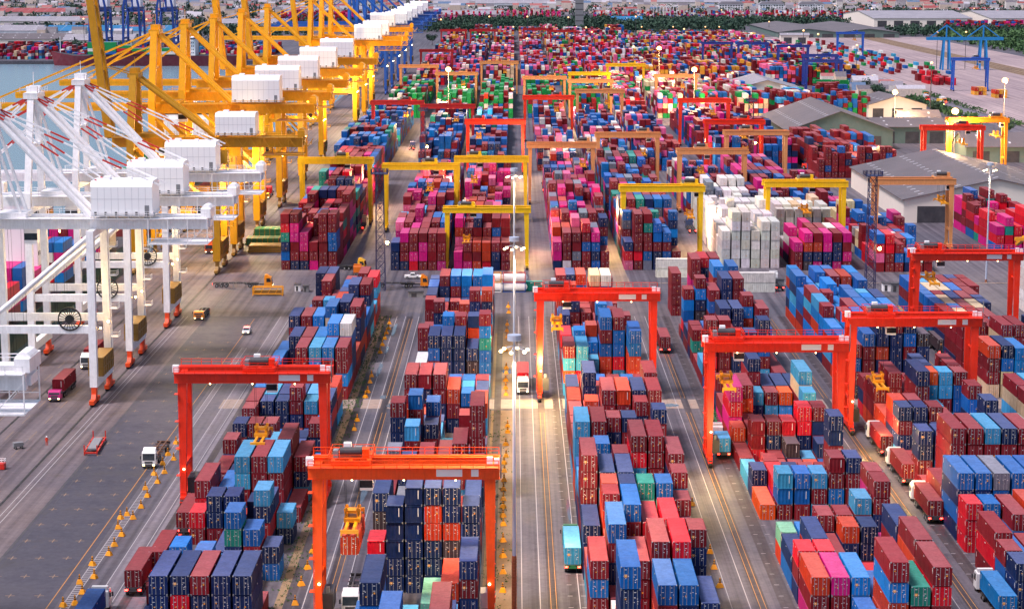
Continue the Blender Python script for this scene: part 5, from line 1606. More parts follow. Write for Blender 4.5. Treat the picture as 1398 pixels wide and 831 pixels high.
def truck(loc, label, cab=(235, 235, 235), face=-1, cat='truck', trailer=True, tractor_low=False, group='trucks in the yard', lights=True, rz=0.0, tl=12.6, chassis='dkgrey', bed=None):
    """cab at the -y end of its own axes; face=+1 turns it to drive away from the camera"""
    root = empty('truck', (loc[0], loc[1], .02), rz + (0 if face < 0 else PI), label, cat, group)
    body = MB()
    body.box(-.45, .45, -5.8, 1.6, .75, 1.05)
    cb = MB()
    H = 2.3 if tractor_low else 3.0
    prof = [(-6.0, .55), (-6.0, 1.5), (-5.75, H - .2), (-5.45, H), (-4.0, H), (-3.85, H - .2), (-3.85, .55)]
    cb.prism(prof, -1.22, 1.22, 0, 'x')
    if not tractor_low:
        cb.prism([(-5.4, H - .01), (-4.0, H - .01), (-4.0, H + .55), (-4.6, H + .55)], -1.1, 1.1, 0, 'x')
    cbo = cb.build('cab', M['obj'], root)
    cbo.color = lin(cab) + (1,)
    g_ = MB()
    a0, a1 = Vector((0, -6.0, 1.55)), Vector((0, -5.74, H - .28))
    n_ = Vector((0, -.03, .01))
    g_.face([(-1.08, a0.y - .02, a0.z), (1.08, a0.y - .02, a0.z), (1.08, a1.y - .035, a1.z), (-1.08, a1.y - .035, a1.z)])
    for sx in (-1, 1):
        g_.face([(sx * 1.235, -5.6, 1.6), (sx * 1.235, -4.5, 1.6), (sx * 1.235, -4.5, H - .35), (sx * 1.235, -5.45, H - .35)])
    g_.build('windscreen', M['glass'], root, fix=False)
    bp = MB()
    bp.box(-1.24, 1.24, -6.12, -5.98, .45, .85)
    bp.box(-.7, .7, -6.03, -5.99, 1.0, 1.35)
    for sx in (-1, 1):
        bp.box(sx * 1.45 - .12, sx * 1.45 + .12, -5.75, -5.6, 1.7, 2.3)
    bp.build('bumper', M['dkgrey'], root)
    for sx in (-1, 1):
        l = MB()
        l.box(sx * .9 - .18, sx * .9 + .18, -6.15, -6.05, .62, .8)
        l.build('headlight', M['lamp_white'] if lights else M['white'], root)
    wheelset(root, [(s * 1.0, y) for s in (-1, 1) for y in (-5.0, -1.2, 0.1)])
    if trailer:
        y0, y1 = -2.2, tl - 2.2
        for sx in (-1, 1):
            body.box(sx * .5 - .12, sx * .5 + .12, y0, y1, 1.05, 1.35)
        for k in range(7):
            y = y0 + .2 + (y1 - y0 - .4) * k / 6
            body.box(-1.2, 1.2, y - .12, y + .12, 1.2, 1.36)
        wheelset(root, [(s * 1.0, y1 - d) for s in (-1, 1) for d in (1.1, 2.4, 3.7)])
        for sx in (-1, 1):
            l = MB()
            l.box(sx * .95 - .2, sx * .95 + .2, y1 + .01, y1 + .08, .95, 1.15)
            l.build('tail_light', M['lamp_red'], root)
        bu = MB()
        bu.box(-1.2, 1.2, y1 - .15, y1, .8, 1.3)
        bu.build('rear_bumper', M[bed or 'dkgrey'], root)
    body.build('chassis', M[chassis], root)
    return root


def load(loc, L, c, label, face=-1, rz=0.0, h=2.62, off=None, z=1.4, near_door=True):
    """container riding on a trailer; its doors are at the rear of the truck"""
    ln = 12.19 if L == 2 else 6.06
    yc = 4.1 if off is None else off            # centre along the truck axis from its origin
    a = rz + (0 if face < 0 else PI)
    cx, cy = loc[0] - math.sin(a) * yc, loc[1] + math.cos(a) * yc
    if face < 0:                                 # doors away from the camera
        o = make_container(cx - math.sin(a) * -ln / 2, cy + math.cos(a) * -ln / 2, z, L, c, h, blank=True, rz=a)
    else:
        o = make_container(cx - math.sin(a) * ln / 2, cy + math.cos(a) * ln / 2, z, L, c, h, blank=False, rz=a + PI)
    tag(o, label, 'shipping container', 'containers riding on trucks')
    return o


def rear_at(px, py):
    """truck driving away whose tail stands at this pixel"""
    x, y = at(px, py)
    return x, y + 10.4


def nose_at(px, py):
    x, y = at(px, py)
    return x, y + 6.1


p = nose_at(203, 640)
truck(p, 'white lorry with an empty skeletal trailer facing the camera on the dark apron', trailer=True, chassis='brown')
p = nose_at(74, 549)
truck(p, 'magenta terminal tractor carrying a maroon container beneath the white quay cranes', (200, 40, 130), tractor_low=True)
load(p, 2, 'r', 'maroon container on the magenta terminal tractor')
p2 = nose_at(117, 505)
truck(p2, 'white lorry facing the camera between the legs of the white quay cranes')
load(p2, 2, 'r', 'maroon container behind the white cab under the white quay cranes')
p = nose_at(714, 539)
truck(p, 'white lorry facing the camera at the concrete crossing beside the lamp mast')
load(p, 2, 'R', 'red container on the white lorry at the crossing')
p = rear_at(782, 783)
truck(p, 'green-tailed lorry driving away beside the lamp-mast block', (60, 120, 90), 1, bed='green')
load(p, 2, 's', 'pale teal container on the green-tailed lorry', 1)
p = rear_at(908, 483)
truck(p, 'lorry with glowing red tail lights driving away past the double-gantry block', (120, 30, 40), 1)
load(p, 2, 'r', 'maroon container on the lorry with glowing tail lights', 1)
p = rear_at(988, 627)
truck(p, 'lorry with red tail lights beside the red gantry leg', (230, 230, 230), 1)
load(p, 1, 's', 'short pale blue container on the lorry by the red gantry leg', 1, off=7.2)
p = rear_at(982, 585)
truck(p, 'lorry with an empty dark green trailer ahead of the pale blue container', (30, 80, 60), 1, chassis='green')
for px, py, lb in ((1211, 624, 'farthest up'), (1241, 664, 'in the middle'), (1277, 716, 'last')):
    p = rear_at(px, py)
    truck(p, 'lorry in the queue of three with maroon containers, %s' % lb, (236, 236, 236), 1, group='queue of three lorries')
    load(p, 2, 'r', 'maroon container on the queued lorry standing %s' % lb, 1)
p = (at(1360, 838)[0] + .6, at(1360, 838)[1] + 6)
truck(p, 'lorry with white cab entering at the corner with a sky blue container', (236, 236, 236), 1)
load(p, 2, 'c', 'sky blue container on the corner lorry with white cab', 1)
p = rear_at(1288, 487)
truck(p, 'lorry waiting under the far red gantry with a dark container', (40, 120, 120), 1)
load(p, 2, 'd', 'dark container on the lorry under the far red gantry', 1)
for px, py, c in ((176, 815, 'r'), (209, 789, 'r'), (246, 733, 'r')):
    x, y = at(px, py)
    x += .6
    nm = {176: 'first', 209: 'second', 246: 'third'}[px]
    p = (x, y + 10.5)
    truck(p, 'yard tractor trailer parked in the quayside truck lane, %s from the front' % nm, (210, 60, 40), 1, tractor_low=True, group='trailers in the quayside truck lane')
    load(p, 2, c, 'maroon container on the %s trailer of the quayside truck lane' % nm, 1)
p = nose_at(133, 840)
truck((p[0], p[1] - 8), 'lorry leaving at the bottom edge with a blue container roof', (230, 230, 230), 1)
load((p[0], p[1] - 8), 2, 'b', 'royal blue container on the lorry at the bottom edge by the ladder marking', 1)
p = nose_at(479, 838)
truck((p[0], p[1] - 1), 'white box lorry driving under the orange gantry', (238, 238, 238))
p = nose_at(271, 438)
truck(p, 'orange yard tractor with a short trailer next to the white cranes', (240, 140, 20), tractor_low=True, tl=8, bed='orange')
p = nose_at(363, 272)
truck(p, 'yellow terminal tractor with red container by the yellow cranes', (245, 190, 20), tractor_low=True)
load(p, 1, 'R', 'short red container on the yellow terminal tractor', off=2.0)
p = nose_at(285, 347)
truck(p, 'orange lorry with headlights on under the yellow cranes', (240, 90, 20))
load(p, 1, 'o', 'short rust-orange container on the orange lorry', off=2.0)
for (px, py, rz, cabc, lb) in ((372, 392, PI / 2 * 1, (245, 150, 20), 'orange cab with a long dark trailer parked across the avenue'),
                               (585, 392, PI / 2, (245, 140, 15), 'orange cab and flat trailer crossing the avenue by the striped kerb'),
                               (500, 368, PI / 2 * .9, (240, 180, 30), 'yellow cab crossing behind the quayside block')):
    x, y = at(px, py)
    truck((x - 6, y), lb, cabc, -1, rz=rz, tractor_low=False, group='lorries on the avenue')
for px, py, c, lb, sm in ((484, 386, (240, 120, 20), 'orange lorry driving up the lane beside the pink block', 0), (492, 314, (230, 190, 150), 'cream lorry farther up the lane beside the pink block', 0),
                          (945, 318, (30, 60, 110), 'lorry with red lights in the lane beside the white reefers', 0), (745, 262, (200, 60, 60), 'lorry in the lane behind the lamp masts', 0),
                          (1063, 396, (238, 238, 240), 'white lorry waiting by the white wall of containers', 0), (1155, 297, (240, 100, 20), 'orange lorry in the lane by the tan gantry', 0),
                          (562, 205, (60, 70, 120), 'dark lorry far up the lane beside blue stacks', 0), (1115, 235, (220, 40, 30), 'red lorry before the maroon wall of containers', 0)):
    x, y = at(px, py)
    truck((x, y + 8), lb, c, 1)

# pickup and patrol cars
def car(loc, rz, colr, label, kind='car', beacon=False):
    root = empty(kind, (loc[0], loc[1], .02), rz, label, kind, 'small vehicles')
    b = MB()
    b.prism([(-2.3, .35), (-2.35, .8), (-1.3, .98), (2.2, .98), (2.3, .6), (2.25, .35)], -.88, .88, 0, 'x')
    if kind == 'pickup_truck':
        b.prism([(-1.0, .97), (-.6, 1.62), (.5, 1.62), (.7, .97)], -.8, .8, 0, 'x')
    else:
        b.prism([(-1.2, .97), (-.6, 1.5), (1.5, 1.5), (2.1, .97)], -.8, .8, 0, 'x')
    o = b.build('body', M['obj'], root)
    o.color = lin(colr) + (1,)
    g_ = MB()
    for sx in (-1, 1):
        g_.face([(sx * .81, -.85, 1.02), (sx * .81, .5, 1.02), (sx * .81, .4, 1.45), (sx * .81, -.55, 1.45)])
    g_.face([(-.72, -1.17, 1.03), (.72, -1.17, 1.03), (.68, -.68, 1.47), (-.68, -.68, 1.47)])
    g_.build('window', M['glass'], root, fix=False)
    wheelset(root, [(s * .82, y) for s in (-1, 1) for y in (-1.45, 1.4)], .34, .22)
    for sx in (-1, 1):
        l = MB()
        l.box(sx * .6 - .15, sx * .6 + .15, -2.38, -2.32, .62, .75)
        l.build('headlight', M['lamp_white'], root)
    if beacon:
        l = MB()
        l.box(-.55, .55, .0, .3, 1.5, 1.7)
        l.build('beacon', M['lamp_red'], root)


x, y = at(337, 455)
car((x, y), 0, (200, 206, 214), 'silver patrol car with a red roof beacon on the open asphalt', 'car', True)
x, y = at(563, 380)
car((x, y), PI / 2, (236, 236, 238), 'white pickup truck at the striped corner of the avenue', 'pickup_truck')
x, y = at(1028, 418)
car((x, y), .5, (215, 215, 220), 'small white car in the lane before the white wall of containers', 'car')

# queue of lorries on the road beside the rail yard
qc = [(230, 230, 232), (60, 90, 150), (200, 60, 50), (240, 180, 40), (230, 230, 230), (230, 130, 40), (220, 220, 225), (40, 120, 80)]
y = 1290
i = 0
while y < 2060:
    cl = rng.choice(qc)
    root = empty('lorry', (264 + rng.uniform(-1, 1) + (5 if i % 3 == 1 else 0), y, .02), 0, None, 'truck', 'lorries queueing beside the rail yard')
    m = MB()
    m.box(-1.25, 1.25, -3, -.8, .6, 3.1, 0)
    o = m.build('cab', M['obj'], root)
    o.color = lin(cl) + (1,)
    m = MB()
    m.box(-1.2, 1.2, -.5, 9, .7, 1.3, 0)
    if i % 4 != 3:
        m.box(-1.22, 1.22, -.3, 8.8, 1.35, 3.9, 1)
    q = m.build('trailer', [M['dkgrey'], M['obj']], root)
    q.color = lin(rng.choice(qc)) + (1,)
    m = MB()
    m.box(-1.05, 1.05, -3.03, -3.0, 1.9, 2.8)
    m.build('windscreen', M['glass'], root)
    m = MB()
    for sx in (-.9, .9):
        m.ball((sx, -3.1, .9), .28, 0, 6)
    m.build('headlight', M['lamp_warm'] if i % 3 == 0 else M['lamp_red'], root)
    root['label'] = 'lorry in the queue along the rail yard, %s counted from the warehouse roofs' % ordw(i + 1)
    y += rng.uniform(16, 26)
    i += 1

# ------------------------------------------------------------------ quay equipment
x, y = at(130, 611)
t = empty('spreader_frame', (x, y, .02), .06, 'red steel spreader frame lying on the quay concrete', 'spreader frame')
m = MB()
for sx in (-1, 1):
    m.box(sx * 1.15 - .12, sx * 1.15 + .12, -6, 6, .35, .7)
    for yy in (-5.9, 5.9, -2, 2):
        m.bar((sx * 1.15, yy, 0), (sx * 1.15, yy, 1.9 if abs(yy) > 5 else .9), .2, .2)
for yy in (-6, -3, 0, 3, 6):
    m.box(-1.2, 1.2, yy - .12, yy + .12, .3, .62)
m.build('frame', M['red'], t)
m = MB()
m.box(-.8, .8, -4.5, 4.5, .62, .95)
m.build('deck_plate', M['grey'], t)
x, y = at(25, 612)
t = empty('pump_cart', (x, y, .02), .5, 'small grey wheeled pump cart on the quay', 'cart')
m = MB()
m.box(-.9, .9, -.5, .5, .4, 1.2)
m.bar((.9, 0, .6), (2.0, 0, 1.5), .1, .1)
m.build('tank', M['grey'], t)
wheelset(t, [(-.6, -.6), (-.6, .6), (.6, -.6), (.6, .6)], .3, .2)
x, y = at(1, 640)
t = empty('cargo_cage', (x, y, .02), 0, 'small red cage box at the left edge of the quay', 'cage')
m = MB()
m.box(-.8, .8, -.8, .8, .1, 1.1)
m.build('bin', M['red'], t)
m = MB()
rail_run(m, [(-.8, -.8, 1.1), (.8, -.8, 1.1), (.8, .8, 1.1), (-.8, .8, 1.1), (-.8, -.8, 1.1)], h=.7, post=.8)
m.build('rail', M['white'], t)
x, y = at(366, 403)
t = empty('steel_rack', (x, y, .02), 0, 'yellow open steel rack standing on the avenue next to the quayside block', 'rack')
m = MB()
for sx in (-4, 4):
    for sy in (-1, 1):
        m.bar((sx, sy, 0), (sx, sy, 2.3), .25, .25)
for z in (.5, 2.3):
    for sy in (-1, 1):
        m.bar((-4, sy, z), (4, sy, z), .25, .25)
for k in range(5):
    m.bar((-4 + k * 2, -1, .5), (-3 + k * 2 if k < 4 else 4, -1, 2.3), .15, .15)
m.build('frame', M['yellow'], t)
m = MB()
m.box(-3.6, 3.6, -.8, .8, .55, 1.5)
m.build('load_tray', M['ballast'], t)
for i, (px, py, c) in enumerate(((370, 320, 'green'), (360, 333, 'green'), (364, 343, 'ballast'))):
    x, y = at(px, py)
    t = empty('hatch_cover', (x, y, .02), 0, ['green hatch cover lying behind the others by the yellow cranes', 'dark green hatch cover pile in the middle by the yellow cranes', 'ochre hatch cover lying in front by the yellow cranes'][i], 'hatch cover')
    m = MB()
    for k in range(3):
        m.box(-5.5 + .2 * k, 5.5 - .1 * k, -3.4, 3.4, .1 + k * .75, .7 + k * .75)
    m.build('panel', M[c], t)
    m = MB()
    for k in range(7):
        m.box(-5.2 + k * 1.7, -5.0 + k * 1.7, -3.45, 3.45, .05, 2.3)
    m.build('stiffener', M['olive'], t)

# container held by the orange gantry
o = make_container(-14.9 - 7.2, 277 - 6.0, 11.0, 2, 'o', 2.62)
tag(o, 'rust-red container hanging from the spreader of the bright orange gantry', 'shipping container')

# containers standing crosswise along the avenue
AV = [(1028, 399, 2, 'w', 1, 'white container lying crosswise by the avenue, lower of the front pair'), (925, 379, 2, 'w', 1, 'white container lying crosswise behind the double-gantry block')]
for px, py, L, c, n, lb in AV:
    x, y = at(px, py)
    for k in range(2):
        o = make_container(x + 6.1, y + 1.3, k * 2.7 + .02, L, c, 2.7, True, rz=PI / 2)
        tag(o, lb if k == 0 else lb.replace('lower of the front pair', 'upper of the front pair').replace('white container lying', 'upper white container lying'), 'shipping container', 'white containers beside the avenue')


def tank_container(x, y, z, col, label):
    t = empty('tank_container', (x, y, z), 0, label, 'tank container', 'tank containers by the avenue')
    m = MB()
    m.tube((-2.85, 0, 1.3), (2.85, 0, 1.3), 1.1, 0, 16)
    for sx in (-1, 1):
        m.ball((sx * 2.6, 0, 1.3), 1.05, 0, 12)
    m.build('tank', M['white'], t)
    m = MB()
    for sx in (-3, 3):
        for sy in (-1.2, 1.2):
            m.bar((sx, sy, 0), (sx, sy, 2.6), .18, .18)
        for zz in (.1, 2.5):
            m.bar((sx, -1.2, zz), (sx, 1.2, zz), .18, .18)
        m.bar((sx, -1.2, .1), (sx, 1.2, 2.5), .12, .12)
    for sy in (-1.2, 1.2):
        m.bar((-3, sy, .1), (3, sy, .1), .18, .18)
        m.bar((-3, sy, 2.5), (3, sy, 2.5), .14, .14)
    m.build('frame', M[col], t)


x, y = at(702, 398)
for i, (dx, z, c, lb) in enumerate(((0, 0, 'blue', 'white tank in a blue frame, lower beside the lamp mast'), (0, 2.65, 'red', 'white tank in a red frame, on top beside the lamp mast'),
                                    (-6.6, 0, 'white', 'white tank in a white frame, lower next to the blue stack'), (-6.6, 2.65, 'yellow', 'white tank in a yellow frame, on top next to the blue stack'))):
    tank_container(x + dx, y, z + .02, c, lb)
x, y = at(727, 397)
o = make_container(x + 3, y + 1.2, .02, 1, 't', 2.6, True, rz=PI / 2)
tag(o, 'short teal container lying crosswise beside the white tanks', 'shipping container')
# kerb, fence and cabins on the far side of the avenue
kb = MB()
kb.box(-40, 60, 578.4, 579.0, 0, .14)
kb.box(62, 150, 578.4, 579.0, 0, .14)
tag(kb.build('kerb', M['concrete']), kind='structure')
for i, (px, py, w_, h_, c, lb) in enumerate(((450, 390, 3, 2.6, 'white', 'small white site cabin by the avenue'), (407, 397, 1.6, 1.8, 'white', 'white electric cabinet, tall one of two'), (418, 398, 1.5, 1.6, 'grey', 'grey electric cabinet, short one of two'),
                                           (1222, 398, 2.4, 2.2, 'grey', 'grey meter cabinet by the wire fence'), (1210, 397, 2.2, 2.1, 'white', 'pale meter cabinet by the wire fence'), (568, 405, 4, 1.4, 'grey', 'low concrete block by the flat trailer'),
                                           (1060, 392, 4, 2.2, 'grey', 'grey guard box beside the white lorry'), (1300, 290, 7, 4, 'white', 'small white hut with a red roof before the warehouse'))):
    x, y = at(px, py)
    t = empty('site_cabin', (x, y, .01), 0, lb, 'cabin', 'small cabins around the avenue')
    m = MB()
    m.box(-w_ / 2, w_ / 2, -1, 1.4, 0, h_)
    m.build('wall', M[c], t)
    m = MB()
    m.box(-w_ / 2 - .15, w_ / 2 + .15, -1.2, 1.6, h_, h_ + .2)
    m.build('roof', M['red' if 'red roof' in lb else 'dkgrey'], t)
    m = MB()
    m.box(-w_ * .3, w_ * .05, -1.03, -1.0, .1, h_ * .8)
    m.build('door', M['dkgrey'], t)
def fence(xa, xb, y, label):
    t = empty('wire_fence', (xa, y, 0), 0, label, 'fence')
    m = MB()
    n = int((xb - xa) / 3)
    for k in range(n + 1):
        m.tube((k * (xb - xa) / n, 0, 0), (k * (xb - xa) / n, 0, 2.2), .05, 0, 5)
    m.build('post', M['steel'], t)
    m = MB()
    for z in (.1, .6, 1.1, 1.6, 2.1):
        m.box(0, xb - xa, -.015, .015, z - .015, z + .015)
    for k in range(int((xb - xa) / .6)):
        m.box(k * .6 - .01, k * .6 + .01, -.01, .01, .1, 2.1)
    m.build('wire_panel', M['steel'], t)


fence(88, 122, 566, 'thin wire fence along the avenue between magenta stacks and far corner block')
fence(-84, -70, 566, 'thin wire fence along the avenue beside the yellow steel rack')

# forklift near the far white stack
x, y = at(1392, 352)
t = empty('reach_stacker', (x, y, .02), 0, 'blue and yellow reach stacker under the far red gantry', 'reach stacker')
m = MB()
m.box(-2, 2, -3.5, 4, .9, 2.4)
m.build('chassis', M['blue'], t)
m = MB()
m.bar((0, 4, 3.6), (0, -5, 7), 1, 1)
m.box(-3, 3, -6, -5, 6, 7)
m.build('boom', M['yellow'], t)
wheelset(t, [(s * 1.9, y_) for s in (-1, 1) for y_ in (-2.5, 2.6)], .9, .7)
x, y = at(1108, 232)
t = empty('reach_stacker', (x, y, .02), .6, 'red reach stacker with raised black boom before the maroon wall', 'reach stacker')
m = MB()
m.box(-2, 2, -3.5, 4, .9, 2.6)
m.build('chassis', M['red'], t)
m = MB()
m.bar((0, 4, 3.6), (0, -5, 11), 1, 1)
m.box(-3, 3, -6, -5, 10, 11)
m.build('boom', M['black'], t)
wheelset(t, [(s * 1.9, y_) for s in (-1, 1) for y_ in (-2.5, 2.6)], .9, .7)


# ------------------------------------------------------------------ a dock worker
def person(x, y, label, suit=(225, 60, 25)):
    v = [(0, 0, .95), (0, 0, 1.2), (0, 0, 1.42), (0, 0, 1.53), (0, -.01, 1.66), (-.1, 0, .9), (-.12, -.06, .5), (-.13, .02, .08), (.1, 0, .9), (.13, .05, .5), (.14, .14, .09),
         (-.2, 0, 1.4), (-.27, .03, 1.12), (-.27, -.08, .88), (.2, 0, 1.4), (.28, -.02, 1.12), (.27, .08, .9), (-.13, -.13, .05), (.14, -.01, .05)]
    e = [(0, 1), (1, 2), (2, 3), (3, 4), (0, 5), (5, 6), (6, 7), (0, 8), (8, 9), (9, 10), (2, 11), (11, 12), (12, 13), (2, 14), (14, 15), (15, 16), (7, 17), (10, 18)]
    rad = [.16, .15, .15, .07, .11, .1, .075, .055, .1, .075, .055, .075, .055, .045, .075, .055, .045, .04, .04]
    me = bpy.data.meshes.new('person')
    me.from_pydata(v, e, [])
    o = bpy.data.objects.new('person', me)
    COL.objects.link(o)
    me.materials.append(M['obj'])
    sk = o.modifiers.new('skin', 'SKIN')
    for i, r in enumerate(rad):
        me.skin_vertices[0].data[i].radius = (r, r * (.75 if i in (0, 1, 2) else 1))
    me.skin_vertices[0].data[0].use_root = True
    o.modifiers.new('smooth', 'SUBSURF').levels = 1
    o.modifiers['smooth'].render_levels = 2
    o.color = lin(suit) + (1,)
    o.location = (x, y, .01)
    tag(o, label, 'person')
    h = MB()
    h.ball((0, -.01, 1.71), .14, 0, 12, .9)
    h.tube((0, -.04, 1.69), (0, -.04, 1.7), .18, 0, 12)
    h.build('helmet', M['white'], o)
    f = MB()
    f.ball((0, -.06, 1.62), .085, 0, 10)
    f.build('face', M['skin'], o)


M['skin'] = flat('skin_tone', (170, 120, 92), .6)
x, y = at(64, 608)
person(x, y, 'person in orange-red coveralls walking on the quay concrete')
x, y = at(1117, 563)
t = empty('traffic_cone', (x, y, .02), 0, 'small orange cone on the concrete crossing by the red gantry leg', 'cone')
m = MB()
m.tube((0, 0, .05), (0, 0, .75), .22, 0, 10, .05)
m.build('cone_body', M['orange'], t)
m = MB()
m.box(-.3, .3, -.3, .3, 0, .05)
m.build('foot', M['black'], t)

# lamps shining under the quay cranes
for y, e in ((335, 3500), (430, 2300), (470, 2300), (520, 3200), (600, 20000), (690, 26000), (790, 24000), (940, 24000), (1120, 26000), (1250, 20000)):
    point(-92, y, 24, e * .8, (1.0, .74, .36), 2.0)
point(6, 418, 8, 6000, (1.0, .66, .25), .6)
point(37.2, 356, 7, 1700, (1.0, .66, .25), .4)
point(66.0, 372, 6, 900, (1.0, .66, .25), .4)
point(65.6, 340, 5, 500, (1.0, .66, .25), .4)
point(-2.5, 440, 9, 1800, (1.0, .7, .3), .4)
point(-2.5, 480, 9, 1400, (1.0, .7, .3), .4)
point(7, 300, 8, 900, (1.0, .68, .3), .4)
point(34, 300, 8, 800, (1.0, .68, .3), .4)
point(-24, 262, 8, 900, (1.0, .68, .3), .4)
for x, y in ((-62, 640), (-50, 760), (4, 640), (31, 650), (57, 650), (-20, 760), (3, 860), (30, 900), (80, 900), (-50, 1000), (-20, 1100), (30, 1120), (60, 1250), (100, 1180), (-30, 1300), (150, 880), (190, 940)):
    point(x, y, 12, 12000, (1.0, .58, .26), .6)
point(62.3, 372, 6, 2600, (1.0, .64, .2), .4)
point(62.3, 345, 6, 1600, (1.0, .64, .2), .4)
point(33.2, 352, 6, 1500, (1.0, .64, .2), .4)
# ------------------------------------------------------------------ warehouses and far buildings
def wave_roof(name, rgb, sc=2.2):
    m, n, l, b = _mat(name)
    geo = n.new('ShaderNodeNewGeometry')
    c = _mix(n, l, _ramp(n, l, _noise(n, l, geo.outputs['Position'], .06, 5, .7), .35, .7), lin(rgb) + (1,), tuple(x * .72 for x in lin(rgb)) + (1,))
    tc = n.new('ShaderNodeTexCoord')
    w = n.new('ShaderNodeTexWave')
    w.inputs['Scale'].default_value = sc
    l.new(tc.outputs['Object'], w.inputs['Vector'])
    bu = n.new('ShaderNodeBump')
    bu.inputs['Strength'].default_value = .4
    bu.inputs['Distance'].default_value = .1
    l.new(w.outputs['Fac'], bu.inputs['Height'])
    l.new(bu.outputs[0], b.inputs['Normal'])
    l.new(c, b.inputs['Base Color'])
    b.inputs['Roughness'].default_value = .55
    return m


M['roofg'] = wave_roof('grey_sheet_roof', (112, 104, 107))
M['roofl'] = wave_roof('pale_sheet_roof', (160, 156, 164))
M['roofb'] = wave_roof('blue_sheet_roof', (40, 120, 170))
M['roofr'] = wave_roof('red_tile_roof', (160, 72, 70))
M['roofgr'] = wave_roof('green_sheet_roof', (40, 130, 110))
M['wall'] = flat('cream_wall', (240, 230, 216), .8)
M['wallg'] = flat('grey_green_wall', (96, 118, 112), .8)
M['skyl'] = flat('roof_light_sheet', (205, 205, 210), .4)


def shed(x, y, w, d, h, rise, roof, wall, label, group=None, rz=0, ridge='y', lights=0, doors=3, eave=.8, skyl=True):
    """gabled shed, x,y the middle of its near side; ridge along y (gable to the camera) or along x"""
    t = empty('warehouse', (x, y, 0), rz, label, 'warehouse', group)
    m = MB()
    if ridge == 'y':
        m.prism([(-w / 2, 0), (w / 2, 0), (w / 2, h), (0, h + rise), (-w / 2, h)], 0, d, 0)
    else:
        m.prism([(0, 0), (d, 0), (d, h), (d / 2, h + rise), (0, h)], -w / 2, w / 2, 0, 'x')
    m.build('wall', M[wall], t)
    m = MB()
    if ridge == 'y':
        for s in (-1, 1):
            a, b_ = (s * (w / 2 + eave), h - eave * rise / (w / 2) + .05), (0, h + rise + .05)
            m.prism([a, b_, (b_[0], b_[1] + .25), (a[0], a[1] + .25)], -eave, d + eave)
    else:
        for s in (-1, 1):
            a, b_ = (d / 2 + s * (d / 2 + eave), h - eave * rise / (d / 2) + .05), (d / 2, h + rise + .05)
            m.prism([a, b_, (b_[0], b_[1] + .25), (a[0], a[1] + .25)], -w / 2 - eave, w / 2 + eave, 0, 'x')
    ro = m.build('roof', M[roof], t)
    if skyl:
        m = MB()
        nx, ny = max(2, int(w / 12)), max(2, int(d / 7))
        for i in range(nx):
            for j in range(ny):
                if ridge == 'y':
                    fx = (i + .5) / nx * 2 - 1
                    xx, yy = fx * w / 2, (j + .5) / ny * d
                    z = h + rise * (1 - abs(fx)) + .36
                    sl = rise / (w / 2) * (-1 if fx > 0 else 1)
                    m.face([(xx - .9, yy - .5, z - sl * .9), (xx + .9, yy - .5, z + sl * .9), (xx + .9, yy + .5, z + sl * .9), (xx - .9, yy + .5, z - sl * .9)])
                else:
                    fy = (j + .5) / ny * 2 - 1
                    xx, yy = ((i + .5) / nx - .5) * w, d / 2 + fy * d / 2
                    z = h + rise * (1 - abs(fy)) + .36
                    sl = rise / (d / 2) * (-1 if fy > 0 else 1)
                    m.face([(xx - .5, yy - .9, z - sl * .9), (xx + .5, yy - .9, z - sl * .9), (xx + .5, yy + .9, z + sl * .9), (xx - .5, yy + .9, z + sl * .9)])
        m.build('roof_light', M['skyl'], ro, fix=False)
    for k in range(doors):
        m = MB()
        xx = -w / 2 + w * (k + .5) / doors
        m.box(xx - w / doors * .28, xx + w / doors * .28, -.12, -.02, 0, h * .72)
        m.build('door', M['dkgrey'], t)
    return t


# big grey warehouse with the white gable
shed(166, 714, 64, 113, 8, 7, 'roofg', 'wall', 'large grey-roofed warehouse with a white gable behind the tan gantry', doors=3)
shed(155, 992, 50, 103, 9, 9, 'roofg', 'wallg', 'grey-roofed warehouse with green gable behind the maroon wall of containers', doors=2)
shed(157, 1300, 52, 76, 8, 7, 'roofl', 'wall', 'pale-roofed shed at the edge of the mixed stacks')
x, y = at(1225, 160)
shed(x, y, 34, 40, 7, 5, 'roofg', 'wall', 'small grey-roofed store with a cream gable near the tree clump', rz=.1)
x, y = at(1245, 196)
shed(x, y, 36, 40, 8, 3, 'roofg', 'wallg', 'low grey-roofed office block with long dark windows', ridge='x')
x, y = at(1255, 172)
shed(x, y, 22, 14, 5, 3, 'roofg', 'wall', 'little hipped house between the larger roofs', ridge='x', doors=1)
x, y = at(1380, 222)
shed(x, y, 40, 30, 7, 5, 'roofg', 'wallg', 'dark-fronted workshop beside the orange portal crane', ridge='x')
x, y = at(1385, 216)
x, y = at(1085, 60)
shed(x, y, 30, 12, 9, 2, 'roofl', 'wall', 'small gatehouse with a flat white canopy', ridge='x', doors=2)
x, y = at(1390, 62)
shed(335, 2400, 68, 290, 6, 4, 'roofg', 'wallg', 'long grey-roofed shed behind the rail yard, half nearer the grey tower', doors=3, skyl=False)
shed(405, 2400, 68, 290, 6, 4, 'roofg', 'wallg', 'long grey-roofed shed behind the rail yard, half nearer the rail tracks', doors=3, skyl=False)
shed(540, 2780, 130, 260, 11, 7, 'roofl', 'wall', 'huge white warehouse on the skyline, nearer the grey tower', ridge='x', doors=6, skyl=False)
shed(745, 2780, 230, 260, 11, 7, 'roofl', 'wall', 'huge white warehouse on the skyline, at the picture edge', ridge='x', doors=6, skyl=False)
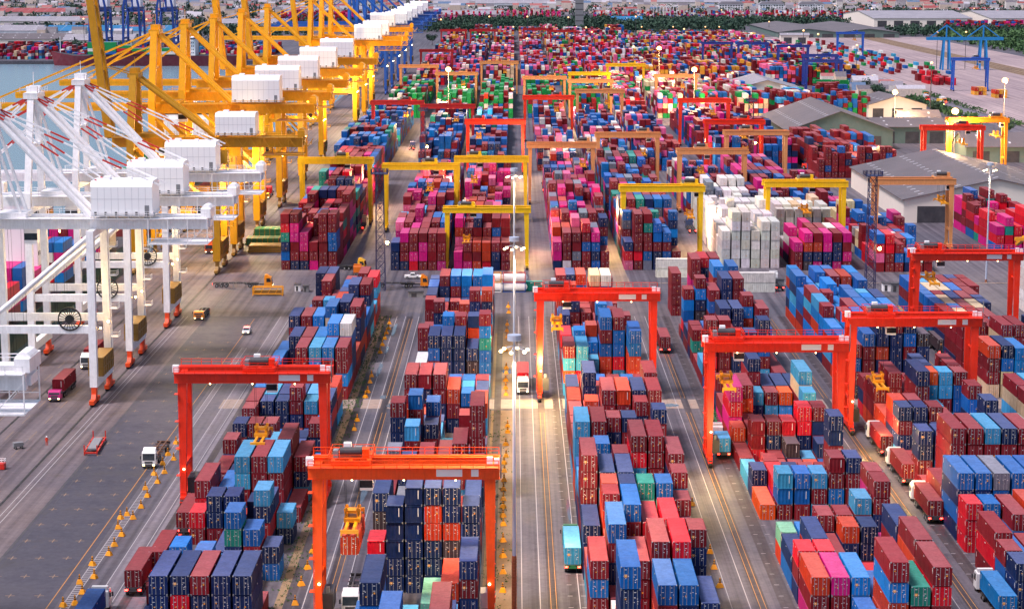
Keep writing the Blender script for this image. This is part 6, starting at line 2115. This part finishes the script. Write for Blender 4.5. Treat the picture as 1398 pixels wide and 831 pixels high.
for i, x in enumerate((352, 418, 482)):
    t = empty('apartment_block', (x, 3420, 0), 0, 'white apartment block with many windows, %s of three from the tower side' % ordw(i + 1), 'apartment block', 'three white apartment blocks')
    m = MB()
    m.box(-20, 20, 0, 14, 0, 16)
    m.build('wall', M['white'], t)
    m = MB()
    for k in range(4):
        for q in range(9):
            m.box(-18.5 + q * 4.3, -16 + q * 4.3, -.1, -.02, 2 + k * 3.4, 4 + k * 3.4)
    m.build('window', M['dkgrey'], t)
    m = MB()
    m.prism([(-21, 16), (21, 16), (16, 20), (-16, 20)], -1, 15)
    m.build('roof', M['roofl'], t)
# sheds across the basin
for i, (x, y, w_, d, h, ro, wa, lb) in enumerate(((-640, 2250, 120, 60, 12, 'roofb', 'wall', 'blue-roofed shed across the basin at the picture edge'), (-440, 2300, 150, 70, 11, 'roofb', 'white', 'long white shed with blue roof behind the red ship'),
                                                  (-560, 2280, 90, 60, 12, 'roofl', 'white', 'white shed between two blue-roofed ones'), (-500, 2150, 90, 40, 8, 'roofg', 'wall', 'low grey-roofed shed close to the far quay'),
                                                  (-420, 2120, 70, 40, 8, 'roofl', 'wall', 'pale gabled shed close to the far quay'), (-330, 2600, 100, 50, 10, 'roofl', 'wall', 'pale shed behind the blue cranes across the basin'),
                                                  (-620, 2700, 150, 60, 10, 'roofl', 'wall', 'very long pale shed among the trees across the basin'), (-760, 3150, 200, 80, 10, 'roofr', 'wall', 'long reddish roof on the skyline across the basin'),
                                                  (-300, 3300, 140, 60, 10, 'roofl', 'wall', 'pale roof on the skyline behind the blue cranes'), (-160, 2850, 110, 60, 10, 'roofl', 'white', 'white shed between the trees behind the blue quay cranes'),
                                                  (-60, 3000, 90, 60, 10, 'roofl', 'white', 'white gabled shed before the pink containers'), (150, 2800, 40, 20, 8, 'roofb', 'white', 'little blue-roofed hut in front of the wind turbines'),
                                                  (260, 3750, 270, 60, 12, 'roofl', 'wall', 'very long grey roof on the skyline in the middle'), (-40, 3650, 200, 60, 12, 'roofl', 'white', 'white roof on the skyline near the grey tower'))):
    shed(x, y, w_, d, h, 5, ro, wa, lb, 'far sheds', ridge='x', doors=4)
# grey tower behind the yard
x, y = at(791, 44)
t = empty('concrete_tower', (x, y, 0), 0, 'plain grey concrete tower rising behind the yard', 'tower')
m = MB()
m.box(-5, 5, 0, 9, 0, 75)
m.build('shaft', M['grey'], t)
m = MB()
for k in range(9):
    m.box(-5.05, 5.05, -.06, -.01, 6 + k * 7, 7 + k * 7)
m.build('band', M['dkgrey'], t)

# far container fields, each one mass of tiny boxes
def field(name, x0, x1, y0, y1, pal, label, n=(2, 5), px=3.0, py=13.5, gap=.12):
    bs = []
    y = y0
    while y < y1:
        x = x0
        while x < x1:
            if rng.random() > gap:
                k = rng.randint(*n)
                for i in range(k):
                    bs.append(dict(x=x, y=y, z=i * 2.6 + .02, L=2, h=2.6, c=rng.choice(pal), blank=True))
            x += px
            if rng.random() < .06:
                x += 9
        y += py
    tag(mass(name, bs, [M['contfar']]), label, 'containers', kind='stuff')


field('far_container_field', -330, 70, 2950, 3080, 'rrRmmmpRro', 'pink and red container stacks beyond the trees', px=8, n=(3, 6), gap=.2)
field('far_container_field', 120, 520, 3080, 3180, 'rrRmbwwro', 'far container stacks behind the wind turbines', px=8, n=(2, 5), gap=.35)
field('far_container_field', 545, 700, 2560, 2660, 'rrRbnnmr', 'blue and red container stacks behind the rail yard trees', px=7, n=(3, 5))
field('far_container_field', -700, -225, 1885, 1960, 'rrRrwsbyem', 'container stacks on the quay across the basin', n=(1, 4), px=3.2, gap=.25)
field('far_container_field', -520, -225, 1975, 2040, 'rrrRnb', 'container stacks further back across the basin', n=(1, 4), px=3.2, gap=.3)
field('rail_container_row', 296, 345, 1640, 2250, 'rrrRbgsw', 'scattered containers on the rail yard by the tracks', n=(1, 2), px=9, py=22, gap=.45)
field('rail_container_row', 300, 318, 1500, 1560, 'rRr', 'red container stack on the rail yard', n=(2, 3), px=3, py=13)


def town(x0, x1, y0, y1, n, label):
    V, F, C_ = [], [], []
    for _ in range(n):
        x, y = rng.uniform(x0, x1), rng.uniform(y0, y1)
        w_, d, h = rng.uniform(6, 22), rng.uniform(7, 14), rng.choice((3, 4, 5, 6, 9, 14))
        wc = lin(rng.choice(((226, 220, 214), (214, 196, 180), (190, 186, 190), (228, 210, 196)))) + (1,)
        rc = lin(rng.choice(((150, 78, 78), (166, 104, 104), (140, 136, 146), (180, 178, 188), (92, 116, 146), (130, 126, 134), (110, 106, 114)))) + (1,)
        k = len(V)
        V += [(x, y, 0), (x + w_, y, 0), (x + w_, y + d, 0), (x, y + d, 0), (x, y, h), (x + w_, y, h), (x + w_, y + d, h), (x, y + d, h),
              (x - .5, y + d / 2, h + d * .28), (x + w_ + .5, y + d / 2, h + d * .28)]
        F += [(k, k + 1, k + 5, k + 4), (k + 3, k, k + 4, k + 7), (k + 1, k + 2, k + 6, k + 5), (k + 4, k + 5, k + 9, k + 8), (k + 6, k + 7, k + 8, k + 9), (k + 4, k + 8, k + 7), (k + 5, k + 6, k + 9)]
        C_ += [wc, wc, wc, rc, rc, wc, wc]
    me = bpy.data.meshes.new('town_houses')
    me.from_pydata(V, [], F)
    me.materials.append(M['contfar'])
    a = me.attributes.new('paint', 'FLOAT_COLOR', 'FACE')
    a.data.foreach_set('color', np.array(C_, np.float32).ravel())
    o = bpy.data.objects.new('town_houses', me)
    COL.objects.link(o)
    tag(o, label, 'houses', kind='stuff')


town(-1200, -250, 2950, 4300, 900, 'dense low town of pale and red roofs across the basin')
town(-250, 1300, 3350, 4500, 1300, 'dense low town of red and pale roofs on the skyline behind the yard')
town(-900, -420, 2120, 2700, 130, 'low works buildings among the trees across the basin')
town(205, 255, 1340, 1480, 14, 'huddle of low huts by the truck queue')
# single blocks standing apart
for k, (px, py, c, n, lb) in enumerate(((1185, 131, 'y', 0, ''), )):
    pass
def cross_stack(px, py, cols, label, L=2, rz=PI / 2):
    x, y = at(px, py)
    for k, c in enumerate(cols):
        o = make_container(x + 6, y, k * 2.6 + .02, L, {'u': 'g'}.get(c, c), 2.6, True, rz=rz)
        tag(o, label % ('lowest', 'second', 'third', 'fourth', 'topmost')[k if k < len(cols) - 1 else 4], 'shipping container', 'long containers shown side on')


cross_stack(1146, 137, 'rrggg', '%s container of the side-on stack with green top at the tree clump')
cross_stack(1122, 130, 'rgrg', '%s container of the shorter side-on stack with green top')
for px, py, lb in ((1336, 131, 'stack nearer the cantilever gantry'), (1364, 135, 'stack nearer the bright lamp')):
    x, y = at(px, py)
    for q in range(3):
        for k, c in enumerate(('a' if q != 1 else 'r', 'o' if q == 0 else 'a')):
            o = make_container(x + q * 2.7, y + 6, k * 2.6 + .02, 2, c, 2.6, True)
            tag(o, '%s container, %s column of the lone amber %s' % (('lower', 'upper')[k], ordw(q + 1), lb), 'shipping container', 'amber containers on the rail yard')

# rail tracks
m = MB()
for x in (398, 403, 409, 414):
    m.box(x - .1, x + .1, 900, 2400, .02, .2, 0)
tag(m.build('rail_track', M['brown']), kind='structure')
m = MB()
m.face([(394, 900, .01), (418, 900, .01), (418, 2400, .01), (394, 2400, .01)])
tag(m.build('ballast_bed', M['soil'], fix=False), kind='structure')

# ------------------------------------------------------------------ trees
def leaf_mat(name, a, b_):
    m, n, l, b = _mat(name)
    geo = n.new('ShaderNodeNewGeometry')
    c = _mix(n, l, _ramp(n, l, _noise(n, l, geo.outputs['Position'], .09, 3, .6), .35, .65), lin(a) + (1,), lin(b_) + (1,))
    l.new(c, b.inputs['Base Color'])
    b.inputs['Roughness'].default_value = .8
    return m


M['leaf'] = leaf_mat('dark_foliage', (26, 52, 46), (54, 84, 62))
M['leaf2'] = leaf_mat('fresh_foliage', (44, 78, 46), (76, 110, 60))
M['trunk'] = flat('tree_bark', (78, 62, 50), .9)


def clump(V, F, c, r, n, s, sz=.75):
    for _ in range(n):
        u = Vector((rng.gauss(0, 1), rng.gauss(0, 1), rng.gauss(0, 1))).normalized()
        p = Vector(c) + Vector((u.x * r, u.y * r, u.z * r * sz)) * (rng.random() ** .33)
        a = Vector((rng.uniform(-1, 1), rng.uniform(-1, 1), rng.uniform(-.4, 1))).normalized()
        t1 = a.orthogonal().normalized()
        t2 = a.cross(t1)
        q = s * rng.uniform(.6, 1.3)
        k = len(V)
        V += [tuple(p + t1 * q), tuple(p + t2 * q), tuple(p - t1 * q * .8), tuple(p - t2 * q)]
        F.append((k, k + 1, k + 2, k + 3))


def leaves(name, V, F, mat, parent=None):
    me = bpy.data.meshes.new(name)
    me.from_pydata(V, [], F)
    me.materials.append(mat)
    o = bpy.data.objects.new(name, me)
    COL.objects.link(o)
    if parent:
        o.parent = parent
    return o


def wood(x0, x1, y0, y1, n, h, label, mat='leaf', r=(4, 8), per=26, s=1.5):
    V, F = [], []
    for _ in range(n):
        x, y = rng.uniform(x0, x1), rng.uniform(y0, y1)
        hh = h * rng.uniform(.55, 1.15)
        rr = rng.uniform(*r)
        for k in range(2):
            clump(V, F, (x + rng.uniform(-2, 2), y + rng.uniform(-2, 2), hh * (.42 + .35 * k)), rr * (1 - .25 * k), per // 2, s)
    tag(leaves('woodland', V, F, M[mat]), label, 'woodland', kind='stuff')


wood(-120, 285, 2560, 2760, 700, 13, 'dark belt of trees behind the container yard')
wood(-80, 450, 2790, 2930, 600, 12, 'second belt of trees behind the yard with wind turbines')
wood(450, 800, 2440, 2550, 420, 11, 'broad wood behind the rail yard')
wood(480, 760, 1750, 2440, 900, 9, 'scrub and trees along the far side of the rail yard', 'leaf2')
wood(-900, -240, 2350, 2600, 650, 12, 'trees among the sheds across the basin')
wood(-1000, -150, 2750, 4000, 1200, 12, 'farther trees across the basin')
wood(-250, 1250, 3300, 4400, 1100, 11, 'trees on the skyline behind the yard')
wood(480, 1100, 3080, 3300, 400, 13, 'trees before the huge white warehouses')
wood(-470, -250, 2050, 2110, 60, 9, 'trees behind the red ship')
wood(250, 257, 1150, 1330, 40, 4.5, 'roadside bushes between warehouses and truck queue', 'leaf2', (2, 4), 30, .8)
wood(274.5, 277, 900, 1500, 130, 2.2, 'low hedge along the rail yard edge', 'leaf2', (1, 1.8), 20, .5)
wood(-33.9, -32.9, 250, 524, 520, .3, 'grass verge beside the quayside block', 'leaf2', (.2, .5), 18, .1)
wood(-3.4, -2.2, 255, 410, 120, .3, 'weeds on the lamp mast strip', 'leaf2', (.2, .4), 10, .1)


def tree(px, py, h, r, label, mat='leaf'):
    x, y = at(px, py)
    t = empty('tree', (x, y, 0), 0, label, 'tree', 'trees near the warehouses')
    m = MB()
    m.tube((0, 0, 0), (0, 0, h * .55), .35, 0, 8, .2)
    for k in range(5):
        a = k * 1.3
        m.tube((0, 0, h * .35), (math.cos(a) * r * .6, math.sin(a) * r * .6, h * .7), .15, 0, 6, .06)
    m.build('trunk', M['trunk'], t)
    V, F = [], []
    for k in range(12):
        a = rng.uniform(0, 2 * PI)
        d = r * rng.uniform(.2, .75)
        clump(V, F, (math.cos(a) * d, math.sin(a) * d, h * rng.uniform(.5, .9)), r * rng.uniform(.3, .5), 70, .5)
    leaves('crown', V, F, M[mat], t)


for px, py, h, r, lb in ((1180, 128, 10, 8, 'round green tree in the clump beside the green-topped stack, largest'), (1198, 133, 8, 6, 'round tree in the clump beside the green-topped stack, middle'),
                         (1168, 124, 8, 5, 'small tree in the clump closest to the green containers'), (1078, 86, 12, 9, 'lone dark tree under the blue gantry cranes'), (1208, 140, 7, 6, 'bushy tree by the bright roadside lamp'),
                         (1335, 190, 8, 6, 'tree behind the orange portal crane'), (1275, 160, 10, 4, 'palm-like tree beside the truck queue'), (896, 62, 20, 11, 'round dark tree standing alone amid the stacks'),
                         (1250, 152, 7, 4, 'small tree by the cream gable store'), (1375, 182, 6, 5, 'bush at the road corner by the orange crane'), (590, 62, 12, 6, 'tree at the end of the quay road')):
    tree(px, py, h, r, lb)

# ------------------------------------------------------------------ wind turbines
wt = empty('wind_turbine')
m = MB()
m.tube((0, 0, 0), (0, 0, 30), .9, 0, 8, .5)
m.build('mast', M['white'], wt)
m = MB()
m.box(-.7, .7, -1.2, 2, 29.5, 31)
m.build('nacelle', M['white'], wt)
m = MB()
for k in range(3):
    a = 2 * PI * k / 3 + .4
    c, s = math.cos(a), math.sin(a)
    m.hexa([(-s * .6, -1.5, 30.2 + c * .6), (s * .6, -1.5, 30.2 - c * .6), (s * .6, -1.3, 30.2 - c * .6), (-s * .6, -1.3, 30.2 + c * .6),
            (c * 13 - s * .2, -1.5, 30.2 + s * 13 + c * .2), (c * 13 + s * .2, -1.5, 30.2 + s * 13 - c * .2), (c * 13 + s * .2, -1.3, 30.2 + s * 13 - c * .2), (c * 13 - s * .2, -1.3, 30.2 + s * 13 + c * .2)])
m.build('blade', M['white'], wt)
TW = [(723, 30), (731, 29)] + [(892 + k * 4.6, 27 + (k % 2)) for k in range(8)] + [(942, 25), (947, 31), (818, 25), (998, 30), (1024, 34), (1035, 31), (1058, 29), (1083, 30), (1094, 29), (1106, 28), (1117, 27), (1143, 28), (1168, 28), (1194, 28)]
for i, (px, py) in enumerate(TW):
    r = wt if i == 0 else copy_tree(wt)
    x, y = at(px, py)
    r.location = (x, y, 0)
    r.scale = (.62, .62, .62)
    r.rotation_euler = (0, 0, rng.uniform(-.6, .6))
    tag(r, 'small white wind turbine among the trees, %s counted from the grey tower' % ordw(i + 1), 'wind turbine', 'small white wind turbines')


# ------------------------------------------------------------------ ships
def ship(x, y, L, B, label, hull, deck_z, rz, house_at, stacks, pal, housec='white', bridge_h=16, group='container ships'):
    """hull along local x, bow at -x"""
    t = empty('container_ship', (x, y, -3), rz, label, 'ship', group)
    m = MB()
    n = 16
    ring = []
    for i in range(n + 1):
        f = i / n
        wid = B / 2 * min(1, (f / .16) ** .6 if f > 0 else .02) * (1 if f < .93 else 1 - (f - .93) * 3)
        z = deck_z + (3.5 * (1 - f / .12) if f < .12 else 0)
        xx = -L / 2 + L * f
        ring.append([(xx + (2.5 if f < .1 else 0), -wid * .8, -.5), (xx, -wid, z), (xx, wid, z), (xx + (2.5 if f < .1 else 0), wid * .8, -.5)])
    for a, b_ in zip(ring, ring[1:]):
        for k in range(3):
            m.face([a[k], a[k + 1], b_[k + 1], b_[k]], 0 if k != 1 else 1)
    m.face(ring[0])
    m.face(ring[-1])
    m.build('hull', [M[hull], M['dkgrey']], t)
    m = MB()
    hx = -L / 2 + L * house_at
    m.box(hx - 5, hx + 5, -B * .42, B * .42, deck_z, deck_z + bridge_h * .8)
    m.box(hx - 4, hx + 4, -B * .5, B * .5, deck_z + bridge_h * .8, deck_z + bridge_h)
    m.box(hx + 3, hx + 7, -2, 2, deck_z + bridge_h, deck_z + bridge_h + 5)
    m.build('superstructure', M[housec], t)
    m = MB()
    for k in range(4):
        z = deck_z + bridge_h * (.12 + .18 * k)
        for sy in (-1, 1):
            for q in range(6):
                m.box(hx - 4.2 + q * 1.5, hx - 3.5 + q * 1.5, sy * B * .42 - .05, sy * B * .42 + .05, z, z + 1)
    m.box(hx - 4.05, hx + 4.05, -B * .505, B * .505, deck_z + bridge_h * .87, deck_z + bridge_h * .95)
    m.build('window', M['glass'], t)
    m = MB()
    m.bar((-L / 2 + 8, 0, deck_z), (-L / 2 + 8, 0, deck_z + 16), .5, .5)
    m.bar((hx, 0, deck_z + bridge_h), (hx, 0, deck_z + bridge_h + 9), .4, .4)
    m.build('mast', M['white'], t)
    bs = []
    c0, s0 = math.cos(rz), math.sin(rz)
    for fx, n_ in stacks:
        for j in range(int((B - 2) / 2.6)):
            for k in range(n_):
                bs.append((-L / 2 + L * fx, -B / 2 + 2.3 + j * 2.6, deck_z + 1 + k * 2.65))
    cm = {}
    for p in bs:
        c = rng.choice(pal)
        cm.setdefault(c, MB()).box(p[0], p[0] + 12.1, p[1] - 1.2, p[1] + 1.2, p[2], p[2] + 2.6)
    for c, mb in cm.items():
        q = mb.build('deck_container', M['obj'], t)
        q.color = lin(CC[c]) + (1,)
        q['kind'] = 'stuff'
    return t


M['hullred'] = paint('red_hull', (120, 34, 48), wear=.1)
M['hullgreen'] = paint('green_hull', (18, 78, 70), wear=.1)
x0, y0 = at(75, 87)
ship(-320, 1838, 170, 24, 'red-hulled container ship lying across the basin', 'hullred', 9, 0, .72, [(.2 + .075 * k, rng.choice((2, 3, 4))) for k in range(6)] + [(.82, 2)], 'rrRgggbws')
ship(-131, 545, 190, 28, 'green-hulled container ship berthed at the white quay cranes', 'hullgreen', 8, PI / 2, .38, [(.08, 3), (.16, 3), (.24, 4), (.31, 3), (.48, 4), (.56, 3), (.64, 4), (.72, 3), (.8, 3)], 'mmRrbrcmw', bridge_h=24)
ship(-133, 800, 230, 30, 'dark red container ship berthed at the yellow quay cranes', 'hullred', 9, PI / 2, .75, [(.1 + .08 * k, rng.choice((2, 3, 4))) for k in range(7)], 'rrmRbgw', bridge_h=24)
# ------------------------------------------------------------------ light
wd = bpy.data.worlds.new('World')
S.world = wd
wd.use_nodes = True
nt = wd.node_tree
bg = nt.nodes['Background']
sky = nt.nodes.new('ShaderNodeTexSky')
sky.sky_type = 'NISHITA'
sky.sun_disc = False
SUN_EL, SUN_AZ = math.radians(62), math.radians(240)
sky.sun_elevation = SUN_EL
sky.sun_rotation = SUN_AZ
sky.air_density = 1.0
sky.dust_density = 2.5
sky.ozone_density = 1.5
nt.links.new(sky.outputs[0], bg.inputs[0])
bg.inputs[1].default_value = 0.05
sd = bpy.data.lights.new('sun', 'SUN')
sd.energy = 1.5
sd.angle = math.radians(14)
sd.color = (1.0, 0.88, 0.92)
so = bpy.data.objects.new('sun', sd)
COL.objects.link(so)
dirv = Vector((math.sin(SUN_AZ) * math.cos(SUN_EL), math.cos(SUN_AZ) * math.cos(SUN_EL), math.sin(SUN_EL)))
so.rotation_euler = (-dirv).to_track_quat('-Z', 'Y').to_euler()
so.location = (0, 0, 300)
S.view_settings.view_transform = 'Standard'
S.view_settings.look = 'None'
S.view_settings.exposure = 1.45
S.view_settings.gamma = 1
S.view_settings.use_curve_mapping = False
S.cycles.max_bounces = 5
S.cycles.diffuse_bounces = 3
S.cycles.glossy_bounces = 2
S.cycles.sample_clamp_indirect = 4
S.cycles.use_denoising = True
